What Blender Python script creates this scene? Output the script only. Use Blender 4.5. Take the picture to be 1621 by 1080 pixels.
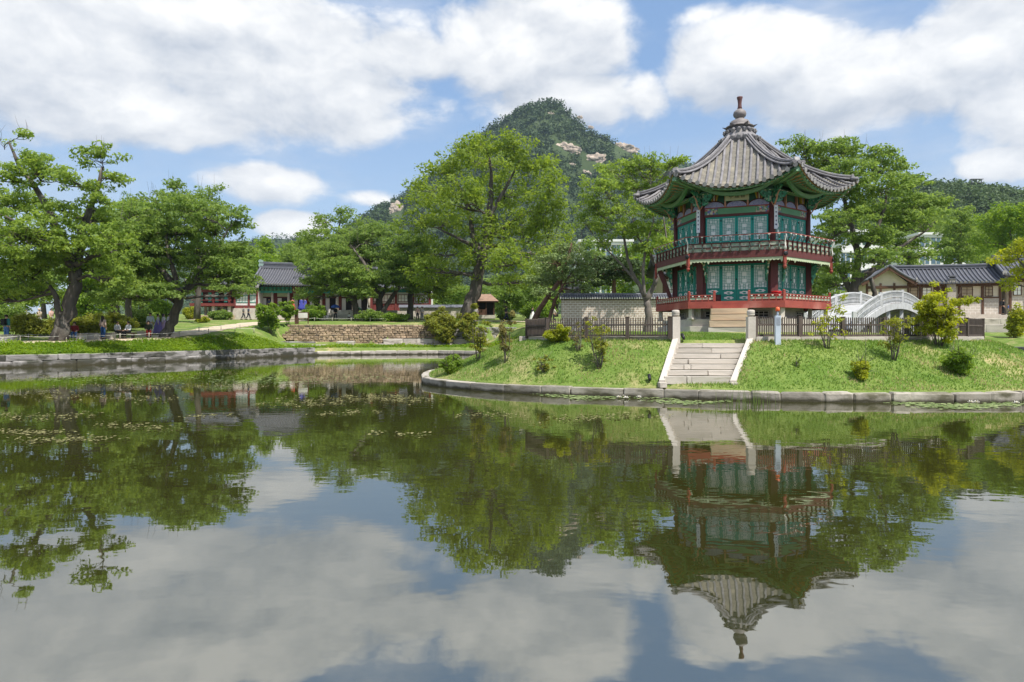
import bpy, bmesh, math, random
import numpy as np
from mathutils import Vector, Matrix
for o in list(bpy.data.objects): bpy.data.objects.remove(o, do_unlink=True)
SC = bpy.context.scene
COL = SC.collection
R = math.radians
# ------------------------------------------------------------------ camera
F = 1621 * 24 / 36.0          # focal length in photo pixels
EYE = 1.9                     # camera height above the pond
HOR = 531.0                   # horizon row in the photo
cam_d = bpy.data.cameras.new('camera'); cam = bpy.data.objects.new('camera', cam_d); COL.objects.link(cam)
cam_d.lens = 24; cam_d.sensor_width = 36; cam_d.sensor_fit = 'HORIZONTAL'
cam.location = (0, 0, EYE); cam.rotation_euler = (R(90), 0, 0)
cam_d.shift_y = -(540 - HOR) / 1621.0
cam_d.clip_start = 0.1; cam_d.clip_end = 6000
SC.camera = cam
# ------------------------------------------------------------------ render look
SC.render.engine = 'CYCLES'
SC.cycles.use_denoising = True
try: SC.cycles.denoiser = 'OPENIMAGEDENOISE'
except Exception: pass
SC.cycles.max_bounces = 8; SC.cycles.diffuse_bounces = 4; SC.cycles.glossy_bounces = 4
SC.cycles.transmission_bounces = 4; SC.cycles.transparent_max_bounces = 8; SC.cycles.volume_bounces = 0
SC.cycles.caustics_reflective = False; SC.cycles.caustics_refractive = False
SC.cycles.sample_clamp_indirect = 6
SC.view_settings.view_transform = 'Standard'; SC.view_settings.look = 'None'
SC.view_settings.gamma = 1.0; SC.view_settings.use_curve_mapping = False
SC.view_settings.exposure = 0.75
# ------------------------------------------------------------------ sun
SUN_EL, SUN_AZ = 58.0, 140.0      # azimuth measured from +Y (view direction) clockwise towards +X
sun_d = bpy.data.lights.new('sun', 'SUN'); sun = bpy.data.objects.new('sun', sun_d); COL.objects.link(sun)
sun_d.energy = 3.7; sun_d.angle = R(0.6); sun_d.color = (1.0, 0.955, 0.88)
_s = Vector((math.sin(R(SUN_AZ)) * math.cos(R(SUN_EL)), math.cos(R(SUN_AZ)) * math.cos(R(SUN_EL)), math.sin(R(SUN_EL))))
sun.rotation_euler = _s.to_track_quat('Z', 'Y').to_euler()
sun.location = _s * 200

def ang(px, py):
    """direction of a photo pixel as azimuth and elevation"""
    x, z = (px - 810.5) / F, (HOR - py) / F
    return math.atan2(x, 1), math.atan2(z, math.hypot(x, 1))

def make_world():
    w = bpy.data.worlds.new('World'); SC.world = w; w.use_nodes = True
    nt = w.node_tree; nt.nodes.clear(); L = nt.links.new
    N = lambda t: nt.nodes.new(t)
    def sock(s, node, idx):
        if isinstance(s, (int, float)): node.inputs[idx].default_value = s
        elif isinstance(s, tuple): node.inputs[idx].default_value = s
        else: L(s, node.inputs[idx])
    def M(op, a, b=0.0, clamp=False):
        n = N('ShaderNodeMath'); n.operation = op; n.use_clamp = clamp; sock(a, n, 0); sock(b, n, 1); return n.outputs[0]
    def VM(op, a, b=None):
        n = N('ShaderNodeVectorMath'); n.operation = op; sock(a, n, 0)
        if b is not None: sock(b, n, 1)
        return n.outputs['Value'] if op in ('LENGTH', 'DOT_PRODUCT') else n.outputs[0]
    def noise(vec, scale, detail, rough=0.55, color=False, lac=2.0):
        n = N('ShaderNodeTexNoise'); n.inputs['Scale'].default_value = scale; n.inputs['Detail'].default_value = detail
        n.inputs['Roughness'].default_value = rough; n.inputs['Lacunarity'].default_value = lac; L(vec, n.inputs['Vector'])
        return n.outputs['Color' if color else 'Fac']
    def ss(x, a, b):
        n = N('ShaderNodeMapRange'); n.interpolation_type = 'SMOOTHSTEP'; sock(x, n, 0)
        n.inputs[1].default_value = a; n.inputs[2].default_value = b; return n.outputs[0]
    def mix(f, a, b):
        n = N('ShaderNodeMix'); n.data_type = 'RGBA'; sock(f, n, 0); sock(a, n, 6); sock(b, n, 7); return n.outputs[2]
    sky = N('ShaderNodeTexSky'); sky.sky_type = 'NISHITA'; sky.sun_disc = False
    sky.sun_elevation = R(SUN_EL); sky.sun_rotation = R(SUN_AZ); sky.altitude = 50; sky.air_density = 1.0; sky.dust_density = 1.2; sky.ozone_density = 2.0
    tc = N('ShaderNodeTexCoord'); sep = N('ShaderNodeSeparateXYZ'); L(tc.outputs['Generated'], sep.inputs[0])
    x, y, z = sep.outputs
    az = M('ARCTAN2', x, y); el = M('ARCSINE', z)
    comb = N('ShaderNodeCombineXYZ'); L(az, comb.inputs[0]); L(M('MULTIPLY', el, 1.6), comb.inputs[1]); ae = comb.outputs[0]
    # billow the cloud outlines
    warp = VM('SUBTRACT', noise(ae, 5.0, 3, color=True), (0.5, 0.5, 0.5))
    wv = VM('MULTIPLY', warp, (0.10, 0.06, 0.0))
    p = VM('ADD', ae, wv)
    def blob(p, px, py, rx, ry, k=1.0):
        a, e = ang(px, py); ra, re = rx / F * math.cos(a) ** 2, 1.6 * ry / F * math.cos(a)
        v = VM('MULTIPLY', VM('SUBTRACT', p, (a, e * 1.6, 0.0)), (1 / ra, 1 / re, 0.0))
        return M('MULTIPLY', M('SUBTRACT', 1.0, VM('LENGTH', v)), k)
    blobs = [(60, 80, 420, 150, 1), (430, 120, 330, 110, 1), (350, 20, 420, 60, .9), (840, 75, 190, 95, 1.1), (880, 150, 150, 75, .9), (1190, 95, 165, 85, 1.15),
             (1330, 135, 220, 80, 1), (1455, 120, 170, 85, 1), (1010, 150, 70, 45, .5), (620, 90, 150, 60, .7), (1560, 70, 170, 120, 1.1), (1640, 160, 170, 90, .9), (430, 292, 110, 40, .8), (455, 358, 60, 24, .9), (570, 318, 60, 18, .6),
             (1590, 262, 120, 35, .7), (300, 226, 36, 20, .5), (1230, 25, 40, 18, .3), (1130, 20, 60, 20, .3), (240, 170, 330, 70, .8)]
    def field_at(v):
        fld = None
        for b in blobs:
            f = blob(v, *b); fld = f if fld is None else M('MAXIMUM', fld, f)
        return fld
    field = field_at(p); f_view = field; f_up = field_at(VM('ADD', p, (0.010, 0.055, 0.0)))
    # sky away from the view carries the same kind of broken cumulus
    n_big = noise(ae, 1.7, 2)
    side = ss(M('ABSOLUTE', az), 0.72, 1.0)
    high = ss(el, 0.47, 0.60)
    gen = M('SUBTRACT', M('MULTIPLY', n_big, 3.2), 1.5)
    out = M('MAXIMUM', side, high)
    n2 = N('ShaderNodeMix'); n2.data_type = 'FLOAT'; L(out, n2.inputs[0]); L(field, n2.inputs[2]); L(gen, n2.inputs[3]); field = n2.outputs[0]
    def detail_at(v):
        a = noise(v, 8.0, 8, 0.58)
        return M('MULTIPLY', M('SUBTRACT', a, 0.5), 2.3)
    d0 = detail_at(p)
    dens = M('ADD', M('MULTIPLY', field, 1.15), M('MULTIPLY', d0, 0.62))
    cov = ss(dens, -0.02, 0.40)
    thin = M('MULTIPLY', ss(noise(VM('MULTIPLY', ae, (1.0, 1.7, 1.0)), 3.2, 5), 0.42, 0.72), 0.5)
    cov = M('MAXIMUM', cov, thin)
    # tops and the side towards the sun are brighter than bases
    up = VM('ADD', p, (0.012, 0.05, 0.0))
    lit = M('ADD', M('MULTIPLY', M('SUBTRACT', d0, detail_at(up)), 1.1), 0.48, True)
    soft = noise(VM('ADD', ae, (3.1, 1.7, 0.0)), 3.5, 4)
    lit = M('MULTIPLY', lit, M('ADD', M('MULTIPLY', soft, 0.9), 0.55), True)
    crest = M('MULTIPLY', M('SUBTRACT', f_view, f_up), 0.6)   # upper edges of each cloud catch the sun, bases stay grey
    lit = M('ADD', M('MULTIPLY', lit, 0.75), M('ADD', crest, 0.12), True)
    K = 10.0
    ccol = mix(lit, (0.30 * K, 0.33 * K, 0.38 * K, 1), (0.59 * K, 0.59 * K, 0.585 * K, 1))
    deep = mix(0.72, sky.outputs[0], (0.145 * K, 0.245 * K, 0.415 * K, 1))
    hz = ss(el, 0.0, 0.42)
    blue = mix(hz, (0.27 * K, 0.35 * K, 0.45 * K, 1), deep)
    blue = mix(0.25, blue, sky.outputs[0])
    colr = mix(cov, blue, ccol)
    bg = N('ShaderNodeBackground'); L(colr, bg.inputs[0]); bg.inputs[1].default_value = 0.112
    o = N('ShaderNodeOutputWorld'); L(bg.outputs[0], o.inputs[0])
    try: w.cycles.sampling_method = 'MANUAL'; w.cycles.sample_map_resolution = 1024
    except Exception: pass
make_world()

# ------------------------------------------------------------------ helpers
def W(px, py, D):
    """world point seen at a photo pixel, at a distance D along the view direction"""
    return Vector(((px - 810.5) / F * D, D, EYE - (py - HOR) / F * D))
def X_at(px, D): return (px - 810.5) / F * D
def Z_at(py, D): return EYE - (py - HOR) / F * D
def tag(o, label=None, cat=None, group=None, kind=None):
    if label: o['label'] = label
    if cat: o['category'] = cat
    if group: o['group'] = group
    if kind or cat: o['kind'] = kind or 'thing'
    return o
def empty(name, loc=(0, 0, 0), rz=0.0, label=None, cat=None, group=None):
    o = bpy.data.objects.new(name, None); COL.objects.link(o); o.location = loc; o.rotation_euler = (0, 0, rz)
    o.empty_display_size = 0.3
    return tag(o, label, cat, group)
def link(name, me, parent=None, loc=None, rz=None, mat=None):
    o = bpy.data.objects.new(name, me); COL.objects.link(o)
    if parent is not None: o.parent = parent
    if loc is not None: o.location = loc
    if rz is not None: o.rotation_euler = (0, 0, rz)
    return o
def copy_tree(o, parent=None):
    c = o.copy(); COL.objects.link(c); c.parent = parent
    for ch in list(o.children): copy_tree(ch, c)
    return c
def mesh_np(name, V, Q, mat=None, smooth=False, attr=None):
    """mesh from vertex array and one array of faces with equal corner count"""
    V = np.asarray(V, dtype=np.float32); Q = np.asarray(Q, dtype=np.int32)
    me = bpy.data.meshes.new(name); n, k = Q.shape
    me.vertices.add(len(V)); me.vertices.foreach_set('co', V.ravel())
    me.loops.add(n * k); me.loops.foreach_set('vertex_index', Q.ravel())
    me.polygons.add(n); me.polygons.foreach_set('loop_start', np.arange(0, n * k, k, dtype=np.int32))
    try: me.polygons.foreach_set('loop_total', np.full(n, k, dtype=np.int32))
    except Exception: pass
    if smooth: me.polygons.foreach_set('use_smooth', np.ones(n, dtype=bool))
    if attr is not None:
        for an, av in attr.items():
            a = me.attributes.new(an, 'FLOAT', 'FACE'); a.data.foreach_set('value', np.asarray(av, dtype=np.float32))
    me.update(calc_edges=True)
    if mat: me.materials.append(mat)
    return me
class MB:
    """collects shapes for one mesh part"""
    def __init__(s): s.v = []; s.f = []; s.sm = []
    def add(s, vs, fs, smooth=False):
        b = len(s.v); s.v.extend([tuple(v) for v in vs]); s.f.extend([tuple(b + i for i in f) for f in fs]); s.sm.extend([smooth] * len(fs)); return s
    def box(s, c, d, rz=0.0, rx=0.0, ry=0.0):
        m = Matrix.Translation(Vector(c)) @ Matrix.Rotation(rz, 4, 'Z') @ Matrix.Rotation(rx, 4, 'X') @ Matrix.Rotation(ry, 4, 'Y')
        vs = [m @ Vector((x * d[0] / 2, y * d[1] / 2, z * d[2] / 2)) for x in (-1, 1) for y in (-1, 1) for z in (-1, 1)]
        return s.add(vs, [(0, 1, 3, 2), (4, 6, 7, 5), (0, 4, 5, 1), (2, 3, 7, 6), (0, 2, 6, 4), (1, 5, 7, 3)])
    def b2(s, x0, x1, y0, y1, z0, z1): return s.box(((x0 + x1) / 2, (y0 + y1) / 2, (z0 + z1) / 2), (abs(x1 - x0), abs(y1 - y0), abs(z1 - z0)))
    def beam(s, a, b, w, h):
        a, b = Vector(a), Vector(b); d = b - a; l = d.length
        if l < 1e-6: return s
        d.normalize(); up = Vector((0, 0, 1))
        if abs(d.z) > 0.95: up = Vector((0, 1, 0))
        sd = d.cross(up).normalized(); u2 = sd.cross(d).normalized()
        vs = [p + sd * (i * w / 2) + u2 * (j * h / 2) for p in (a, b) for i in (-1, 1) for j in (-1, 1)]
        return s.add(vs, [(0, 1, 3, 2), (4, 6, 7, 5), (0, 4, 5, 1), (2, 3, 7, 6), (0, 2, 6, 4), (1, 5, 7, 3)])
    def tube(s, path, rad, n=8, caps=True, smooth=True):
        path = [Vector(p) for p in path]
        if isinstance(rad, (int, float)): rad = [rad] * len(path)
        vs = []; prev = None
        for i, p in enumerate(path):
            d = (path[min(i + 1, len(path) - 1)] - path[max(i - 1, 0)])
            d = d.normalized() if d.length > 1e-9 else Vector((0, 0, 1))
            ref = prev if prev is not None else (Vector((1, 0, 0)) if abs(d.x) < 0.9 else Vector((0, 1, 0)))
            a = (ref - d * ref.dot(d)).normalized(); b = d.cross(a); prev = a
            for k in range(n):
                t = 2 * math.pi * k / n; vs.append(p + (a * math.cos(t) + b * math.sin(t)) * rad[i])
        fs = []
        for i in range(len(path) - 1):
            for k in range(n): fs.append((i * n + k, i * n + (k + 1) % n, (i + 1) * n + (k + 1) % n, (i + 1) * n + k))
        s.add(vs, fs, smooth)
        if caps:
            b = len(s.v) - len(vs); s.f.append(tuple(b + k for k in reversed(range(n)))); s.f.append(tuple(b + len(vs) - n + k for k in range(n))); s.sm += [False, False]
        return s
    def lathe(s, prof, n=16, c=(0, 0, 0), smooth=True):
        vs = [(c[0] + r * math.cos(2 * math.pi * k / n), c[1] + r * math.sin(2 * math.pi * k / n), c[2] + z) for r, z in prof for k in range(n)]
        fs = [(i * n + k, i * n + (k + 1) % n, (i + 1) * n + (k + 1) % n, (i + 1) * n + k) for i in range(len(prof) - 1) for k in range(n)]
        fs.append(tuple(reversed(range(n)))); fs.append(tuple((len(prof) - 1) * n + k for k in range(n)))
        b = len(s.v); s.v.extend(vs); s.f.extend([tuple(b + i for i in f) for f in fs]); s.sm.extend([smooth] * (len(fs) - 2) + [False, False]); return s
    def prism(s, poly, axis, a, b):
        """extrude a 2D polygon: axis 'y' -> poly in (x,z), 'z' -> (x,y), 'x' -> (y,z)"""
        def P(u, v, w): return (u, w, v) if axis == 'y' else ((u, v, w) if axis == 'z' else (w, u, v))
        n = len(poly); vs = [P(u, v, a) for u, v in poly] + [P(u, v, b) for u, v in poly]
        fs = [tuple(range(n)), tuple(n + k for k in reversed(range(n)))] + [(k, n + k, n + (k + 1) % n, (k + 1) % n) for k in range(n)]
        return s.add(vs, fs)
    def grid(s, fn, nu, nv, smooth=True):
        vs = [fn(i / nu, j / nv) for i in range(nu + 1) for j in range(nv + 1)]
        fs = [(i * (nv + 1) + j, (i + 1) * (nv + 1) + j, (i + 1) * (nv + 1) + j + 1, i * (nv + 1) + j + 1) for i in range(nu) for j in range(nv)]
        return s.add(vs, fs, smooth)
    def mesh(s, name, mat):
        me = bpy.data.meshes.new(name); me.from_pydata(s.v, [], s.f)
        me.polygons.foreach_set('use_smooth', s.sm)
        bm = bmesh.new(); bm.from_mesh(me); bmesh.ops.recalc_face_normals(bm, faces=bm.faces); bm.to_mesh(me); bm.free()
        if mat: me.materials.append(mat)
        return me
    def build(s, name, mat, parent=None, **k): return link(name, s.mesh(name, mat), parent, **k)

# ------------------------------------------------------------------ materials
MATS = {}
def lin(h):
    h = h.lstrip('#'); o = []
    for i in (0, 2, 4):
        c = int(h[i:i + 2], 16) / 255; o.append(c / 12.92 if c <= 0.04045 else ((c + 0.055) / 1.055) ** 2.4)
    return tuple(o)
def mat(name, a, b=None, rough=0.7, scale=3.0, detail=5, bump=0.0, bscale=None, objrand=0.0, spec=0.3, stretch=(1, 1, 1), c=None, cfac=(0.55, 0.7), cscale=0.8, metal=0.0, coords='Object', wet=0.0):
    """procedural surface: two colours mixed by noise, an optional third as stains, fine bump, per-piece variation"""
    m = bpy.data.materials.new(name); m.use_nodes = True; nt = m.node_tree; nt.nodes.clear(); L = nt.links.new; N = nt.nodes.new
    p = N('ShaderNodeBsdfPrincipled'); o = N('ShaderNodeOutputMaterial'); L(p.outputs[0], o.inputs[0])
    p.inputs['Roughness'].default_value = rough; p.inputs['Specular IOR Level'].default_value = spec; p.inputs['Metallic'].default_value = metal
    tc = N('ShaderNodeTexCoord'); mp = N('ShaderNodeMapping'); mp.inputs['Scale'].default_value = stretch; L(tc.outputs[coords], mp.inputs[0])
    vec = mp.outputs[0]
    if objrand:
        oi = N('ShaderNodeObjectInfo'); ad = N('ShaderNodeVectorMath'); ad.operation = 'ADD'
        cb = N('ShaderNodeMath'); cb.operation = 'MULTIPLY'; cb.inputs[1].default_value = 37.0; L(oi.outputs['Random'], cb.inputs[0])
        L(vec, ad.inputs[0]); L(cb.outputs[0], ad.inputs[1]); vec = ad.outputs[0]
    n = N('ShaderNodeTexNoise'); n.inputs['Scale'].default_value = scale; n.inputs['Detail'].default_value = detail; n.inputs['Roughness'].default_value = 0.6; L(vec, n.inputs['Vector'])
    mr = N('ShaderNodeMapRange'); mr.inputs[1].default_value = 0.32; mr.inputs[2].default_value = 0.68; L(n.outputs['Fac'], mr.inputs[0])
    b = b or tuple(x * 0.72 for x in a)
    mx = N('ShaderNodeMix'); mx.data_type = 'RGBA'; L(mr.outputs[0], mx.inputs[0]); mx.inputs[6].default_value = (*a, 1); mx.inputs[7].default_value = (*b, 1)
    col = mx.outputs[2]
    if c:
        n3 = N('ShaderNodeTexNoise'); n3.inputs['Scale'].default_value = cscale; n3.inputs['Detail'].default_value = 6; L(vec, n3.inputs['Vector'])
        m3 = N('ShaderNodeMapRange'); m3.inputs[1].default_value = cfac[0]; m3.inputs[2].default_value = cfac[1]; L(n3.outputs['Fac'], m3.inputs[0])
        x3 = N('ShaderNodeMix'); x3.data_type = 'RGBA'; L(m3.outputs[0], x3.inputs[0]); L(col, x3.inputs[6]); x3.inputs[7].default_value = (*c, 1); col = x3.outputs[2]
    if objrand:
        hs = N('ShaderNodeHueSaturation'); L(col, hs.inputs['Color']); v = N('ShaderNodeMapRange'); v.inputs[3].default_value = 1 - objrand; v.inputs[4].default_value = 1 + objrand
        L(oi.outputs['Random'], v.inputs[0]); L(v.outputs[0], hs.inputs['Value']); col = hs.outputs[0]
    if wet:   # damp, algae-dark band where the stone meets the pond
        ge = N('ShaderNodeNewGeometry'); sx = N('ShaderNodeSeparateXYZ'); L(ge.outputs['Position'], sx.inputs[0]); nw = N('ShaderNodeTexNoise'); nw.inputs['Scale'].default_value = 2.3; nw.inputs['Detail'].default_value = 4; L(ge.outputs['Position'], nw.inputs['Vector'])
        aw = N('ShaderNodeMath'); aw.operation = 'MULTIPLY_ADD'; L(nw.outputs['Fac'], aw.inputs[0]); aw.inputs[1].default_value = -wet * 1.6; L(sx.outputs[2], aw.inputs[2])
        mw = N('ShaderNodeMapRange'); mw.inputs[1].default_value = -wet * .5; mw.inputs[2].default_value = wet * .15; mw.inputs[3].default_value = 1; mw.inputs[4].default_value = 0; L(aw.outputs[0], mw.inputs[0])
        xw = N('ShaderNodeMix'); xw.data_type = 'RGBA'; L(mw.outputs[0], xw.inputs[0]); L(col, xw.inputs[6]); xw.inputs[7].default_value = (0.055, 0.05, 0.03, 1); col = xw.outputs[2]
    L(col, p.inputs['Base Color'])
    if bump:
        nb = N('ShaderNodeTexNoise'); nb.inputs['Scale'].default_value = bscale or scale * 4; nb.inputs['Detail'].default_value = 4; L(vec, nb.inputs['Vector'])
        bp = N('ShaderNodeBump'); bp.inputs['Strength'].default_value = min(1.0, bump); bp.inputs['Distance'].default_value = 0.02; L(nb.outputs['Fac'], bp.inputs['Height']); L(bp.outputs[0], p.inputs['Normal'])
    MATS[name] = m; return m
def leafmat(name, a, b, c=None, trans=0.55, rough=0.55, spec=0.25):
    """leaf colour varies leaf by leaf (attribute tint); light also passes through the blade"""
    m = bpy.data.materials.new(name); m.use_nodes = True; nt = m.node_tree; nt.nodes.clear(); L = nt.links.new; N = nt.nodes.new
    at = N('ShaderNodeAttribute'); at.attribute_name = 'tint'
    cr = N('ShaderNodeValToRGB'); L(at.outputs['Fac'], cr.inputs[0]); cr.color_ramp.elements[0].color = (*a, 1); cr.color_ramp.elements[1].color = (*b, 1)
    if c: e = cr.color_ramp.elements.new(0.97); e.color = (*b, 1); cr.color_ramp.elements[-1].color = (*c, 1)
    p = N('ShaderNodeBsdfPrincipled'); p.inputs['Roughness'].default_value = rough; p.inputs['Specular IOR Level'].default_value = spec; L(cr.outputs[0], p.inputs['Base Color'])
    t = N('ShaderNodeBsdfTranslucent'); hs = N('ShaderNodeHueSaturation'); hs.inputs['Hue'].default_value = 0.485; hs.inputs['Saturation'].default_value = 1.1; hs.inputs['Value'].default_value = 1.45; L(cr.outputs[0], hs.inputs['Color']); L(hs.outputs[0], t.inputs[0])
    mx = N('ShaderNodeMixShader'); mx.inputs[0].default_value = trans; L(p.outputs[0], mx.inputs[1]); L(t.outputs[0], mx.inputs[2])
    o = N('ShaderNodeOutputMaterial'); L(mx.outputs[0], o.inputs[0]); MATS[name] = m; return m
# ------------------------------------------------------------------ palette
rng = np.random.default_rng(7); random.seed(11)
granite = mat('granite', (0.50, 0.455, 0.40), (0.36, 0.325, 0.285), rough=0.85, scale=2.2, bump=0.5, bscale=14, objrand=0.16, c=(0.17, 0.155, 0.13), cfac=(0.58, 0.72), cscale=1.1, wet=0.2)
kerb_m = mat('kerb_granite', (0.44, 0.40, 0.345), (0.31, 0.28, 0.235), rough=0.9, scale=2.0, bump=0.6, bscale=12, objrand=0.2, c=(0.13, 0.12, 0.08), cfac=(0.52, 0.66), cscale=1.3, wet=0.14)
step_m = mat('step_granite', (0.56, 0.51, 0.45), (0.44, 0.40, 0.345), rough=0.85, scale=1.6, bump=0.35, bscale=16, objrand=0.1, c=(0.33, 0.30, 0.22), cfac=(0.62, 0.72), cscale=1.5)
sandst = mat('rubble_stone', (0.40, 0.30, 0.20), (0.26, 0.19, 0.13), rough=0.92, scale=2.5, bump=0.7, bscale=9, objrand=0.38, c=(0.13, 0.105, 0.085), cfac=(0.56, 0.66), cscale=0.8)
warmgr = mat('warm_granite', (0.55, 0.42, 0.28), (0.40, 0.31, 0.22), rough=0.85, scale=1.5, bump=0.3, objrand=0.1)
bankgr = mat('bank_granite', (0.36, 0.34, 0.325), (0.22, 0.205, 0.20), rough=0.9, scale=1.7, bump=0.6, bscale=10, objrand=0.26, c=(0.07, 0.07, 0.055), cfac=(0.47, 0.60), cscale=1.1, wet=0.3)
sand = mat('sand_path_earth', (0.55, 0.46, 0.34), (0.45, 0.37, 0.27), rough=0.95, scale=1.2, bump=0.4, bscale=20)
bark = mat('bark', (0.13, 0.11, 0.095), (0.055, 0.046, 0.04), rough=0.95, scale=2.5, bump=1.0, bscale=9, stretch=(1, 1, 0.3), c=(0.24, 0.22, 0.19), cfac=(0.56, 0.72), cscale=1.4)
bark_grey = mat('grey_bark', (0.20, 0.175, 0.15), (0.10, 0.085, 0.072), rough=0.95, scale=3, bump=0.9, bscale=10, stretch=(1, 1, 0.3))
bark_red = mat('red_pine_bark', (0.20, 0.115, 0.075), (0.10, 0.06, 0.045), rough=0.95, scale=3, bump=0.9, bscale=10, stretch=(1, 1, 0.3))

def grass_ground():
    m = bpy.data.materials.new('lawn_grass'); m.use_nodes = True; nt = m.node_tree; nt.nodes.clear(); L = nt.links.new; N = nt.nodes.new
    p = N('ShaderNodeBsdfPrincipled'); p.inputs['Roughness'].default_value = 0.95; p.inputs['Specular IOR Level'].default_value = 0.1
    o = N('ShaderNodeOutputMaterial'); L(p.outputs[0], o.inputs[0]); tc = N('ShaderNodeTexCoord')
    def noise(s, d, r=0.6):
        n = N('ShaderNodeTexNoise'); n.inputs['Scale'].default_value = s; n.inputs['Detail'].default_value = d; n.inputs['Roughness'].default_value = r; L(tc.outputs['Object'], n.inputs['Vector']); return n.outputs['Fac']
    def mr(x, a, b):
        n = N('ShaderNodeMapRange'); n.inputs[1].default_value = a; n.inputs[2].default_value = b; L(x, n.inputs[0]); return n.outputs[0]
    def mix(f, a, b):
        n = N('ShaderNodeMix'); n.data_type = 'RGBA'; L(f, n.inputs[0])
        for i, c in ((6, a), (7, b)):
            if isinstance(c, tuple): n.inputs[i].default_value = (*c, 1)
            else: L(c, n.inputs[i])
        return n.outputs[2]
    g = mix(mr(noise(0.9, 6), 0.38, 0.62), (0.11, 0.195, 0.035), (0.24, 0.30, 0.085))
    g = mix(mr(noise(11, 5), 0.3, 0.75), g, (0.11, 0.165, 0.03))
    g = mix(mr(noise(0.42, 7, 0.68), 0.52, 0.66), g, (0.40, 0.34, 0.17))
    L(g, p.inputs['Base Color'])
    b = N('ShaderNodeBump'); b.inputs['Strength'].default_value = 0.9; b.inputs['Distance'].default_value = 0.05; L(noise(16, 6), b.inputs['Height']); L(b.outputs[0], p.inputs['Normal'])
    return m
lawn = grass_ground()
woodland = mat('woodland_floor', (0.14, 0.17, 0.045), (0.22, 0.21, 0.08), rough=0.95, scale=0.35, bump=0.6, bscale=5, c=(0.07, 0.09, 0.025), cfac=(0.5, 0.62), cscale=0.15)

# ------------------------------------------------------------------ pond water
def water_mat():
    m = bpy.data.materials.new('pond_water'); m.use_nodes = True; nt = m.node_tree; nt.nodes.clear(); L = nt.links.new; N = nt.nodes.new
    p = N('ShaderNodeBsdfPrincipled'); o = N('ShaderNodeOutputMaterial'); L(p.outputs[0], o.inputs[0])
    p.inputs['Base Color'].default_value = (0.028, 0.029, 0.007, 1); p.inputs['Roughness'].default_value = 0.015; p.inputs['IOR'].default_value = 3.7; p.inputs['Specular IOR Level'].default_value = 0.5
    tc = N('ShaderNodeTexCoord')
    def noise(s, d, sc=(1, 1, 1)):
        mp = N('ShaderNodeMapping'); mp.inputs['Scale'].default_value = sc; L(tc.outputs['Object'], mp.inputs[0])
        n = N('ShaderNodeTexNoise'); n.inputs['Scale'].default_value = s; n.inputs['Detail'].default_value = d; n.inputs['Roughness'].default_value = 0.5; L(mp.outputs[0], n.inputs['Vector']); return n.outputs['Fac']
    def math_(op, a, b):
        n = N('ShaderNodeMath'); n.operation = op
        for i, v in enumerate((a, b)):
            if isinstance(v, (int, float)): n.inputs[i].default_value = v
            else: L(v, n.inputs[i])
        return n.outputs[0]
    h = math_('ADD', noise(2.6, 2, (0.8, 1.2, 1)), math_('MULTIPLY', noise(0.55, 2), 1.6))
    breeze = N('ShaderNodeMapRange'); breeze.inputs[1].default_value = 0.42; breeze.inputs[2].default_value = 0.66; breeze.inputs[3].default_value = 0.25; breeze.inputs[4].default_value = 1.0
    L(noise(0.075, 2, (0.55, 1.3, 1)), breeze.inputs[0])
    b = N('ShaderNodeBump'); b.inputs['Distance'].default_value = 0.0036; L(breeze.outputs[0], b.inputs['Strength']); L(h, b.inputs['Height']); L(b.outputs[0], p.inputs['Normal'])
    return m
wm = MB(); wm.add([(-150, -25, 0), (170, -25, 0), (170, 110, 0), (-150, 110, 0)], [(0, 1, 2, 3)])
tag(wm.build('pond_water', water_mat()), kind='structure')
bed = MB(); bed.add([(-150, -25, -1.3), (170, -25, -1.3), (170, 110, -1.3), (-150, 110, -1.3)], [(0, 1, 2, 3)])

# ------------------------------------------------------------------ far banks and ground
SH_PX = [-3000, -1500, -800, -400, 0, 150, 300, 400, 450, 500, 560, 690, 760, 860, 1000, 1300, 1475, 1621, 2000, 2600, 5000]
SH_D = [9, 16, 24, 31, 40.0, 44.5, 51.0, 57.5, 62.0, 65.0, 66.5, 68.5, 66, 57, 53, 53, 53, 48, 38, 28, 12]
WALL_Y = 71.0
def shore(px): return np.interp(px, SH_PX, SH_D)
def sm(t): t = np.clip(t, 0, 1); return t * t * (3 - 2 * t)
def gz(x, y):
    """ground height of the far banks"""
    y = np.maximum(y, 1e-3); px = 810.5 + F * x / y; S = shore(px); d = y - S
    base = np.interp(y, [0, 40, 46, 52, 60, 70, 80, 95, 110, 200, 400, 900, 3000], [1.4, 1.42, 1.5, 1.7, 2.3, 2.95, 3.55, 4.2, 4.8, 8, 14, 30, 60])
    zw = np.interp(px, [-800, 0, 300, 480, 1000, 1621], [0.75, 0.74, 0.74, 0.72, 0.8, 1.0])
    z = zw + (base - zw) * sm(d / 3.2)
    w = sm((px - 385) / 70) * (1 - sm((px - 760) / 80)); k = 5.5 * (1 - sm((px - 415) / 45)) + 0.02
    lowz = 0.62 + 0.12 * np.clip(d, 0, 5); zt = lowz + (np.maximum(base, 2.95) - lowz) * sm((y - WALL_Y + k) / k)
    return z * (1 - w) + zt * w
def gz1(x, y): return float(gz(np.array([x], float), np.array([y], float))[0])
pxs = np.concatenate([np.linspace(-3000, -300, 28)[:-1], np.linspace(-300, 1900, 190), np.linspace(1900, 5000, 28)[1:]])
offs = np.concatenate([np.arange(0, 6.01, 0.4), [7, 8.5, 10, 12, 14, 17, 20, 24, 29, 36, 45, 60, 85, 130, 220, 400, 800, 1500, 2600]])
V = []
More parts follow.
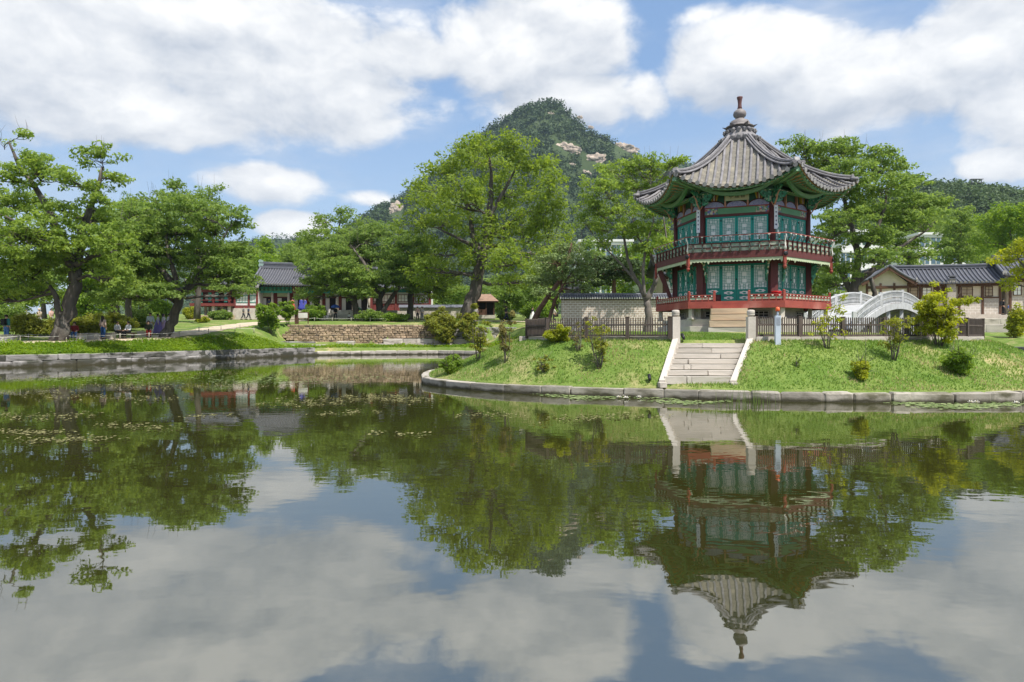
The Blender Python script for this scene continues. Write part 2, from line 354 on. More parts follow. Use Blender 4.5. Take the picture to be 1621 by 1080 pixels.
for a in pxs:
    S = shore(a); ys = S + offs; ys2 = np.concatenate([[S + 0.02], ys]); xs = (a - 810.5) / F * ys2
    zs = gz(xs, ys2); zs[0] = -1.3
    V.append(np.stack([xs, ys2, zs], 1))
V = np.array(V); nA, nB = V.shape[:2]; idx = np.arange(nA * nB).reshape(nA, nB)
Q = np.stack([idx[:-1, :-1], idx[1:, :-1], idx[1:, 1:], idx[:-1, 1:]], -1).reshape(-1, 4)
g_me = mesh_np('ground', V.reshape(-1, 3), Q, lawn, True)
tag(link('ground', g_me), kind='structure')

def drape_strip(name, pts, width, material, lift=0.03, n=60, label=None):
    """a path laid on the ground along world points"""
    P = np.array(pts, float); seg = np.concatenate([[0], np.cumsum(np.hypot(*np.diff(P[:, :2], axis=0).T))]); t = np.linspace(0, seg[-1], n)
    xs, ys = np.interp(t, seg, P[:, 0]), np.interp(t, seg, P[:, 1]); wd = np.interp(t, seg, width if hasattr(width, '__len__') else [width] * len(P))
    dx, dy = np.gradient(xs), np.gradient(ys); l = np.hypot(dx, dy); nx, ny = -dy / l, dx / l; rows = []
    wob = 1 + 0.12 * np.sin(t * 1.7) + 0.08 * np.sin(t * 4.1 + 1)
    for k in np.linspace(-0.5, 0.5, 9):
        X, Y = xs + nx * wd * k * wob, ys + ny * wd * k * wob; rows.append(np.stack([X, Y, gz(X, Y) + lift], 1))
    V = np.array(rows); a, b = V.shape[:2]; i = np.arange(a * b).reshape(a, b)
    Q = np.stack([i[:-1, :-1], i[1:, :-1], i[1:, 1:], i[:-1, 1:]], -1).reshape(-1, 4)
    return tag(link(name, mesh_np(name, V.reshape(-1, 3), Q, material, True)), kind='structure')
def PG(px, D): return (X_at(px, D), D)
drape_strip('path', [PG(-500, 33.5), PG(-60, 42.0), PG(60, 45.2), PG(180, 48.8), PG(295, 56), PG(352, 65), PG(410, 76), PG(510, 85), PG(640, 86), PG(800, 80), PG(900, 76)], [3.2, 3.2, 3.0, 3.0, 3.0, 3.0, 3.0, 2.4, 2.2, 2.2, 2.0], sand, 0.03, 120)
drape_strip('path', [PG(300, 89), PG(420, 91), PG(520, 90)], 3.0, sand, 0.035, 30)
drape_strip('path', [PG(1440, 73), PG(1540, 73.5), PG(1700, 74)], 4.5, sand, 0.03, 30)

# stones share a few roughly dressed block shapes
def block_mesh(name, material, seed, bev=0.07, jit=0.035):
    r = random.Random(seed); bm = bmesh.new(); bmesh.ops.create_cube(bm, size=1.0)
    bmesh.ops.bevel(bm, geom=list(bm.edges), offset=bev, segments=1, affect='EDGES', profile=0.6)
    for v in bm.verts: v.co += Vector((r.uniform(-jit, jit), r.uniform(-jit, jit), r.uniform(-jit, jit)))
    me = bpy.data.meshes.new(name); bm.to_mesh(me); bm.free(); me.materials.append(material); return me
BLK = {}
def blocks(material, n=6, bev=0.07, jit=0.035):
    k = (material.name, bev, jit)
    if k not in BLK: BLK[k] = [block_mesh('stone', material, 31 * i + len(BLK), bev, jit) for i in range(n)]
    return BLK[k]
def stone(parent, material, a, b, z0, z1, depth, name='stone', bev=0.07, jit=0.03, gap=0.012):
    """one block between two plan points; depth goes to the left of a->b"""
    a, b = Vector(a), Vector(b); d = (b - a).xy; L_ = d.length; ang_ = math.atan2(d.y, d.x)
    o = link(name, random.choice(blocks(material, bev=bev, jit=jit)), parent)
    c = (a + b) / 2; n = Vector((-math.sin(ang_), math.cos(ang_))) * depth / 2
    loc = Vector((c.x + n.x, c.y + n.y, (z0 + z1) / 2))
    if parent is not None: loc -= Vector(parent.location)
    o.location = loc; o.rotation_euler = (random.uniform(-.012, .012), random.uniform(-.008, .008), ang_ + random.uniform(-.01, .01))
    o.scale = (max(0.02, L_ - gap), depth, max(0.02, z1 - z0 - gap)); return o
def lay_course(parent, material, pts, z0, z1, depth, lo, hi, seed, proud=0.02, **k):
    r = random.Random(seed); P = [Vector((p[0], p[1], 0)) for p in pts]
    seg = [0]
    for i in range(len(P) - 1): seg.append(seg[-1] + (P[i + 1] - P[i]).length)
    def at(t):
        for i in range(len(P) - 1):
            if t <= seg[i + 1] or i == len(P) - 2:
                return P[i].lerp(P[i + 1], (t - seg[i]) / max(1e-6, seg[i + 1] - seg[i]))
    t = 0
    while t < seg[-1] - lo * 0.5:
        t2 = min(seg[-1], t + r.uniform(lo, hi))
        if seg[-1] - t2 < lo * 0.6: t2 = seg[-1]
        a, b = at(t), at(t2); d = (b - a); nrm = Vector((d.y, -d.x, 0)).normalized() * r.uniform(-proud, proud)
        f0 = z0(t / seg[-1]) if callable(z0) else z0; f1 = z1(t / seg[-1]) if callable(z1) else z1
        stone(parent, material, a + nrm, b + nrm, f0, f1 + r.uniform(-.015, .015), depth, **k); t = t2
# left bank retaining wall, two visible courses
def shore_pts(p0, p1, n=14, off=-0.12):
    P = np.array([(X_at(p, shore(p)), shore(p)) for p in np.linspace(p0, p1, n)]); d = np.gradient(P, axis=0); d /= np.hypot(d[:, 0], d[:, 1])[:, None]
    return [(x + dy * -off, y - dx * -off) for (x, y), (dx, dy) in zip(P, d)]
lw = tag(empty('retaining_wall', (*PG(150, 43), 0)), 'long grey granite retaining wall in courses along the tree-lined bank', 'retaining wall')
lw.location = (X_at(150, 43), 43, 0)
lay_course(lw, bankgr, shore_pts(-220, 500, 44, -0.34), -0.35, 0.36, 0.55, 0.9, 2.0, 1)
lay_course(lw, bankgr, shore_pts(-220, 496, 44, -0.26), 0.36, 0.74, 0.5, 0.7, 1.7, 2)
# low shore kerb of the far bank
fw = tag(empty('shore_kerb', (X_at(560, 66), 66, 0)), 'low pale granite kerb along the far shore below the brown rubble wall', 'kerb')
lay_course(fw, granite, shore_pts(500, 800, 24, -.3), -0.35, 0.40, 0.6, 1.0, 2.4, 3)
lay_course(fw, granite, [PG(512, 66.8), PG(560, 67.6), PG(600, 68.2)], 0.36, 0.70, 0.6, 1.2, 2.2, 4)
lay_course(fw, granite, [PG(446, 64.6), PG(480, 66.0), PG(530, 67.8)], 0.5, 0.98, 0.7, 1.0, 2.0, 41)
lay_course(fw, bankgr, [PG(438, 65.6), PG(462, 67.4), PG(500, 68.8)], 0.7, 1.3, 0.8, 0.8, 1.7, 42)
tw = tag(empty('terrace_wall', (X_at(640, 70), 70, 0)), 'white dressed granite terrace of two courses right of the brown rubble wall', 'terrace wall')
lay_course(tw, granite, [PG(596, 69.6), PG(700, 69.9), PG(800, 70)], 0.60, 1.05, 0.6, 1.1, 2.3, 5)
lay_course(tw, granite, [PG(606, 70.1), PG(700, 70.4), PG(830, 70.5)], 1.05, 1.55, 0.6, 1.1, 2.3, 6)
sb = tag(empty('stone_block', (X_at(545, 68.6), 68.6, 0.7)), 'single pale granite slab standing before the brown rubble wall', 'stone block')
stone(sb, granite, W(532, 0, 68.3).xy.to_3d(), W(560, 0, 68.3).xy.to_3d(), 0.72, 1.32, 0.9); stone(sb, granite, W(508, 0, 67.6).xy.to_3d(), W(590, 0, 67.6).xy.to_3d(), 0.5, 0.72, 1.3, name='slab')
# brown rubble wall
rw = tag(empty('rubble_wall', (X_at(560, WALL_Y - .4), WALL_Y - 0.4, 0.7)), 'brown coursed rubble stone terrace wall beyond the water', 'stone wall')
zc = 0.7; k = 0
while zc < 2.88:
    h = random.uniform(0.21, 0.30); left = 452 + 6 * math.sin(k) + (k < 3) * 8
    lay_course(rw, sandst, [PG(left, WALL_Y - 0.9 + k * 0.03), PG(480, WALL_Y - 0.75 + k * .03), PG(560, WALL_Y - 0.55 + k * .03), PG(690 if zc > 1.5 else 640, WALL_Y - 0.45 + k * .03)], zc, min(zc + h, 3.02), 0.5, 0.28, 0.62, 40 + k, proud=0.04, bev=0.14, jit=0.05)
    zc += h; k += 1
# weathered grey rubble continuation under the shrubs
rw2 = tag(empty('rubble_wall', (X_at(730, WALL_Y - .3), WALL_Y - 0.3, 1.5)), 'short grey weathered rubble wall under shrubs below the leaning tree', 'stone wall')
for k, (z0, z1) in enumerate(((1.55, 1.95), (1.95, 2.3), (2.3, 2.75))):
    lay_course(rw2, bankgr, [PG(692, WALL_Y - 0.3), PG(900, WALL_Y - 0.1)], z0, z1, 0.5, 0.5, 1.1, 60 + k, proud=0.04, bev=0.12)
# right bank terraces
rt = tag(empty('terrace_wall', (X_at(1600, 56), 56, 1.0)), 'weathered stone kerbs stepping up the bank beside the picket fence end', 'terrace wall')
lay_course(rt, bankgr, shore_pts(1490, 1800, 16, -.3), -0.3, 1.1, 0.5, 0.9, 1.8, 8)
def on_ground(p0, p1, D, n=8): return [PG(p, D) for p in np.linspace(p0, p1, n)]
lay_course(rt, granite, on_ground(1500, 1760, 58), 1.95, 2.85, 0.5, 0.9, 2.0, 9)
lay_course(rt, granite, on_ground(1500, 1760, 68), 2.7, 3.6, 0.5, 1.2, 2.4, 10)

# ------------------------------------------------------------------ island
IC = (9.5, 31.0)
def polar(ptlist):
    a = [math.atan2(y - IC[1], x - IC[0]) for x, y in ptlist]; r = [math.hypot(x - IC[0], y - IC[1]) for x, y in ptlist]
    o = np.argsort(a); return np.array(a)[o], np.array(r)[o]
OUT = polar([W(668, 604, 28).xy[:], (-3.45, 26.4), (-1.9, 24.1), (-0.2, 22.55), (2.2, 21.4), (4.6, 20.6), (7.1, 19.75), (10.8, 19.25), (14.7, 19.45), (18.3, 21), (21.5, 24.5), (23.2, 30), (22.8, 36), (20, 42.5), (14, 45.2), (7, 45.3), (0.5, 42.5), (-2.8, 36), (-3.9, 31)])
GLp, GRp = (X_at(1069, 22.9), 22.9), (X_at(1188.5, 22.75), 22.75)
FEN_L = [GLp, (X_at(866, 24.5), 24.5), (X_at(834, 26.4), 26.4), (0.75, 31.5)]
FEN_R = [GRp, (X_at(1400, 23.7), 23.7), (X_at(1530, 24.6), 24.6), (X_at(1555, 25.9), 25.9), (19.3, 29.5)]
FEN = polar(FEN_L + FEN_R + [(1.2, 36), (4.5, 40), (9, 41), (14, 40.5), (17.5, 37), (19, 33)])
def rint(tab, t):
    a, r = tab; return np.interp(t, np.concatenate([a - 2 * np.pi, a, a + 2 * np.pi]), np.concatenate([r, r, r]))
def iz(x, y):
    """height of the island surface"""
    dx, dy = x - IC[0], y - IC[1]; t = np.arctan2(dy, dx); r = np.hypot(dx, dy); ro = rint(OUT, t) - 0.3; rf = rint(FEN, t) + 0.1
    s = np.clip((ro - r) / np.maximum(ro - rf, 0.3), 0, 1.0)
    z = 0.29 + 1.41 * (0.55 * s + 0.45 * sm(s)) + 0.05 * np.sin(x * 1.3) * np.sin(y * 1.1 + 1) * np.sin(np.pi * s)
    z = z + np.clip((rf - r) / 4.0, 0, 1) * 0.33
    # level bed for the stair
    f = np.clip((y - 21.0) / 1.8, 0, 1); cx = 5.74 + (6.68 - 5.74) * f; hw = 1.14 + 0.1 * f
    w = (1 - sm((np.abs(x - cx) - hw) / 0.12)) * (1 - sm((y - 22.95) / 0.12))
    return np.where(w > 0, z * (1 - w) + np.minimum(z, 0.40 + 1.0 * f + 0 * z) * w, z)
def iz1(x, y): return float(iz(np.array([x], float), np.array([y], float))[0])
ts = np.linspace(-np.pi, np.pi, 361)[:-1]; ro = rint(OUT, ts) - 0.3
fr = np.concatenate([[1.0], np.linspace(0.995, 0.60, 44), np.linspace(0.58, 0.02, 18)])
V = [np.stack([IC[0] + (ro + 0.02) * np.cos(ts), IC[1] + (ro + .02) * np.sin(ts), np.full_like(ts, -1.3)], 1)]
for f in fr:
    x, y = IC[0] + ro * f * np.cos(ts), IC[1] + ro * f * np.sin(ts); V.append(np.stack([x, y, iz(x, y)], 1))
V = np.array(V); nB, nA = V.shape[:2]; idx = np.arange(nA * nB).reshape(nB, nA); nx = np.roll(idx, -1, 1)
Q = np.stack([idx[:-1], nx[:-1], nx[1:], idx[1:]], -1).reshape(-1, 4)
tag(link('island_ground', mesh_np('island_ground', V.reshape(-1, 3), Q, lawn, True)), kind='structure')
# kerb ring
ik = tag(empty('island_kerb', (5, 20.5, 0)), 'granite kerb of long blocks round the grassy island at the waterline', 'kerb')
def ring_pts(t0, t1, n=40): return [(IC[0] + rint(OUT, t) * math.cos(t), IC[1] + rint(OUT, t) * math.sin(t)) for t in np.linspace(t0, t1, n)]
lay_course(ik, kerb_m, ring_pts(R(-212), R(-103), 60), -0.4, 0.28, 0.42, 0.95, 1.7, 12, proud=0.012, bev=0.035, jit=0.02)
lay_course(ik, kerb_m, ring_pts(R(-103), R(-84), 14), -0.4, 0.28, 0.42, 0.7, 1.25, 13, proud=0.02, bev=0.06)
lay_course(ik, kerb_m, ring_pts(R(-84), R(-30), 34), -0.4, 0.29, 0.42, 0.4, 1.3, 14, proud=0.025, bev=0.07)
# ------------------------------------------------------------------ stair with sloping side stones
st = tag(empty('stone_stair', (5.7, 20.8, 0.4)), 'granite stair of seven steps with sloping side slabs up the grassy bank', 'stair')
rs = random.Random(5)
for i in range(7):
    f = i / 6.0; D = 21.0 + 1.8 * f; xl, xr = X_at(1052 + 20.5 * f, D), X_at(1160 + 21.5 * f, D); z1 = 0.645 + 1.0 * f
    cuts = sorted({0, 1, *[rs.uniform(.15, .85) for _ in range(rs.choice((1, 1, 2)))]})
    for a, b in zip(cuts[:-1], cuts[1:]):
        stone(st, step_m, (xl + (xr - xl) * a, D + rs.uniform(-.01, .01), 0), (xl + (xr - xl) * b, D + rs.uniform(-.01, .01), 0), z1 - (0.168 if i else .26), z1, 0.5, name='step', bev=0.014, jit=0.010, gap=0.021)
for (pb, pt, yb, yt) in ((1048, 1070, 20.95, 22.9), (1160.5, 1188, 20.8, 22.75)):
    for q in range(2):
        f0, f1 = q / 2, (q + 1) / 2
        a = Vector((X_at(pb, yb), yb, 0.52)).lerp(Vector((X_at(pt, yt), yt, 1.84)), f0); b = Vector((X_at(pb, yb), yb, 0.52)).lerp(Vector((X_at(pt, yt), yt, 1.84)), f1)
        d = (b - a); m = MB(); w = 0.09
        sd = Vector((1, -0.3, 0)).normalized() * w
        e = d.normalized() * 0.006
        vs = [a + e - sd, a + e + sd, b - e + sd, b - e - sd]; vs = vs + [v - Vector((0, 0, 0.5)) for v in vs]
        m.add([v - Vector(st.location) for v in vs], [(0, 1, 2, 3), (4, 7, 6, 5), (0, 4, 5, 1), (1, 5, 6, 2), (2, 6, 7, 3), (3, 7, 4, 0)]); m.build('side_slab', step_m, st)
    stone(st, step_m, (X_at(pb - 5, yb - .1), yb - 0.2, 0), (X_at(pb + 7, yb - .1), yb - 0.2, 0), 0.30, 0.47, 0.34, name='foot_stone', bev=0.06)
# gate posts
def gate_post(px, D, label):
    e = tag(empty('gate_post', (X_at(px, D), D, 1.6), label=label, cat='stone post', group='granite gate posts'))
    m = MB(); w = 0.125
    m.prism([(-w, -w), (w, -w), (w, w), (-w, w)], 'z', 0, 0.92); m.build('shaft', step_m, e)
    m = MB(); m.lathe([(0.10, 0.92), (0.10, 0.955), (0.128, 0.965), (0.132, 0.99), (0.12, 1.0), (0.128, 1.01), (0.130, 1.10), (0.118, 1.135), (0.08, 1.15), (0.02, 1.155)], 14); m.build('cap', step_m, e)
gate_post(1069.5, 22.95, 'granite gate post at the head of the stair, nearer the bare grey trunk')
gate_post(1188.5, 22.8, 'granite gate post at the head of the stair, beside the pale blue bollard')
# sill stone across the gate
sl = tag(empty('stone_sill', (6.7, 23.6, 1.7)), 'flat granite sill across the grass inside the gate', 'stone sill')
lay_course(sl, step_m, [(X_at(1076, 24.2), 24.2), (X_at(1182, 24.2), 24.2)], 1.66, 1.84, 0.4, 0.8, 1.4, 21, bev=0.03)
# ------------------------------------------------------------------ picket fence
fence_m = mat('fence_wood', (0.105, 0.082, 0.068), (0.065, 0.05, 0.042), rough=0.85, scale=3, bump=0.4, stretch=(4, 4, 0.4), objrand=0.12, c=(0.16, 0.13, 0.11), cfac=(0.6, 0.75))
def fence(pts, label, seed):
    e = tag(empty('picket_fence', (pts[0][0], pts[0][1], 1.85), label=label, cat='fence', group='brown picket fences'))
    pk = MB(); pk.prism([(-.017, 0), (.017, 0), (.017, .63), (0, .665), (-.017, .63)], 'y', -.012, .012); pm = pk.mesh('picket', fence_m)
    po = MB(); po.box((0, 0, 0.29), (0.125, 0.125, 0.72)); po.box((0, 0, 0.665), (0.14, 0.14, 0.03)); pom = po.mesh('post', fence_m)
    rr = random.Random(seed)
    for (x0, y0), (x1, y1) in zip(pts[:-1], pts[1:]):
        L_ = math.hypot(x1 - x0, y1 - y0); a = math.atan2(y1 - y0, x1 - x0); n = max(2, int(L_ / 0.083)); nrm = Vector((math.sin(a), -math.cos(a), 0))
        if (x0, y0) in (GLp,): nrm = -nrm
        nb = max(1, round(L_ / 1.55))
        for k in range(nb):
            A = Vector((x0 + (x1 - x0) * k / nb, y0 + (y1 - y0) * k / nb, 0)); B = Vector((x0 + (x1 - x0) * (k + 1) / nb, y0 + (y1 - y0) * (k + 1) / nb, 0))
            zb = 1.86
            for zz, hh, nm in ((zb + .035, .07, 'rail'), (zb + .40, .055, 'rail')):
                m = MB(); off = Vector((e.location.x, e.location.y, 1.85)); m.beam(A + Vector((0, 0, zz)) - off, B + Vector((0, 0, zz)) - off, 0.05, hh); m.build(nm, fence_m, e)
            stone(e, granite, A if (B - A).x > 0 else B, B if (B - A).x > 0 else A, 1.48, 1.86, 0.30, name='plinth_stone', bev=0.03, jit=0.015).location -= Vector((0, 0.15 * math.cos(a), 0))
            o = link('post', pom, e); o.location = A - off + Vector((0, 0, zb)); o.rotation_euler = (0, 0, a)
        for k in range(1, n):
            o = link('picket', pm, e); t = k / n
            o.location = Vector((x0 + (x1 - x0) * t, y0 + (y1 - y0) * t, 1.86)) - Vector((e.location.x, e.location.y, 1.85)) + nrm * 0.0
            o.rotation_euler = (0, rr.uniform(-.012, .012), a); o.scale = (1, 1, rr.uniform(.985, 1.01))
fence([(GLp[0] - 0.16, GLp[1] + .03)] + FEN_L[1:], 'brown wooden picket fence running from the stair towards the leaning tree', 1)
fence([(GRp[0] + 0.16, GRp[1] + .03)] + FEN_R[1:], 'brown wooden picket fence running from the stair towards the arched bridge', 2)
# ------------------------------------------------------------------ hexagonal pavilion
teal = mat('teal_paint', (0.03, 0.36, 0.30), (0.024, 0.29, 0.245), rough=0.55, scale=3, bump=0.1)
teal_dk = mat('green_paint_lower', (0.02, 0.28, 0.21), (0.016, 0.22, 0.165), rough=0.55, scale=3, bump=0.1)
maroon = mat('maroon_wood', (0.13, 0.036, 0.032), (0.09, 0.026, 0.024), rough=0.6, scale=3, bump=0.2, stretch=(5, 5, 0.5))
redp = mat('red_paint', (0.34, 0.075, 0.055), (0.26, 0.055, 0.042), rough=0.6, scale=3, bump=0.15, c=(0.42, 0.16, 0.13), cfac=(0.6, 0.75))
salmon = mat('salmon_paint', (0.60, 0.30, 0.20), (0.48, 0.22, 0.15), rough=0.6, scale=5)
greenp = mat('green_paint', (0.22, 0.37, 0.24), (0.16, 0.30, 0.19), rough=0.6, scale=4)
green_lt = mat('light_green_paint', (0.16, 0.36, 0.20), (0.11, 0.28, 0.15), rough=0.6, scale=3)
green_dk = mat('dark_green_paint', (0.05, 0.15, 0.09), (0.035, 0.11, 0.065), rough=0.7, scale=4)
valance_m = mat('pale_green_paint', (0.50, 0.56, 0.37), (0.40, 0.46, 0.30), rough=0.65, scale=4)
paper = mat('window_paper', (0.88, 0.88, 0.84), (0.80, 0.81, 0.77), rough=0.9, scale=6)
white_p = mat('white_paint', (0.78, 0.76, 0.70), (0.66, 0.64, 0.58), rough=0.7, scale=4)
cream_p = mat('cream_board', (0.62, 0.56, 0.36), (0.52, 0.47, 0.30), rough=0.7, scale=4)
board_p = mat('couplet_board', (0.82, 0.82, 0.86), (0.74, 0.74, 0.80), rough=0.7, scale=5)
blue_p = mat('ultramarine_paint', (0.20, 0.20, 0.46), (0.50, 0.48, 0.60), rough=0.6, scale=26, detail=2)
ink = mat('ink_paint', (0.012, 0.014, 0.03), rough=0.6)
ink_b = mat('blue_ink_paint', (0.03, 0.04, 0.13), rough=0.6)
yellow_p = mat('yellow_paint', (0.62, 0.42, 0.05), rough=0.6)
iron = mat('dark_iron', (0.02, 0.02, 0.022), rough=0.5)
tile_m = mat('weathered_tile', (0.25, 0.24, 0.245), (0.155, 0.148, 0.155), rough=0.85, scale=2.6, bump=0.5, bscale=16, objrand=0.14, c=(0.31, 0.29, 0.265), cfac=(0.57, 0.73), cscale=1.9)
tile_pan = mat('pan_tile', (0.28, 0.26, 0.215), (0.15, 0.138, 0.12), rough=0.9, scale=5, bump=0.5, bscale=18, c=(0.34, 0.31, 0.24), cfac=(0.56, 0.72), cscale=2.5)
tile_end_m = mat('tile_end_plaster', (0.38, 0.365, 0.355), (0.27, 0.255, 0.25), rough=0.85, scale=6, objrand=0.15)
finial_m = mat('finial_bronze', (0.26, 0.235, 0.225), (0.17, 0.15, 0.145), rough=0.6, scale=5, bump=0.2)
finial_r = mat('finial_copper', (0.17, 0.075, 0.065), (0.11, 0.05, 0.045), rough=0.5, scale=5)
soffit_m = mat('soffit_board', (0.66, 0.38, 0.22), (0.52, 0.30, 0.17), rough=0.8, scale=3)
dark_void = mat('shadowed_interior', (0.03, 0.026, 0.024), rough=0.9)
def dancheong(name, base, cols, scale):
    """painted ornament: small cells in a fixed palette"""
    m = bpy.data.materials.new(name); m.use_nodes = True; nt = m.node_tree; nt.nodes.clear(); L = nt.links.new; N = nt.nodes.new
    p = N('ShaderNodeBsdfPrincipled'); p.inputs['Roughness'].default_value = 0.6; o = N('ShaderNodeOutputMaterial'); L(p.outputs[0], o.inputs[0])
    tc = N('ShaderNodeTexCoord'); v = N('ShaderNodeTexVoronoi'); v.inputs['Scale'].default_value = scale; v.distance = 'CHEBYCHEV'; L(tc.outputs['Object'], v.inputs['Vector'])
    s = N('ShaderNodeSeparateXYZ'); L(v.outputs['Color'], s.inputs[0]); cr = N('ShaderNodeValToRGB'); cr.color_ramp.interpolation = 'CONSTANT'; L(s.outputs[0], cr.inputs[0])
    cr.color_ramp.elements[0].color = (*base, 1); cr.color_ramp.elements[1].position = 0.45; cr.color_ramp.elements[1].color = (*cols[0], 1)
    for i, c in enumerate(cols[1:]):
        e = cr.color_ramp.elements.new(0.45 + 0.55 * (i + 1) / len(cols)); e.color = (*c, 1)
    L(cr.outputs[0], p.inputs['Base Color']); return m
orn_lintel = dancheong('painted_lintel_ends', (0.10, 0.26, 0.14), [(0.6, 0.56, 0.46), (0.42, 0.08, 0.06), (0.5, 0.42, 0.3), (0.13, 0.16, 0.4)], 14)
orn_panel = dancheong('painted_panel', (0.30, 0.36, 0.27), [(0.42, 0.45, 0.34), (0.55, 0.53, 0.42), (0.30, 0.18, 0.14), (0.2, 0.32, 0.24)], 10)
orn_brk = dancheong('painted_bracket', (0.03, 0.17, 0.09), [(0.045, 0.26, 0.17), (0.10, 0.34, 0.22), (0.02, 0.06, 0.035), (0.42, 0.38, 0.26)], 12)

ZB = 2.04
PC = (X_at(1171, 31.6), 31.6)
pav = tag(empty('hexagonal_pavilion', (PC[0], PC[1], ZB), R(-21.5)), 'two-storey hexagonal wooden pavilion with grey tiled roof and teal lattice doors', 'pavilion')
h = lambda z: z - ZB
C30, S60 = math.cos(R(30)), math.sin(R(60))
def ring(name, me, parent=pav, faces=range(6), out=None):
    """put one mesh on several of the six faces"""
    r = []
    for k in faces:
        o = link(name, me, parent, rz=R(60 * k)); r.append(o)
    return r
def corner(r, k=0): a = R(-60 + 60 * k); return Vector((r * math.cos(a), r * math.sin(a), 0))   # right front corner for k=0
# stone platform: two courses of blocks on each face
for (r_, z0, z1, nb, sd) in ((3.75, 1.95, 2.30, 3, 1), (3.55, 2.30, 2.60, 4, 2)):
    for k in range(6):
        a, b = corner(r_, k - 1), corner(r_, k); rr = random.Random(sd * 10 + k); cuts = [0] + sorted((i + rr.uniform(-.2, .2)) / nb for i in range(1, nb)) + [1]
        for c0, c1 in zip(cuts[:-1], cuts[1:]):
            p, q = a.lerp(b, c0), a.lerp(b, c1)
            o = link('platform_stone', random.choice(blocks(step_m, bev=0.02, jit=0.01)), pav); d = (q - p).xy; an = math.atan2(d.y, d.x)
            c = (p + q) / 2 + Vector((-math.sin(an), math.cos(an), 0)) * 0.3; o.location = (c.x, c.y, h((z0 + z1) / 2)); o.rotation_euler = (0, 0, an); o.scale = (d.length - .01, 0.6, z1 - z0 - .008)
m = MB(); m.prism([tuple(corner(3.2, k).xy) for k in range(6)], 'z', h(2.2), h(2.585)); m.build('platform_core', granite, pav)
# foundation wall under the deck with pale-jointed vents
m = MB(); m.prism([tuple(corner(2.72, k).xy) for k in range(6)], 'z', h(2.58), h(3.12)); m.build('foundation_wall', granite, pav)
for sx in (-1, 1):
    m = MB()
    for i in range(3): m.b2(sx * 1.0 - .3, sx * 1.0 + .3, -2.40, -2.362, h(2.68 + .12 * i), h(2.70 + .12 * i))
    for i in range(4): m.b2(sx * 1.0 - .3 + .19 * i, sx * 1.0 - .28 + .19 * i, -2.40, -2.362, h(2.68), h(2.94))
    ring('vent_lattice', m.mesh('vent_lattice', white_p), faces=(0, 1, 5))
    m = MB(); m.b2(sx * 1.0 - .3, sx * 1.0 + .3, -2.372, -2.340, h(2.66), h(2.96))
    ring('vent_opening', m.mesh('vent_opening', dark_void), faces=(0, 1, 5))
# stone piers under the deck
pm = MB(); pm.prism([(-.085, -.085), (.085, -.085), (.085, .085), (-.085, .085)], 'z', h(2.58), h(3.08)); pm.box((0, 0, h(2.62)), (0.26, 0.26, 0.07)); pier = pm.mesh('stone_pier', step_m)
for k in range(6):
    for rr_ in (3.62, 2.98):
        o = link('stone_pier', pier, pav); c = corner(rr_, k); o.location = (c.x, c.y, 0); o.rotation_euler = (0, 0, R(-60 + 60 * k))
# entrance steps
for i, (z0, z1, y0) in enumerate(((1.98, 2.22, -5.0), (2.22, 2.50, -4.7), (2.50, 2.76, -4.4), (2.76, 3.02, -4.1))):
    o = link('entrance_step', random.choice(blocks(warmgr if i else step_m, bev=0.02, jit=0.012)), pav); o.location = (-0.22, (y0 - 3.2) / 2, h((z0 + z1) / 2)); o.scale = (1.42, abs(y0 + 3.2), z1 - z0 - .03)
# ---------------- lower deck
m = MB(); m.prism([tuple(corner(3.80, k).xy) for k in range(6)], 'z', h(3.20), h(3.335)); m.build('deck_floor', maroon, pav)
AP = lambda r: r * C30
def face_board(r, z0, z1, th, inset=0.0):
    a = AP(r); w = r / 2 - inset; t = th * math.tan(R(30)); mm = MB()
    mm.add([(-w, -a, h(z0)), (w, -a, h(z0)), (w, -a, h(z1)), (-w, -a, h(z1)), (-w + t, -a + th, h(z0)), (w - t, -a + th, h(z0)), (w - t, -a + th, h(z1)), (-w + t, -a + th, h(z1))],
           [(0, 1, 2, 3), (5, 4, 7, 6), (4, 5, 1, 0), (3, 2, 6, 7), (4, 0, 3, 7), (1, 5, 6, 2)]); return mm
ring('deck_fascia', face_board(3.85, 3.04, 3.34, 0.05).mesh('deck_fascia', redp))
mm = MB(); mm.prism([(-.95, h(3.2)), (-.9, h(3.02)), (-.8, h(3.0)), (-.78, h(2.97)), (.4, h(2.97)), (.42, h(3.0)), (.52, h(3.02)), (.58, h(3.2))], 'y', -AP(3.88), -AP(3.86)); mm.build('deck_apron', redp, pav)
def deck_rail(x0, x1):
    a = AP(3.80); mm = MB(); mm.b2(x0, x1, -a - .025, -a + .025, h(3.575), h(3.615)); mm.b2(x0, x1, -a - .02, -a + .02, h(3.505), h(3.525)); mm.b2(x0, x1, -a - .02, -a + .02, h(3.38), h(3.41))
    n = max(2, round((x1 - x0) / 0.27))
    pts = []
    for i in range(n + 1):
        x = x0 + (x1 - x0) * i / n; mm.b2(x - .018, x + .018, -a - .022, -a + .022, h(3.34), h(3.58)); pts.append(x)
    pn = MB(); pn.b2(x0, x1, -a - .006, -a + .006, h(3.41), h(3.505))
    lt = MB()
    for x in pts[:-1]: lt.prism([(x + .09, h(3.574)), (x + .12, h(3.525)), (x + .15, h(3.525)), (x + .18, h(3.574))], 'y', -a - .03, -a - .018)
    return mm, pn, lt
for faces, segs in (((0,), ((-1.86, -0.82), (0.52, 1.86))), ((1, 2, 3, 4, 5), ((-1.86, 1.86),))):
    for s_ in segs:
        a_, b_, c_ = deck_rail(*s_); am, bm_, cm = a_.mesh('deck_rail', redp), b_.mesh('rail_panel', orn_panel), c_.mesh('lotus_block', white_p)
        for k in faces:
            o = link('deck_rail', am, pav, rz=R(60 * k)); link('rail_panel', bm_, o); link('lotus_block', cm, o)
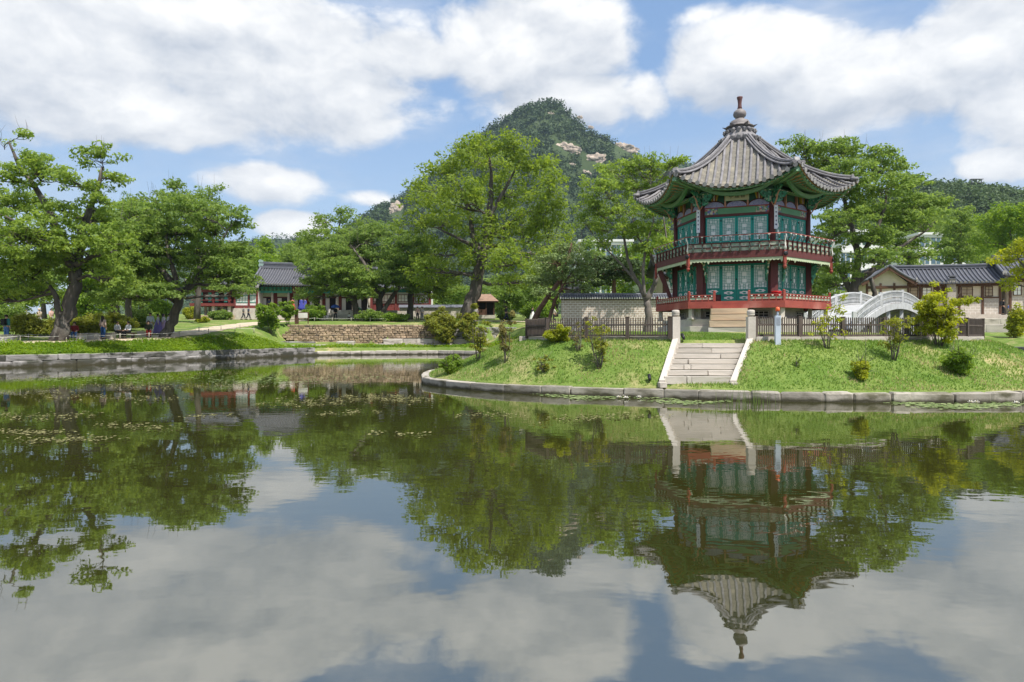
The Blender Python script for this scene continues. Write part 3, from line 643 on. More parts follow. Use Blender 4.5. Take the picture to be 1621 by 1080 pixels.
pm = MB(); pm.box((0, 0, h(3.53)), (0.1, 0.1, 0.38)); pm.lathe([(0.05, h(3.72)), (0.06, h(3.74)), (0.045, h(3.77)), (0.01, h(3.79))], 8); post_me = pm.mesh('rail_post', redp)
for k in range(6):
    c = corner(3.78, k); o = link('rail_post', post_me, pav); o.location = (c.x, c.y, 0); o.rotation_euler = (0, 0, R(-60 + 60 * k))
for x in (-0.84, 0.54):
    o = link('rail_post', post_me, pav); o.location = (x, -AP(3.80), 0)
# ---------------- columns
cm_ = MB(); cm_.prism([(-.165, -.165), (.165, -.165), (.165, .165), (-.165, .165)], 'z', h(3.33), h(5.2)); cmesh = cm_.mesh('column', maroon)
cu_ = MB(); cu_.lathe([(0.13, h(5.2)), (0.13, h(7.5))], 14); cumesh = cu_.mesh('column', maroon)
for k in range(6):
    c = corner(2.88, k)
    o = link('column', cmesh, pav); o.location = (c.x, c.y, 0); o.rotation_euler = (0, 0, R(-60 + 60 * k))
    o = link('column', cumesh, pav); o.location = (c.x, c.y, 0)
# ---------------- lattice doors
def bars(mm, w, z0, z1, y, t=0.012, upper=True):
    """fretwork: concentric rectangles round open squares"""
    H = z1 - z0; d = 0.022
    def hb(x0, x1, z): mm.b2(x0, x1, y - d, y, z - t / 2, z + t / 2)
    def vb(x, a, b): mm.b2(x - t / 2, x + t / 2, y - d, y, a, b)
    for z in (z0, z1): hb(-w, w, z)
    for x in (-w, w): vb(x, z0, z1)
    n = 15
    zs = [z0 + H * i / n for i in range(1, n)]
    big = (0.30, 0.42, 0.58, 0.70)
    q = w * 0.42
    for i, z in enumerate(zs):
        f = (i + 1) / n
        if 0.30 < f < 0.44 or 0.56 < f < 0.70:
            hb(-w, -q, z); hb(q, w, z)
        elif f < 0.22 or f > 0.80:
            if i % 2: hb(-w, w, z)
            else: hb(-w, -w * .62, z); hb(-w * .16, w * .16, z); hb(w * .62, w, z)
        else: hb(-w, w, z)
    for s_ in (-1, 1):
        vb(s_ * q, z0 + H * .24, z0 + H * .76); vb(s_ * w * .72, z0 + H * .1, z0 + H * .9)
        vb(s_ * w * .16, z0, z0 + H * .24); vb(s_ * w * .16, z1 - H * .24, z1); vb(s_ * w * .62, z0, z0 + H * .2); vb(s_ * w * .62, z1 - H * .2, z1)
    vb(0, z0 + H * .44, z0 + H * .56)
def ornament(mm, cx, cz, w, hh, y):
    """lotus cloud painted on the lower panel, slightly raised"""
    pts = []
    for i in range(28):
        t = 2 * math.pi * i / 28; r = 1 + 0.12 * math.cos(7 * t); pts.append((cx + w * r * math.cos(t), cz + hh * r * math.sin(t)))
    mm.prism(pts, 'y', y - 0.006, y)
def leaf_mesh(z0, z1, rows, m_frame, lw):
    """door leaf with its origin at the middle of the face plane"""
    w = lw / 2 - .006; st_ = 0.055; y = 0.0
    f = MB(); f.b2(-w, -w + st_, y - .03, y + .02, h(z0), h(z1)); f.b2(w - st_, w, y - .03, y + .02, h(z0), h(z1)); f.b2(-w + st_, w - st_, y - .03, y + .02, h(z1 - .06), h(z1)); f.b2(-w + st_, w - st_, y - .03, y + .02, h(z0), h(z0 + .05))
    ph = 0.22; zl = z0 + .05 + ph * rows
    for i in range(rows):
        f.b2(-w + st_, w - st_, y - .028, y + .02, h(z0 + .05 + ph * (i + 1) - .04), h(z0 + .05 + ph * (i + 1)))
    f.b2(-w + st_, w - st_, y - .008, y + .016, h(z0 + .05), h(zl))
    fm = f.mesh('door_leaf', m_frame)
    p = MB(); p.b2(-w + st_, w - st_, y - .004, y + .006, h(zl), h(z1 - .06)); pm = p.mesh('paper_panel', paper)
    l = MB(); bars(l, w - st_ - .002, h(zl + .01), h(z1 - .07), y - .006); lm = l.mesh('lattice', m_frame)
    om = []
    for i in range(rows):
        q = MB(); c = h(z0 + .05 + ph * i + (ph - .04) / 2); ornament(q, 0, c, w * .62, ph * .30, y - .010); om.append(q.mesh('lotus_ornament', white_p))
    cm = MB()
    for i in range(rows): c = h(z0 + .05 + ph * i + (ph - .04) / 2); ornament(cm, 0, c - .01, w * .22, ph * .15, y - .017)
    return fm, pm, lm, om, cm.mesh('ornament_centre', m_frame)
HW = 2.9 / 2 - 0.17; LW = 2 * HW / 4
KL, KC, KU = leaf_mesh(3.66, 4.96, 1, teal_dk, LW), leaf_mesh(3.37, 4.96, 2, teal_dk, LW), leaf_mesh(5.70, 7.02, 1, teal, LW)
ring_m = MB(); ring_m.lathe([(0.012, -.03), (.03, -.025), (.03, .025), (.012, .03)], 8); ring_me = ring_m.mesh('ring_pull', iron)
for k in range(6):
    rot = Matrix.Rotation(R(60 * k), 4, 'Z')
    for i in range(4):
        for which, r_ in ((KC if (k == 0 and i in (1, 2)) else KL, 2.86), (KU, 2.84)):
            p = rot @ Vector((-HW + LW * (i + .5), -AP(r_), 0)); o = link('door_leaf', which[0], pav, loc=p, rz=R(60 * k))
            link('paper_panel', which[1], o); link('lattice', which[2], o); link('ornament_centre', which[4], o)
            for q in which[3]: link('lotus_ornament', q, o)
            if i in (0, 1, 2) and k in (0, 1, 5):
                zz = {0: 6.85, 1: 6.3, 2: 6.85}[i] if which is KU else {0: 4.8, 1: 4.3, 2: 4.8}[i]
                rp = link('ring_pull', ring_me, o); rp.location = (LW / 2, -.045, h(zz))
# dark red sills, lintels and core walls
ring('sill', face_board(2.84, 3.34, 3.655, 0.06, 0.15).mesh('sill', maroon), faces=(1, 2, 3, 4, 5))
for x0, x1 in ((-1.3, -LW - .01), (LW + .01, 1.3)): mm = MB(); mm.b2(x0, x1, -AP(2.84), -AP(2.84) + .06, h(3.34), h(3.655)); mm.build('sill', maroon, pav)
ring('lintel', face_board(2.88, 4.965, 5.2, 0.12, 0.12).mesh('lintel', maroon)); ring('sill', face_board(2.86, 5.34, 5.70, 0.08, 0.12).mesh('sill', maroon))
ring('lintel', face_board(2.92, 7.025, 7.13, 0.14, 0.12).mesh('lintel', maroon))
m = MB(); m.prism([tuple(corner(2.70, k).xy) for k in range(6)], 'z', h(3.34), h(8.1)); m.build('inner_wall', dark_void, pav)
# ---------------- balcony
m = MB(); m.prism([tuple(corner(3.80, k).xy) for k in range(6)], 'z', h(5.20), h(5.33)); m.build('balcony_floor', maroon, pav)
ring('balcony_fascia', face_board(3.85, 5.13, 5.40, 0.05).mesh('balcony_fascia', maroon))
ring('balcony_rail', face_board(3.83, 5.40, 5.435, 0.05).mesh('balcony_rail', maroon)); ring('balcony_rail', face_board(3.84, 5.575, 5.615, 0.06).mesh('balcony_rail', maroon)); ring('balcony_rail', face_board(3.84, 5.755, 5.80, 0.06).mesh('balcony_rail', maroon))
NBAY = 10; WB = 3.80
for k in range(6):
    pn = link('balcony_panel', face_board(3.815, 5.435, 5.755, 0.012).mesh('balcony_panel', orn_panel) if k == 0 else bp_me, pav, rz=R(60 * k)); bp_me = pn.data
bay = WB / NBAY
s_ = MB(); s_.b2(-.022, .022, -.03, .03, h(5.40), h(5.80))
spi = MB(); prof = [(0.0, 5.38), (-.05, 5.50), (-.02, 5.66), (0.02, 5.78), (-.06, 5.88), (-.13, 5.96), (-.12, 6.05)]
spi.tube([(0, y, h(z)) for y, z in prof], [.022, .03, .02, .02, .028, .022, .016], 6)
curl = MB(); curl.tube([(0, .02, h(5.80)), (0, -.05, h(5.84)), (0, -.10, h(5.82)), (0, -.09, h(5.78))], [.02, .024, .02, .01], 6)
cap = MB(); cap.prism([(-.055, h(6.06)), (-.03, h(6.02)), (.03, h(6.02)), (.055, h(6.06))], 'y', -.15, -.10)
stm, spm, cum, capm = s_.mesh('panel_post', maroon), spi.mesh('baluster', mat('baluster_paint', (0.16, 0.10, 0.08), (0.10, 0.21, 0.17), rough=.6, scale=9)), curl.mesh('baluster_scroll', teal), cap.mesh('lotus_cap', white_p)
for k in range(6):
    rot = Matrix.Rotation(R(60 * k), 4, 'Z')
    for i in range(NBAY):
        p = rot @ Vector((-WB / 2 + bay * (i + .5), -AP(3.86), 0))
        o = link('panel_post', stm, pav, loc=p, rz=R(60 * k)); b = link('baluster', spm, pav, loc=p, rz=R(60 * k)); link('baluster_scroll', cum, b); link('lotus_cap', capm, b)
hr = MB(); rr_ = 3.86 + .14
hr.tube([tuple(corner(rr_, -1) + Vector((0, 0, h(6.075)))), tuple(corner(rr_, 0) + Vector((0, 0, h(6.075))))], 0.020, 8); ring('handrail', hr.mesh('handrail', redp))
# scalloped valance
pts = []; w = 1.88; n = 26
top = [(-w, h(5.135)), (w, h(5.135))]
low = []
for i in range(n):
    x0 = w - 2 * w * i / n; x1 = w - 2 * w * (i + 1) / n; deep = 0.05
    if i in (5, 20, 0, 25): low += [(x0, h(5.03)), ((x0 + x1) / 2, h(4.90)), (x1, h(5.03))][:2]
    else: low += [(x0, h(5.03)), (x0 * .75 + x1 * .25, h(4.995)), ((x0 + x1) / 2, h(4.985)), (x0 * .25 + x1 * .75, h(4.995))]
low.append((-w, h(5.03)))
mm = MB(); mm.prism(top + low, 'y', -AP(3.82), -AP(3.80)); ring('valance', mm.mesh('valance', valance_m))
# hanging corner posts, raking struts and carved brackets
hp = MB(); hp.b2(-.055, .055, -.055, .055, h(4.86), h(5.36)); hp.lathe([(.055, h(4.86)), (.07, h(4.83)), (.045, h(4.80)), (.075, h(4.75)), (.08, h(4.71)), (.05, h(4.67)), (.02, h(4.62)), (.004, h(4.60))], 10); hpm = hp.mesh('hanging_post', redp)
ci = MB(); ci.lathe([(.02, -.03), (.09, -.03), (.10, 0), (.09, .03), (.02, .03)], 12); cim = ci.mesh('iron_boss', iron)
ct = MB(); ct.tube([(0.02, 0, h(5.36)), (.06, 0, h(5.5)), (.03, 0, h(5.66)), (.02, 0, h(5.8)), (.1, 0, h(5.95)), (.12, 0, h(6.06))], [.03, .035, .022, .022, .03, .02], 6); ctm = ct.mesh('corner_baluster', white_p)
stt = MB(); stt.prism([(2.98, h(3.42)), (3.12, h(3.42)), (3.78, h(4.95)), (3.78, h(5.12)), (3.56, h(5.12))], 'y', -.055, .055); sttm = stt.mesh('raking_strut', maroon)
cb = MB(); cb.prism([(3.05, h(5.15)), (3.05, h(4.25)), (3.12, h(4.15)), (3.15, h(4.4)), (3.24, h(4.5)), (3.20, h(4.66)), (3.32, h(4.72)), (3.34, h(4.9)), (3.5, h(5.0)), (3.52, h(5.15))], 'y', -.035, .035); cbm = cb.mesh('carved_bracket', orn_brk)
for k in range(6):
    a = R(-60 + 60 * k); c = corner(3.84, k)
    o = link('hanging_post', hpm, pav, loc=(c.x, c.y, 0), rz=a); bo = link('iron_boss', cim, o); bo.location = (.07, 0, h(5.24)); bo.rotation_euler = (0, R(90), 0)
    link('corner_baluster', ctm, pav, loc=(c.x, c.y, 0), rz=a)
    if k == 4: link('raking_strut', sttm, pav, rz=a)
    for da in (-7, 7): link('carved_bracket', cbm, pav, rz=a + R(da))
# ---------------- frieze over the upper doors
ring('lintel_board', face_board(2.90, 7.13, 7.39, 0.06, 0.68).mesh('lintel_board', green_lt))
a_ = AP(2.90)
for s_ in (-1, 1):
    mm = MB(); mm.b2(s_ * .78, s_ * 1.34, -a_, -a_ + .06, h(7.13), h(7.39)); ring('painted_lintel_end', mm.mesh('painted_lintel_end', orn_lintel))
ring('frieze_rail', face_board(2.95, 7.392, 7.43, 0.08, 0.08).mesh('frieze_rail', redp)); ring('frieze_board', face_board(2.82, 7.43, 8.02, 0.05).mesh('frieze_board', green_dk))
for cx in (-.92, 0, .92):
    mm = MB(); mm.prism([(cx + .42 * math.cos(t), h(7.432) + .24 * math.sin(t)) for t in np.linspace(0, math.pi, 17)], 'y', -AP(2.90), -AP(2.83)); o_ = mm.mesh('flower_lunette', blue_p)
    m2 = MB(); m2.tube([(cx + .44 * math.cos(t), -AP(2.90), h(7.432) + .26 * math.sin(t)) for t in np.linspace(0, math.pi, 15)], .022, 6); e_ = m2.mesh('lunette_edge', maroon)
    for k in range(6): o = link('flower_lunette', o_, pav, rz=R(60 * k)); link('lunette_edge', e_, o)
for cx in (-.46, .46):
    mm = MB(); mm.b2(cx - .035, cx + .035, -AP(2.96), -AP(2.84), h(7.43), h(7.98)); ring('frieze_post', mm.mesh('frieze_post', salmon))
for cx in (-.92, .92):
    for i, mt in enumerate((yellow_p, redp, white_p, redp, yellow_p)):
        mm = MB(); x = cx + (i - 2) * .075; mm.prism([(x - .037, h(7.98)), (x + .037, h(7.98)), (x * .6 + cx * .4 + .026, h(7.72)), (x * .6 + cx * .4 - .026, h(7.72))], 'y', -AP(2.96), -AP(2.85)); ring('painted_stripe_block', mm.mesh('painted_stripe_block', mt), faces=(0, 1, 5))
# column-head brackets
wing = [(2.85, 7.42), (3.02, 7.46), (3.14, 7.60), (3.06, 7.66), (3.22, 7.70), (3.36, 7.86), (3.26, 7.90), (3.40, 7.94), (3.62, 8.06), (3.55, 8.14), (2.85, 8.14)]
wg = MB(); wg.prism([(x, h(z)) for x, z in wing], 'y', -.05, .05); wgm = wg.mesh('wing_bracket', orn_brk)
arm = MB(); arm.prism([(.10, h(7.5)), (.30, h(7.54)), (.40, h(7.64)), (.34, h(7.70)), (.50, h(7.74)), (.62, h(7.88)), (.55, h(7.98)), (.10, h(7.98))], 'y', -.05, .05); armm = arm.mesh('bracket_arm', orn_brk)
br = MB(); br.tube([(.0, 0, h(7.30)), (.10, 0, h(7.48)), (.17, 0, h(7.62)), (.20, 0, h(7.76)), (.30, 0, h(7.90))], [.018, .026, .03, .028, .02], 7); brm = br.mesh('salmon_branch', salmon)
b2_ = MB(); b2_.tube([(2.98, 0, h(7.28)), (3.10, 0, h(7.46)), (3.22, 0, h(7.60)), (3.28, 0, h(7.78)), (3.46, 0, h(7.92))], [.02, .03, .034, .03, .022], 7); b2m = b2_.mesh('salmon_branch', salmon)
for k in range(6):
    a = R(-60 + 60 * k); c = corner(2.95, k); o = link('wing_bracket', wgm, pav, rz=a); link('salmon_branch', b2m, o)
    for da in (-150, -210):
        ao = link('bracket_arm', armm, pav, loc=(c.x, c.y, 0), rz=a + R(-da) - R(60 if da == -150 else -60) + R(0 if da == -150 else 0))
    for s_ in (60, -60):
        ao = link('salmon_branch', brm, pav, loc=(c.x * 1.03, c.y * 1.03, 0), rz=a + math.copysign(R(120), s_))
# purlin rings and green trim
for (r_, z, rad, mt) in ((2.96, 8.06, .10, greenp), (3.12, 8.02, .045, green_lt)):
    mm = MB(); mm.tube([tuple(corner(r_, -1) + Vector((0, 0, h(z)))), tuple(corner(r_, 0) + Vector((0, 0, h(z))))], rad, 10); ring('purlin', mm.mesh('purlin', mt))
for x in np.linspace(-1.35, 1.35, 15):
    mm = MB(); mm.lathe([(.03, 0), (.045, .012), (.03, .03)], 8, (x, -AP(3.22), h(7.98)))
    if x < -1.3: knob0 = mm.mesh('rafter_knob', white_p)
    else: knob0 = mm.mesh('rafter_knob', white_p)
    ring('rafter_knob', knob0, faces=(0, 1, 5))
# name board and couplet boards
nb = MB(); nb.box((0, 0, 0), (0.92, 0.05, 0.30)); nbo = nb.build('name_board', cream_p, pav); nbo.location = (0.03, -AP(3.10), h(7.84)); nbo.rotation_euler = (R(14), 0, 0)
def text_part(txt, size, parent, loc, rot, material, name='lettering', ext=0.004):
    cu = bpy.data.curves.new(name, 'FONT'); cu.body = txt; cu.size = size; cu.extrude = ext; cu.align_x = 'CENTER'; cu.align_y = 'CENTER'
    t = bpy.data.objects.new(name, cu); COL.objects.link(t); bpy.context.view_layer.update()
    me = bpy.data.meshes.new_from_object(t.evaluated_get(bpy.context.evaluated_depsgraph_get())); bpy.data.objects.remove(t, do_unlink=True)
    me.name = name; me.materials.clear(); me.materials.append(material); o = link(name, me, parent); o.location = loc; o.rotation_euler = rot; return o
for tx, x in (('亭', -.24), ('遠', 0.0), ('香', .24)): text_part(tx, 0.2, nbo, (x, -.03, 0), (R(90), 0, 0), ink, 'character')
m = MB()
for (x0, x1, z0, z1) in ((-.49, .49, .15, .185), (-.49, .49, -.185, -.15), (-.49, -.455, -.15, .15), (.455, .49, -.15, .15)): m.b2(x0, x1, -.035, .02, z0, z1)
m.build('board_frame', valance_m, nbo)
def couplet(k, dx, name_seed):
    c = corner(3.05, k); b = MB(); b.box((0, 0, 0), (0.145, 0.03, 1.0)); o = b.build('couplet_board', board_p, pav); o.location = (c.x + dx, c.y, h(6.86)); o.rotation_euler = (0, 0, R(0))
    rr = random.Random(name_seed)
    for i in range(5):
        q = MB(); z = .37 - .175 * i
        for j in range(4):
            if j % 2: q.b2(-.026 + rr.uniform(-.01, .01), .026 + rr.uniform(-.01, .01), -.02, -.0155, z + rr.uniform(-.04, .04), z + rr.uniform(-.04, .04) + .012)
            else: x = rr.uniform(-.02, .02); q.b2(x, x + .014, -.0195, -.0155, z - .03, z + .03)
        q.build('brush_character', ink_b, o)
couplet(0, 0.06, 3); couplet(-1, -0.05, 4)
# ---------------- roof
A0, A1, ZT = 0.62, 4.24, 10.92
roof = empty('roof', (0, 0, 0)); roof.parent = pav
T30 = math.tan(R(30))
def rz_(x, t):
    """roof height above one face at sideways offset x and run t"""
    a = A0 + (A1 - A0) * t; u = min(1.0, abs(x) / (a * T30)) if a > 0 else 0
    zm = ZT + (7.97 - ZT) * (1 - (1 - t) ** 1.45); zc = ZT + (8.66 - ZT) * (1 - (1 - t) ** 1.80)
    return zm + (zc - zm) * u ** 2.3
def ry_(x, t):
    a = A0 + (A1 - A0) * t; u = min(1.0, abs(x) / (a * T30)); return -a + 0.16 * (1 - u * u) * t * t
# pan tiles: overlapping courses across each face
nC, nU = 34, 24; V = []; Q = []
for i in range(nC):
    t0, t1 = i / nC, (i + 1) / nC
    for t, lift in ((t0, -0.04), (t1, 0.03)):
        for j in range(nU + 1):
            u = -1 + 2 * j / nU; x = u * (A0 + (A1 - A0) * t) * T30; V.append((x, ry_(x, t), h(rz_(x, t)) + lift))
    b = i * 2 * (nU + 1)
    for j in range(nU): Q.append((b + j, b + j + 1, b + nU + 1 + j + 1, b + nU + 1 + j))
    if i:
        p = b - (nU + 1)
        for j in range(nU): Q.append((p + j, p + j + 1, b + j + 1, b + j))
pan = mesh_np('pan_tile_field', V, Q, tile_pan)
for k in range(6): tag(link('pan_tile_field', pan, roof, rz=R(60 * k)), kind='stuff')
# cover tile rows with round end tiles
NR = 17; sp = 2 * A1 * T30 / NR
for i in range(NR):
    x = (i - (NR - 1) / 2) * sp; ts_ = max(0.02, ((abs(x) + 0.06) / T30 - A0) / (A1 - A0)); n = max(2, int((1 - ts_) * 12)); V = []; Q = []; nk = 7
    mm = MB(); path = []; rad = []
    for j in range(n):
        for q, rr_ in ((0, .062), (0.98, .050)):
            t = ts_ + (1.012 - ts_) * (j + q) / n; path.append((x, ry_(x, min(t, 1)) - (0.06 if t > 1 else 0), h(rz_(x, min(t, 1))) + .035)); rad.append(rr_ * (1.06 if j == n - 1 else 1))
    mm.tube(path, rad, 10); me = mm.mesh('tile_row', tile_m)
    e_ = MB(); p1 = Vector(path[-1]); e_.tube([p1 + Vector((0, -.002, 0)), p1 + Vector((0, -.03, -.006))], [.092, .092], 12); em = e_.mesh('end_tile', tile_end_m)
    for k in range(6): o = link('tile_row', me, roof, rz=R(60 * k)); link('end_tile', em, o)
# eave boards following the curve
def eave_strip(r0, z0, r1, z1, name, mt, th=0.0, n=24, yoff=0.0):
    mm = MB()
    def f(u, v):
        uu = -1 + 2 * u; x = uu * A1 * T30 * (r0 + (r1 - r0) * v); y = ry_(uu * A1 * T30, 1) * (r0 + (r1 - r0) * v); return (x, y + yoff, h(rz_(uu * A1 * T30, 1)) + z0 + (z1 - z0) * v)
    mm.grid(f, n, 1); return mm.mesh(name, mt)
for me_, nm in ((eave_strip(.992, -.02, .985, -.10, 'eave_board', green_dk), 'eave_board'), (eave_strip(.985, -.10, .955, -.115, 'eave_board', greenp), 'eave_board'), (eave_strip(.80, -.06, .79, -.20, 'inner_eave_board', greenp), 'inner_eave_board'), (eave_strip(.79, -.20, .76, -.205, 'inner_eave_board', green_lt), 'inner_eave_board')):
    for k in range(6): link(nm, me_, roof, rz=R(60 * k))
# soffit boards between wall and eave
def sof(u, v):
    uu = -1 + 2 * u; xe = uu * A1 * T30; ye = ry_(xe, 1); ze = h(rz_(xe, 1)) - .05; xi = uu * 2.7 * T30; yi = -2.7; zi = h(8.32); return (xi + (xe - xi) * v, yi + (ye - yi) * v, zi + (ze - zi) * v)
mm = MB(); mm.grid(sof, 24, 6); sm_ = mm.mesh('soffit', soffit_m)
for k in range(6): link('soffit', sm_, roof, rz=R(60 * k))
NF = 20
for i in range(NF):
    u = (i + .5) / NF; a, b, c, d = (Vector(sof(u, v)) for v in (0.0, 0.70, 0.62, 0.975)); dz = Vector((0, 0, -.075))
    mm = MB(); mm.tube([a + dz, b + dz], [.040, .038], 8); me1 = mm.mesh('rafter', greenp)
    m2 = MB(); m2.beam(c + Vector((0, 0, -.035)), d + Vector((0, 0, -.045)), .06, .06); me2 = m2.mesh('flying_rafter', greenp)
    m3 = MB(); m3.tube([b + dz, b + dz + (b - a).normalized() * .02], .042, 8); me3 = m3.mesh('rafter_end', salmon)
    for k in range(6):
        o = link('rafter', me1, roof, rz=R(60 * k)); link('flying_rafter', me2, roof, rz=R(60 * k))
        if k in (0, 1, 5): link('rafter_end', me3, o)
# corner rafters and hip ridges
def hip(t): r_ = (A0 + (A1 - A0) * t) / C30; return Vector((r_, 0, h(ZT + (8.66 - ZT) * (1 - (1 - t) ** 1.80))))
cr_ = MB(); cr_.beam((2.75, 0, h(8.22)), (4.80, 0, h(8.48)), .16, .22); crm = cr_.mesh('corner_rafter', greenp)
hips = [hip(t) for t in np.linspace(0.03, 0.94, 16)]
for p in hips[-4:]: pass
hl = []
for li, (wd, zo, ht) in enumerate(((.20, .03, .05), (.12, .07, .035), (.19, .10, .025), (.12, .13, .035), (.18, .16, .025))):
    mm = MB()
    V = []
    for p in hips: V += [p + Vector((0, -wd / 2, zo - ht / 2)), p + Vector((0, wd / 2, zo - ht / 2)), p + Vector((0, wd / 2, zo + ht / 2)), p + Vector((0, -wd / 2, zo + ht / 2))]
    Fc = [(4 * i + j, 4 * i + (j + 1) % 4, 4 * i + 4 + (j + 1) % 4, 4 * i + 4 + j) for i in range(len(hips) - 1) for j in range(4)] + [(0, 1, 2, 3), tuple(len(V) - 4 + j for j in (3, 2, 1, 0))]
    mm.add(V, Fc); hl.append(mm.mesh('ridge_course', tile_pan if li % 2 else tile_m))
mm = MB(); mm.tube([p + Vector((0, 0, .195)) for p in hips], .048, 9); hc = mm.mesh('ridge_cap', tile_m)
side = []
for s_ in (-1, 1):
    mm = MB(); mm.tube([p + Vector((0, s_ * .145, .045)) for p in hips], .042, 8); side.append(mm.mesh('ridge_side_tile', tile_m))
mm = MB(); e0 = hips[-1]; mm.prism([(e0.x, e0.z - .06), (e0.x + .10, e0.z - .04), (e0.x + .12, e0.z + .15), (e0.x + .07, e0.z + .28), (e0.x, e0.z + .25)], 'y', -.11, .11); he = mm.mesh('ridge_end_tile', tile_end_m)
tipt = MB()
for s_ in (-1, 0, 1):
    tipt.tube([hip(.93) + Vector((0, s_ * .17, .03)), hip(1.0) + Vector((.03 - abs(s_) * .03, s_ * .19, .05))], .078, 10)
tt = tipt.mesh('corner_tile', tile_m)
for k in range(6):
    a = R(-60 + 60 * k); rd = empty('hip_ridge', (0, 0, 0), a); rd.parent = roof
    link('corner_rafter', crm, roof, rz=a)
    for me_ in hl: link('ridge_course', me_, rd)
    link('ridge_cap', hc, rd); link('ridge_end_tile', he, rd); link('corner_tile', tt, rd)
    for me_ in side: link('ridge_side_tile', me_, rd)
# tile collar in two tiers and finial
mm = MB(); mm.lathe([(.86, h(10.72)), (.80, h(10.95)), (.66, h(11.18)), (.56, h(11.28)), (.50, h(11.52))], 24); mm.build('roof_crown', tile_m, roof)
for (r_, z, n, rt, ln) in ((.92, 10.86, 20, .085, .34), (.72, 11.25, 16, .075, .30)):
    for i in range(n):
        t = 2 * math.pi * i / n; mm = MB(); d = Vector((math.cos(t), math.sin(t), 0)); o_ = d * r_ + Vector((0, 0, h(z)))
        if i == 0: q = MB(); q.tube([(r_ - ln, 0, h(z) + ln * .62), (r_, 0, h(z))], rt, 8); qm = q.mesh('collar_tile', tile_m); q2 = MB(); q2.tube([(r_, 0, h(z)), (r_ + .02, 0, h(z) - .01)], rt * 1.12, 10); qm2 = q2.mesh('end_tile', tile_end_m)
        o = link('collar_tile', qm, roof, rz=t); link('end_tile', qm2, o)
fin = empty('finial', (0, 0, 0)); fin.parent = pav
mm = MB(); mm.lathe([(.50, h(11.48)), (.64, h(11.50)), (.63, h(11.54)), (.46, h(11.58)), (.47, h(11.66)), (.40, h(11.80)), (.24, h(11.88)), (.19, h(11.93))], 18); mm.build('finial_base', finial_m, fin)
mm = MB()
for i in range(6):
    t = R(60 * i); d = Vector((math.cos(t), math.sin(t), 0)); s_ = Vector((-math.sin(t), math.cos(t), 0))
    mm.add([d * .58 + s_ * .12 + Vector((0, 0, h(11.53))), d * .58 - s_ * .12 + Vector((0, 0, h(11.53))), d * .80 + Vector((0, 0, h(11.60))), d * .60 + Vector((0, 0, h(11.45)))], [(0, 1, 2), (0, 2, 3), (1, 3, 2), (0, 3, 1)])
mm.build('finial_petal', finial_m, fin)
mm = MB(); mm.lathe([(.19, h(11.91)), (.20, h(11.97)), (.27, h(12.03)), (.295, h(12.13)), (.27, h(12.24)), (.19, h(12.31)), (.12, h(12.36))], 18); mm.build('finial_bulb', finial_m, fin)
mm = MB(); mm.lathe([(.12, h(12.34)), (.09, h(12.48)), (.082, h(12.62)), (.10, h(12.78)), (.135, h(12.90)), (.13, h(12.93)), (.09, h(12.94))], 14); mm.build('finial_neck', finial_r, fin)
# red box standing on the deck by the side doors
rb = tag(empty('fire_bucket', (0, 0, 0)), 'bright red round tub standing on the lower deck of the pavilion', 'tub')
pt = pav.matrix_basis @ Vector((1.78, -AP(3.25), h(3.34))) if False else Vector((PC[0], PC[1], 0)) + Matrix.Rotation(R(-21.5), 3, 'Z') @ Vector((1.60, -2.98, 3.338))
rb.location = pt
m = MB(); m.lathe([(.17, 0), (.19, .02), (.20, .3), (.205, .34), (.17, .34)], 16); m.build('body', mat('red_plastic', (0.55, 0.01, 0.012), (0.48, 0.01, 0.012), rough=0.4), rb)
m = MB(); m.lathe([(.215, .338), (.22, .37), (.18, .39), (.02, .40)], 16); m.build('lid', MATS['red_plastic'], rb)
# ------------------------------------------------------------------ other palace buildings
dtile = mat('dark_roof_tile', (0.155, 0.16, 0.185), (0.10, 0.105, 0.125), rough=0.7, scale=2.5, bump=0.4, bscale=10, objrand=0.12)
dtile_pan = mat('dark_pan_tile', (0.085, 0.09, 0.105), (0.06, 0.062, 0.075), rough=0.75, scale=3, bump=0.5, bscale=8)
plaster = mat('cream_plaster', (0.66, 0.58, 0.46), (0.58, 0.50, 0.40), rough=0.9, scale=1.5)
white_pl = mat('white_plaster', (0.75, 0.73, 0.70), (0.66, 0.64, 0.61), rough=0.9, scale=1.0)
brown_w = mat('brown_timber', (0.12, 0.06, 0.035), (0.075, 0.038, 0.024), rough=0.75, scale=3, bump=0.3, stretch=(3, 3, .5))
red_w = mat('red_timber', (0.20, 0.045, 0.04), (0.14, 0.035, 0.03), rough=0.7, scale=3)
teal_beam = mat('teal_beam_paint', (0.06, 0.30, 0.25), (0.04, 0.22, 0.19), rough=0.7, scale=4)
glass_m = mat('window_glass', (0.10, 0.17, 0.22), (0.06, 0.10, 0.14), rough=0.15, spec=0.6)
concrete = mat('white_render', (0.72, 0.72, 0.71), (0.62, 0.62, 0.61), rough=0.9, scale=0.3)
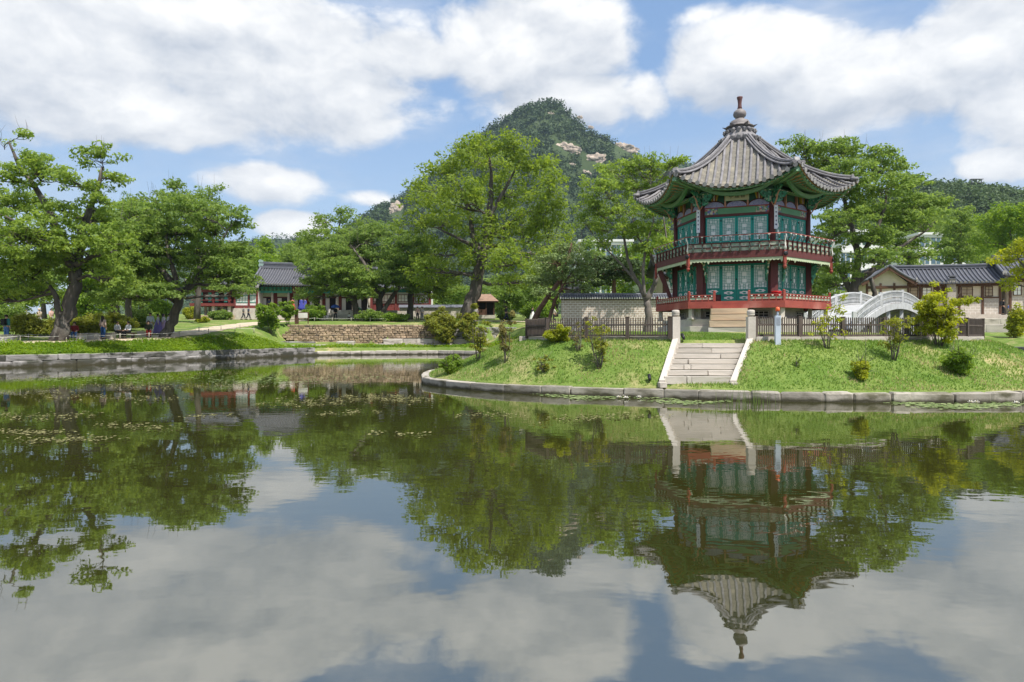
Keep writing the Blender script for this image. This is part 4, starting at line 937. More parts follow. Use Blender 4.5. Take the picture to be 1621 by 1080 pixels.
def brick_mat(name, c1, c2, mortar, scale, w=0.5, hh=0.25, msize=0.02):
    m = bpy.data.materials.new(name); m.use_nodes = True; nt = m.node_tree; nt.nodes.clear(); L = nt.links.new; N = nt.nodes.new
    p = N('ShaderNodeBsdfPrincipled'); p.inputs['Roughness'].default_value = 0.9; o = N('ShaderNodeOutputMaterial'); L(p.outputs[0], o.inputs[0])
    tc = N('ShaderNodeTexCoord'); mp = N('ShaderNodeMapping'); mp.inputs['Rotation'].default_value = (R(-90), 0, 0); L(tc.outputs['Object'], mp.inputs[0])
    b = N('ShaderNodeTexBrick'); b.inputs['Color1'].default_value = (*c1, 1); b.inputs['Color2'].default_value = (*c2, 1); b.inputs['Mortar'].default_value = (*mortar, 1)
    b.inputs['Scale'].default_value = scale; b.inputs['Mortar Size'].default_value = msize; b.inputs['Brick Width'].default_value = w; b.inputs['Row Height'].default_value = hh; L(mp.outputs[0], b.inputs['Vector'])
    n = N('ShaderNodeTexNoise'); n.inputs['Scale'].default_value = 2.0; n.inputs['Detail'].default_value = 6; L(tc.outputs['Object'], n.inputs['Vector'])
    mx = N('ShaderNodeMix'); mx.data_type = 'RGBA'; mx.blend_type = 'MULTIPLY'; mx.inputs[0].default_value = 0.22; L(b.outputs['Color'], mx.inputs[6]); L(n.outputs['Fac'], mx.inputs[7])
    L(mx.outputs[2], p.inputs['Base Color']); bp = N('ShaderNodeBump'); bp.inputs['Strength'].default_value = 0.5; bp.inputs['Distance'].default_value = 0.02; bp.invert = True; L(b.outputs['Fac'], bp.inputs['Height']); L(bp.outputs[0], p.inputs['Normal']); return m
brick_w = brick_mat('palace_wall_brick', (0.55, 0.45, 0.36), (0.45, 0.36, 0.28), (0.78, 0.72, 0.64), 1.0, 0.42, 0.2, 0.03)
brick_g = brick_mat('grey_brick', (0.36, 0.31, 0.27), (0.28, 0.24, 0.21), (0.6, 0.56, 0.5), 1.0, 0.30, 0.1, 0.016)
brick_l = brick_mat('light_block', (0.60, 0.53, 0.45), (0.52, 0.45, 0.38), (0.74, 0.69, 0.62), 1.0, 0.5, 0.3, 0.03)

def tiled_roof(parent, x0, x1, yr, zr, ye, ze, spacing, lift=0.25, rad=0.09, both=True, gable=0.0, ridge_h=0.35, verge=True, rowmat=None, skip_rows=False):
    """saddle roof in the parent's frame: ridge at y=yr from x0 to x1, front eave at y=ye"""
    rowmat = rowmat or dtile; rf = empty('roof'); rf.parent = parent; cx = (x0 + x1) / 2; hl_ = (x1 - x0) / 2
    def P(x, t, dz=0.0, s=1):
        u = abs((x - cx) / hl_); z = zr + (ze - zr) * (1 - max(0.0, 1 - t) ** 1.28) + lift * u ** 4 * (0.4 + 0.6 * t); return Vector((x, yr + s * (ye - yr) * t, z + dz))
    m = MB()
    for s in (1, -1):
        m.grid(lambda a, b: P(x0 + (x1 - x0) * a, b, 0, s), 16, 6)
        m.grid(lambda a, b: P(x0 + (x1 - x0) * a, b, -0.14, s), 16, 6)
        m.grid(lambda a, b: P(x0 + (x1 - x0) * a, 1, -0.14 * b, s), 16, 1)
    for x in (x0, x1):
        for s in (1, -1): m.grid(lambda a, b: P(x, a, -0.14 * b, s), 6, 1)
    m.build('roof_deck', dtile_pan, rf)
    n = max(2, int((x1 - x0) / spacing))
    for i in range(n + 1):
        x = x0 + (x1 - x0) * i / n
        for s in ((1, -1) if both else (1,)):
            mm = MB(); path, rr = [], []
            for j in range(7):
                for q, r_ in ((0, rad * 1.04), (.97, rad * .9)): t = (j + q) / 7; path.append(P(x, t * 1.01, 0.05, s)); rr.append(r_)
            mm.tube(path, rr, 7); o = mm.build('tile_row', rowmat, rf)
            if s == 1: e = MB(); p = path[-1]; e.tube([p, p + Vector((0, -.03, -.01))], rad * 1.15, 8); e.build('end_tile', tile_end_m, o)
    for k_, (wd, hh, zo, mt) in enumerate(((.42, ridge_h * .35, ridge_h * .2, dtile), (.32, ridge_h * .45, ridge_h * .58, dtile_pan), (.40, ridge_h * .2, ridge_h * .9, dtile))):
        mm = MB(); pts = [P(x0 - .1 + (x1 - x0 + .2) * i / 12, 0, zo) for i in range(13)]
        for a, b in zip(pts[:-1], pts[1:]): mm.beam(a, b, wd, hh)
        mm.build('ridge_course', mt, rf)
    mm = MB(); mm.tube([P(x0 - .1 + (x1 - x0 + .2) * i / 12, 0, ridge_h + .06) for i in range(13)], rad * 1.1, 8); mm.build('ridge_cap', dtile, rf)
    if verge:
        for x in (x0, x1):
            mm = MB()
            for s in (1, -1): mm.tube([P(x, t, .13, s) + Vector((0, 0, 0)) for t in np.linspace(0, .93, 8)], .15, 8)
            mm.build('verge_ridge', dtile, rf)
            for s in (1,):
                e = MB(); p = P(x, .93, .13, s); e.prism([(-.2, -.2), (.2, -.2), (.22, .1), (.1, .28), (-.1, .28), (-.22, .1)], 'y', -.06, .06); o = e.build('ridge_end_tile', tile_end_m, rf); o.location = p + Vector((0, -.05, 0))
    # rafters under the front eave
    for i in range(n + 1):
        x = x0 + .1 + (x1 - x0 - .2) * i / n; a, b = P(x, .66, -.2), P(x, .985, -.19)
        mm = MB(); mm.tube([a, b], rad * .75, 6); mm.build('rafter', brown_w if rowmat is dtile else greenp, rf)
    return rf
def part_box(name, mt, parent, *bx): m = MB(); m.b2(*bx); return m.build(name, mt, parent)
def window_lattice(parent, x0, x1, y, z0, z1, mt_frame, mt_pane, nx=2, nz=2, th=.05):
    f = MB()
    f.b2(x0, x0 + .08, y - th, y, z0, z1); f.b2(x1 - .08, x1, y - th, y, z0, z1); f.b2(x0 + .08, x1 - .08, y - th, y, z1 - .08, z1); f.b2(x0 + .08, x1 - .08, y - th, y, z0, z0 + .08)
    for i in range(1, nx): x = x0 + (x1 - x0) * i / nx; f.b2(x - .025, x + .025, y - th * .8, y, z0 + .08, z1 - .08)
    for i in range(1, nz): z = z0 + (z1 - z0) * i / nz; f.b2(x0 + .08, x1 - .08, y - th * .6, y, z - .015, z + .015)
    w = f.build('window', mt_frame, parent); part_box('pane', mt_pane, w, x0 + .06, x1 - .06, y - .012, y + .01, z0 + .05, z1 - .05); return w
# ---- right hand tiled house: long wing, gable wing and taller end block
HB = W(1425, 499, 79)
hk = tag(empty('tiled_house', HB, R(-13)), 'long single-storey tiled house with plastered walls and brick chimney beyond the arched bridge', 'house')
ev, rg = 3.62, 5.45
part_box('plinth', granite, hk, -9.0, 24, -1.5, 5.5, -1.4, 0.0)
part_box('wall', plaster, hk, -0.3, 10.4, 0.12, 4.2, 0.002, ev)
m = MB(); m.b2(-0.2, 10.3, 0.03, 0.115, 0.02, 1.35); m.build('block_wall', brick_l, hk); m = MB(); m.b2(-0.2, 10.3, 0.02, 0.116, 1.352, 1.85); m.build('brick_band', brick_g, hk)
for x in (0.0, 2.1, 4.6, 6.1, 8.45, 10.2): part_box('post', brown_w, hk, x - .12, x + .12, -.04, .2, -.02, ev)
part_box('beam', brown_w, hk, -.2, 10.3, -.05, .118, ev - .38, ev - .05); part_box('beam', brown_w, hk, -.2, 10.3, -.03, .119, 1.86, 2.0)
for x0, x1, pm_ in ((0.3, 1.9, brown_w), (2.3, 3.3, plaster), (6.3, 7.5, brown_w), (8.7, 9.5, brown_w)): window_lattice(hk, x0, x1, .10, 2.05, 3.2, brown_w, paper if pm_ is plaster else mat('papered_window', (0.42, 0.34, 0.25), (0.30, 0.24, 0.18), rough=.9), 2, 3)
part_box('door_panel', brown_w, hk, 3.5, 4.5, .06, .11, 2.05, 3.2)
tiled_roof(hk, -0.4, 10.6, 2.2, rg, -0.85, ev, 0.42, lift=.15)
ch = MB(); ch.b2(4.72, 5.58, -.5, .0, .55, 3.5); ch.build('chimney', brick_g, hk); part_box('chimney_base', step_m, hk, 4.70, 5.62, -.55, .02, -.02, .55)
part_box('chimney_cap', dtile, hk, 4.75, 5.6, -.75, -.3, 4.0, 4.12); part_box('chimney_pot', brick_g, hk, 4.88, 5.48, -.68, -.36, 3.6, 4.0); part_box('chimney_top', dtile, hk, 4.82, 5.54, -.72, -.34, 4.3, 4.42); part_box('chimney_flue', dark_void, hk, 4.95, 5.4, -.66, -.4, 4.12, 4.3)
# gable wing towards the bridge
gw = empty('gable_wing', (-2.2, 1.0, 0), R(90)); gw.parent = hk
m = MB(); m.prism([(-2.1, 0), (2.1, 0), (2.1, 3.5), (0, 5.2), (-2.1, 3.5)], 'x', -4.0, 6); m.build('wing_wall', plaster, gw)
tiled_roof(gw, -4.6, 6, 0, 5.35, -2.9, 3.45, 0.45, lift=.1, verge=True)
for s in (-1, 1):
    m = MB(); m.beam((-4.62, 0, 5.15), (-4.62, s * 2.8, 3.3), .08, .34); m.build('bargeboard', brown_w, gw)
for y in (-2.1, -0.7, .7, 2.1): part_box('post', brown_w, gw, -4.1, -3.9, y - .1, y + .1, 0, 3.5)
part_box('beam', brown_w, gw, -4.12, -3.98, -2.2, 2.2, 2.9, 3.2); part_box('beam', brown_w, gw, -4.1, -3.97, -2.2, 2.2, 1.4, 1.55)
part_box('wall_panel', red_w, gw, -4.06, -3.99, -2.0, 2.0, 0.2, 1.4)
# taller end block
eb = empty('end_block', (10.9, -0.5, 0)); eb.parent = hk
part_box('wall', plaster, eb, 0.0, 9, 0.3, 4.6, 0.002, 4.0); m = MB(); m.b2(0.05, 4, 0.22, 0.295, 0.02, 1.9); m.build('block_wall', brick_l, eb)
for x in (0.15, 1.7, 3.9, 5.2, 7): part_box('post', brown_w, eb, x - .12, x + .12, 0.1, .36, -.02, 4.0)
part_box('beam', brown_w, eb, 0.02, 9, 0.12, .298, 3.6, 3.95)
for x0, x1 in ((0.45, 1.3), (2.0, 2.9)): window_lattice(eb, x0, x1, .27, 2.1, 3.3, brown_w, paper)
part_box('doorway', dark_void, eb, 4.1, 6.8, .24, .29, 0.02, 3.4)
tiled_roof(eb, -0.7, 9.5, 2.4, 6.3, -0.75, 4.2, 0.42, lift=.2)
m = MB(); m.prism([(-.6, 3.9), (5.4, 3.9), (2.4, 6.2)], 'x', -.25, -.05); m.build('gable_end', brown_w, eb)
# ---- brick wall with tiled coping behind the pavilion's island
bw = tag(empty('brick_wall', (X_at(960, 60), 60, 2.3)), 'pale brick palace wall with dark tiled coping behind the grey forked trunk', 'wall')
xa, xb = X_at(889, 60) - bw.location.x, X_at(1085, 60) - bw.location.x
m = MB(); m.b2(xa, xb, 0, .5, -.2, 2.72); m.build('wall_face', brick_w, bw)
part_box('cornice', brown_w, bw, xa - .04, xb, -.06, .56, 2.72, 2.80)
m = MB(); m.prism([(-.32, 2.80), (.82, 2.80), (.55, 3.0), (.25, 3.16), (-.05, 3.0)], 'x', xa - .15, xb); m.build('coping_bed', dtile_pan, bw)
n = int((xb - xa) / .215)
for i in range(n):
    x = xa - .1 + i * .215
    if i == 0:
        m = MB(); m.tube([(0, .25, 3.16), (0, -.04, 3.02), (0, -.34, 2.84)], .062, 7); cm1 = m.mesh('coping_tile', dtile); m = MB(); m.tube([(0, -.34, 2.84), (0, -.37, 2.83)], .075, 8); cm2 = m.mesh('end_tile', white_p)
    o = link('coping_tile', cm1, bw, loc=(x, 0, 0)); link('end_tile', cm2, o)
m = MB(); m.tube([(xa - .15, .25, 3.2), (xb, .25, 3.2)], .12, 8); m.build('coping_ridge', dtile, bw)
# ---- small house and decorated chimney seen over the brick wall
sh = tag(empty('tiled_house', (X_at(1092, 66), 66, 2.6)), 'small tiled house with paper windows just behind the brick wall', 'house')
part_box('wall', plaster, sh, -2.6, 3.5, 0, 3.5, 0, 5.1)
for x in (-2.5, -1.1, 0.3, 1.8, 3.4): part_box('post', brown_w, sh, x - .12, x + .12, -.08, .1, 0, 5.1)
part_box('beam', brown_w, sh, -2.6, 3.5, -.1, -.002, 4.7, 5.05); part_box('beam', brown_w, sh, -2.6, 3.5, -.09, -.003, 3.0, 3.2)
for x in (-1.8, -.4, 1.05): window_lattice(sh, x - .6, x + .6, -.01, 3.3, 4.6, brown_w, paper, 2, 3)
tiled_roof(sh, -3.3, 4.2, 1.8, 6.7, -1.0, 5.15, .42, lift=.25)
dc = tag(empty('ornate_chimney', (X_at(907, 64), 64, 2.6)), 'dark ornate tile-topped chimney rising behind the end of the brick wall', 'chimney')
part_box('shaft', brick_g, dc, -.7, .7, -.4, .4, 0, 3.6); m = MB(); m.prism([(-1.0, 3.6), (1.0, 3.6), (.7, 4.0), (-.7, 4.0)], 'y', -.6, .6); m.build('tiled_cap', dtile, dc)
for x in (-.5, 0, .5): part_box('flue', dtile, dc, x - .14, x + .14, -.14, .14, 4.0, 4.55)
# ---- left palace hall
HL = W(404, 506, 96)
ha = tag(empty('palace_hall', HL, R(4)), 'palace hall with grey tiled roof, teal beams and white doors on a stone platform', 'hall')
for k, (z0, z1) in enumerate(((0.0, .62), (.62, 1.3))):
    for i in range(12): o = link('platform_stone', random.choice(blocks(granite, bev=.03, jit=.015)), ha); o.location = (-.4 + 1.7 * i + .8, -1.2, (z0 + z1) / 2); o.scale = (1.68, .6, z1 - z0 - .01)
part_box('platform', granite, ha, -1.2, 19, -1.0, 9, -.4, 1.28)
for x in (4.3, 9.4):
    for i in range(4): o = link('step', random.choice(blocks(step_m, bev=.03, jit=.01)), ha); o.location = (x, -2.75 + .38 * i, .16 + .3 * i); o.scale = (2.0, .4, .3)
    for s in (-1.15, 1.15): m = MB(); m.prism([(-3.2, .0), (-1.4, 1.45), (-1.4, 0.0)], 'x', x + s - .15, x + s + .15); m.build('step_side', step_m, ha)
colm = MB(); colm.tube([(0, 0, 1.3), (0, 0, 3.85)], .17, 10); cme = colm.mesh('column', mat('hall_column', (0.55, 0.47, 0.38), (0.42, 0.36, 0.3), rough=.7, scale=2))
bays = [0.2, 2.35, 4.6, 6.85, 9.1, 11.4, 13.6, 15.8]
for x in bays: link('column', cme, ha, loc=(x, 0, 0))
part_box('side_wall', mat('terracotta_wall', (0.52, 0.22, 0.12), (0.42, 0.17, 0.10), rough=.85, scale=1), ha, -.9, .0, .5, 6, 2.3, 4.6); part_box('side_wall_base', granite, ha, -.92, .0, .48, 6, 1.28, 2.3)
part_box('inner_wall', maroon, ha, 0, 16, 1.6, 6, 1.3, 4.9)
for a, b in zip(bays[:-1], bays[1:]):
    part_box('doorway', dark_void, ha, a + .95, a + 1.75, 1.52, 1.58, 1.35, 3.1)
    for x in (a + .35, a + 1.78): part_box('door_leaf', white_pl, ha, x, x + .55, 1.45, 1.5, 1.35, 3.1)
    part_box('door_post', red_w, ha, b - .3, b + .3, 1.4, 1.55, 1.3, 4.5); part_box('transom', valance_m, ha, a + .2, b - .2, 1.44, 1.51, 3.3, 3.9)
for z0, z1, mt_, y in ((3.75, 4.02, teal_beam, -.16), (4.03, 4.3, green_lt, -.10), (4.31, 4.6, teal_beam, -.2)): part_box('beam', mt_, ha, -.2, 16, y, y + .3, z0, z1)
for x in np.arange(.2, 16, .56): part_box('bracket', green_dk, ha, x - .1, x + .1, -.5, -.15, 4.08, 4.55)
nbd = part_box('name_board', maroon, ha, 5.3, 6.4, -.75, -.66, 3.7, 4.8)
rfh = tiled_roof(ha, -0.2, 16.5, 3.4, 7.45, -1.5, 4.82, 0.36, lift=.35, rad=.085, ridge_h=.8, rowmat=mat('hall_tile', (0.175, 0.175, 0.195), (0.12, 0.12, 0.14), rough=.75, scale=2))
m = MB(); m.prism([(0, 0), (.55, 0), (.7, .4), (.5, .95), (.15, 1.1), (-.1, .8), (.12, .55), (-.05, .3)], 'y', -.2, .2); o = m.build('ridge_ornament', mat('verdigris', (0.30, 0.40, 0.36), (0.22, 0.31, 0.28), rough=.8), rfh); o.location = (-.45, 3.4, 7.75)
m = MB(); m.prism([(-1.3, 4.85), (8.0, 4.85), (3.4, 7.2)], 'x', -.05, .06); m.build('gable_end', maroon, ha)
# ---- two-storey gallery beside the hall
GB = W(312, 505, 93)
ga = tag(empty('gallery_pavilion', GB, R(4)), 'red timber two-storey open gallery on stone legs behind the lakeside trees', 'gallery')
part_box('base_wall', warmgr, ga, -.4, 4.8, -.3, 3, -.8, .5)
for x in (0.1, 2.2, 4.3):
    part_box('stone_leg', step_m, ga, x - .16, x + .16, -.2, .12, .5, 1.75); part_box('post', red_w, ga, x - .12, x + .12, -.16, .1, 2.1, 4.5)
part_box('floor_beam', red_w, ga, -.8, 4.8, -.5, 3, 1.75, 2.12)
for y in (1.5, 3.0):
    for x in (0.6, 2.8, 4.2): part_box('stone_leg', granite, ga, x - .16, x + .16, y - .16, y + .16, .5, 1.75)
for x0 in (.35, 2.45): 
    for dx in (0, 1.15): part_box('shutter', teal_beam, ga, x0 + dx, x0 + dx + .42, -.1, -.04, 2.3, 3.6)
part_box('rail', red_w, ga, -.6, 4.7, -.42, -.34, 2.5, 2.6); part_box('inner_wall', maroon, ga, .2, 4.5, 1.4, 1.6, 2.12, 4.4); part_box('beam', red_w, ga, -.2, 4.5, -.2, .1, 3.65, 4.0)
part_box('fascia', green_lt, ga, -.2, 4.5, -.22, -.205, 4.02, 4.3)
for i in range(2): window_lattice(ga, .5 + 2.1 * i, 1.9 + 2.1 * i, 1.38, 2.5, 3.5, red_w, paper, 3, 2)
tiled_roof(ga, -1.0, 5.4, 1.4, 6.0, -1.2, 4.6, .36, lift=.3)
gl = empty('link_wing', (4.7, .8, 0)); gl.parent = ga
part_box('base_wall', granite, gl, -.2, 3.1, -.2, 3, -.6, 1.5); part_box('wall', white_pl, gl, 0, 3.0, .2, 3, 1.5, 4.0)
for x in (0, 1.9, 3.0): part_box('post', red_w, gl, x - .12, x + .12, .05, .25, 1.5, 4.0)
for x, xw in ((.2, 1.6), (2.0, .9)): window_lattice(gl, x, x + xw, .18, 2.3, 3.3, teal_beam, paper, 4, 2)
part_box('beam', red_w, gl, -.2, 3.1, .02, .19, 1.5, 1.9); tiled_roof(gl, -.3, 3.2, 1.6, 5.1, -.6, 4.1, .36)
# ---- long corridor wing right of the hall, mostly behind the maples
CB = W(540, 503, 100)
cw = tag(empty('corridor_wing', CB), 'long red timber corridor building behind the dark maples', 'building')
part_box('base_wall', granite, cw, -2, 13, 0, 4, -.8, 1.0); part_box('wall', white_pl, cw, -2, 13, .2, 4, 1.0, 4.2)
for x in np.arange(-2, 13.1, 2.5):
    part_box('post', red_w, cw, x - .16, x + .16, .02, .25, 1.0, 4.2)
    if x < 12: part_box('wall_panel', red_w, cw, x + .2, x + 2.3, .1, .19, 1.0, 2.1); window_lattice(cw, x + .3, x + 2.2, .18, 2.3, 3.4, red_w, paper, 4, 2)
part_box('beam', teal_beam, cw, -2, 13, .0, .18, 3.7, 4.2); tiled_roof(cw, -2.6, 13.6, 2, 6.6, -1.0, 4.3, .4)
lwall = tag(empty('low_wall', (X_at(660, 98), 98, 4.2)), 'low pale plastered wall with tiled top behind the tree trunks', 'wall')
part_box('wall_face', brick_l, lwall, -2.5, 9, 0, .4, -.4, 1.7); m = MB(); m.prism([(-.25, 1.7), (.65, 1.7), (.2, 2.1)], 'x', -2.6, 9.1); m.build('coping', dtile, lwall)
# ---- ticket hut
hu = tag(empty('garden_hut', W(764, 501, 92)), 'small dark open hut with a pinkish brown hipped roof under the trees', 'hut')
part_box('floor', granite, hu, -1.6, 1.7, -1, 1, -.3, .15)
for x in (-1.45, -.5, .5, 1.55): part_box('post', brown_w, hu, x - .07, x + .07, -.95, -.8, .1, 2.0)
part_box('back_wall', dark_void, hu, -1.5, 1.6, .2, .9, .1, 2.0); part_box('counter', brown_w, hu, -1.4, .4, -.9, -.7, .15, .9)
m = MB(); m.add([(-2.1, -1.4, 2.0), (2.2, -1.4, 2.0), (2.2, 1.4, 2.0), (-2.1, 1.4, 2.0), (-1.0, 0, 3.0), (1.1, 0, 3.0)], [(0, 1, 5, 4), (1, 2, 5), (2, 3, 4, 5), (3, 0, 4), (0, 3, 2, 1)]); m.build('roof', mat('shingle_roof', (0.34, 0.22, 0.16), (0.25, 0.16, 0.12), rough=.9, scale=3, bump=.5), hu)
part_box('eave_beam', brown_w, hu, -2.0, 2.1, -1.3, -1.2, 1.8, 1.99)
# ---- modern buildings behind the trees
def modern(px0, px1, y_top, D, floors, label, nwin, step=0.0, name='office_building'):
    x0, x1 = X_at(px0, D), X_at(px1, D); zb = gz1((x0 + x1) / 2, D) - 1; zt = Z_at(y_top, D)
    e = tag(empty(name, ((x0 + x1) / 2, D, zb)), label, 'building'); w = (x1 - x0) / 2; H = zt - zb
    part_box('wall', concrete, e, -w, w, 0, 14, 0, H); part_box('roof_slab', concrete, e, -w - .4, w + .4, -.5, 14.4, H, H + .5)
    fh = H / floors; ww = 2 * w / nwin
    for f in range(floors):
        part_box('floor_band', concrete, e, -w - .1, w + .1, -.25, -.002, f * fh + fh * .86, (f + 1) * fh - .02)
        for i in range(nwin):
            wo = part_box('window', glass_m, e, -w + ww * i + ww * .1, -w + ww * (i + 1) - ww * .1, -.06, .02, f * fh + fh * .3, f * fh + fh * .82)
            m = MB(); xx = -w + ww * (i + .5); m.b2(xx - .06, xx + .06, -.12, -.055, f * fh + fh * .3, f * fh + fh * .82); m.build('window_frame', white_pl, wo)
modern(918, 1000, 383, 150, 4, 'white modern block with blue windows behind the pine and forked tree', 5)
modern(1330, 1398, 368, 135, 5, 'pale modern block glimpsed through the big tree beside the pavilion roof', 4)
modern(1455, 1490, 372, 150, 5, 'narrow white modern block with stacked balconies above the tiled house', 2)
modern(1488, 1540, 396, 170, 4, 'grey white modern block behind the pale green trees on the hillside', 4)
# ------------------------------------------------------------------ arched white bridge
wht = mat('white_bridge_paint', (0.54, 0.545, 0.55), (0.40, 0.405, 0.40), rough=0.7, scale=1.6, bump=.2, objrand=.08, c=(0.26, 0.26, 0.24), cfac=(.58, .72), cscale=1.2)
BA, BB = Vector((X_at(1352, 39.0), 39.0, 0)), Vector((X_at(1480, 57.0), 57.0, 0))
bd = (BB - BA).normalized(); bn = Vector((-bd.y, bd.x, 0))
brd = tag(empty('arched_bridge', (BA.x, BA.y, 2.0)), 'white painted arched wooden footbridge with baluster parapets behind the fence', 'bridge')
off = Vector(brd.location); BL = (BB - BA).length; BWD = 2.7
def az_(s): return 4.10 - 1.85 * (2 * s - 1) ** 2
def bp_(s, side, z=0.0): p = BA.lerp(BB, s) + bn * side; return Vector((p.x, p.y, az_(s) + z)) - off
NS = 28
m = MB(); m.grid(lambda a, b: bp_(a, BWD * b, 0.0), NS, 2); m.grid(lambda a, b: bp_(a, BWD * b, -.18), NS, 2); m.build('deck', wht, brd)
for side in (0.0, BWD):
    par = empty('parapet'); par.parent = brd
    for nm, z, rr in (('top_rail', .86, .055), ('middle_rail', .50, .025), ('bottom_rail', .10, .04)):
        m = MB()
        for i in range(NS): m.beam(bp_(i / NS, side, z), bp_((i + 1) / NS, side, z), rr * 2, rr * 1.7)
        m.build(nm, wht, par)
    m = MB()
    for i in range(NS): m.beam(bp_(i / NS, side - .07, -.16), bp_((i + 1) / NS, side - .07, -.16), .10, .40)
    m.build('edge_beam', wht, par)
    bl = MB(); bl.lathe([(.022, 0), (.022, .06), (.045, .12), (.05, .2), (.025, .3), (.02, .4), (.035, .44), (.035, .5), (.022, .54), (.04, .62), (.04, .68), (.022, .76)], 6); blm = bl.mesh('baluster', wht)
    for i in range(NS * 3):
        o = link('baluster', blm, par); o.location = bp_((i + .5) / (NS * 3), side, .09)
    for s in (0.0, .25, .5, .75, 1.0):
        m = MB(); p = bp_(s, side); m.b2(p.x - .09, p.x + .09, p.y - .09, p.y + .09, p.z - .2, p.z + 1.0); m.build('newel_post', wht, par)
for s in (.2, .36, .52, .68, .84):
    for side in (.2, BWD - .2):
        m = MB(); p = bp_(s, side); m.b2(p.x - .13, p.x + .13, p.y - .13, p.y + .13, -2.9, p.z - .2); m.build('pier', wht, brd)
    m = MB(); m.beam(bp_(s, .1, -.4), bp_(s, BWD - .1, -.4), .2, .22); m.build('cross_beam', wht, brd)
from mathutils import noise as mnoise
# ------------------------------------------------------------------ vegetation
LM = {
 'zelkova': leafmat('zelkova_leaf', (0.14, 0.23, 0.036), (0.30, 0.40, 0.085)),
 'maple': leafmat('maple_leaf', (0.12, 0.205, 0.04), (0.25, 0.345, 0.085)),
 'big': leafmat('chestnut_leaf', (0.13, 0.205, 0.026), (0.27, 0.355, 0.06)),
 'pine': leafmat('pine_needle', (0.11, 0.165, 0.05), (0.22, 0.29, 0.095), trans=0.2),
 'dpine': leafmat('dark_pine_needle', (0.035, 0.07, 0.02), (0.08, 0.12, 0.035), trans=0.2),
 'fresh': leafmat('fresh_leaf', (0.12, 0.22, 0.025), (0.26, 0.37, 0.055)),
 'mid': leafmat('mid_leaf', (0.125, 0.205, 0.04), (0.25, 0.345, 0.08)),
 'yellow': leafmat('yellow_green_leaf', (0.24, 0.30, 0.025), (0.40, 0.42, 0.05)),
 'azalea': leafmat('azalea_leaf', (0.17, 0.22, 0.03), (0.33, 0.33, 0.06), (0.40, 0.24, 0.08)),
 'rusty': leafmat('rusty_leaf', (0.16, 0.17, 0.05), (0.30, 0.25, 0.09), (0.38, 0.18, 0.07)),
 'bed': leafmat('bed_leaf', (0.12, 0.24, 0.02), (0.29, 0.40, 0.04)),
 'hill': leafmat('hill_leaf', (0.030, 0.062, 0.020), (0.075, 0.115, 0.035), trans=0.15),
 'hill2': leafmat('near_hill_leaf', (0.045, 0.085, 0.024), (0.10, 0.15, 0.04), trans=0.2),
 'grass': leafmat('grass_blade', (0.13, 0.24, 0.04), (0.29, 0.38, 0.11), (0.48, 0.42, 0.22)),
 'reed': leafmat('reed_blade', (0.08, 0.15, 0.03), (0.17, 0.23, 0.06)),
}
def leaf_cloud(C, RD, per, size, seed, up=0.55, shell=2.2, asp=0.48, droop=0.0, cl_tint=None):
    """leaf blades scattered through clumps; returns vertices, quads, tint"""
    g = np.random.default_rng(seed); C = np.asarray(C, float); RD = np.asarray(RD, float); per = np.asarray(per, int)
    idx = np.repeat(np.arange(len(C)), per); n = len(idx)
    d = g.normal(size=(n, 3)); d /= np.linalg.norm(d, axis=1)[:, None]; r = g.random(n) ** (1 / shell)
    P = C[idx] + d * RD[idx] * r[:, None]
    nr = d * 0.55 + g.normal(size=(n, 3)) * 0.5; nr[:, 2] += up; nr /= np.linalg.norm(nr, axis=1)[:, None]
    t = np.cross(nr, g.normal(size=(n, 3))); t /= np.linalg.norm(t, axis=1)[:, None] + 1e-9; t[:, 2] -= droop; b = np.cross(nr, t)
    s = (size * (0.6 + 0.8 * g.random(n)))[:, None] if np.isscalar(size) else (np.asarray(size)[idx] * (0.6 + .8 * g.random(n)))[:, None]
    Vv = np.stack([P - t * s, P + b * s * asp, P + t * s, P - b * s * asp], 1).reshape(-1, 3)
    Qq = np.arange(4 * n).reshape(n, 4); ct = g.random(len(C)) if cl_tint is None else cl_tint
    return Vv, Qq, np.clip(0.55 * g.random(n) + 0.45 * ct[idx], 0, 1)
def curve_pts(a, b, bend, n, g):
    a, b = np.array(a, float), np.array(b, float); mid = (a + b) / 2 + bend; t = np.linspace(0, 1, n)[:, None]
    p = (1 - t) ** 2 * a + 2 * t * (1 - t) * mid + t ** 2 * b; w = g.normal(size=(n, 3)) * 0.025 * np.linalg.norm(b - a); w[0] = 0; w[-1] = 0; return p + w
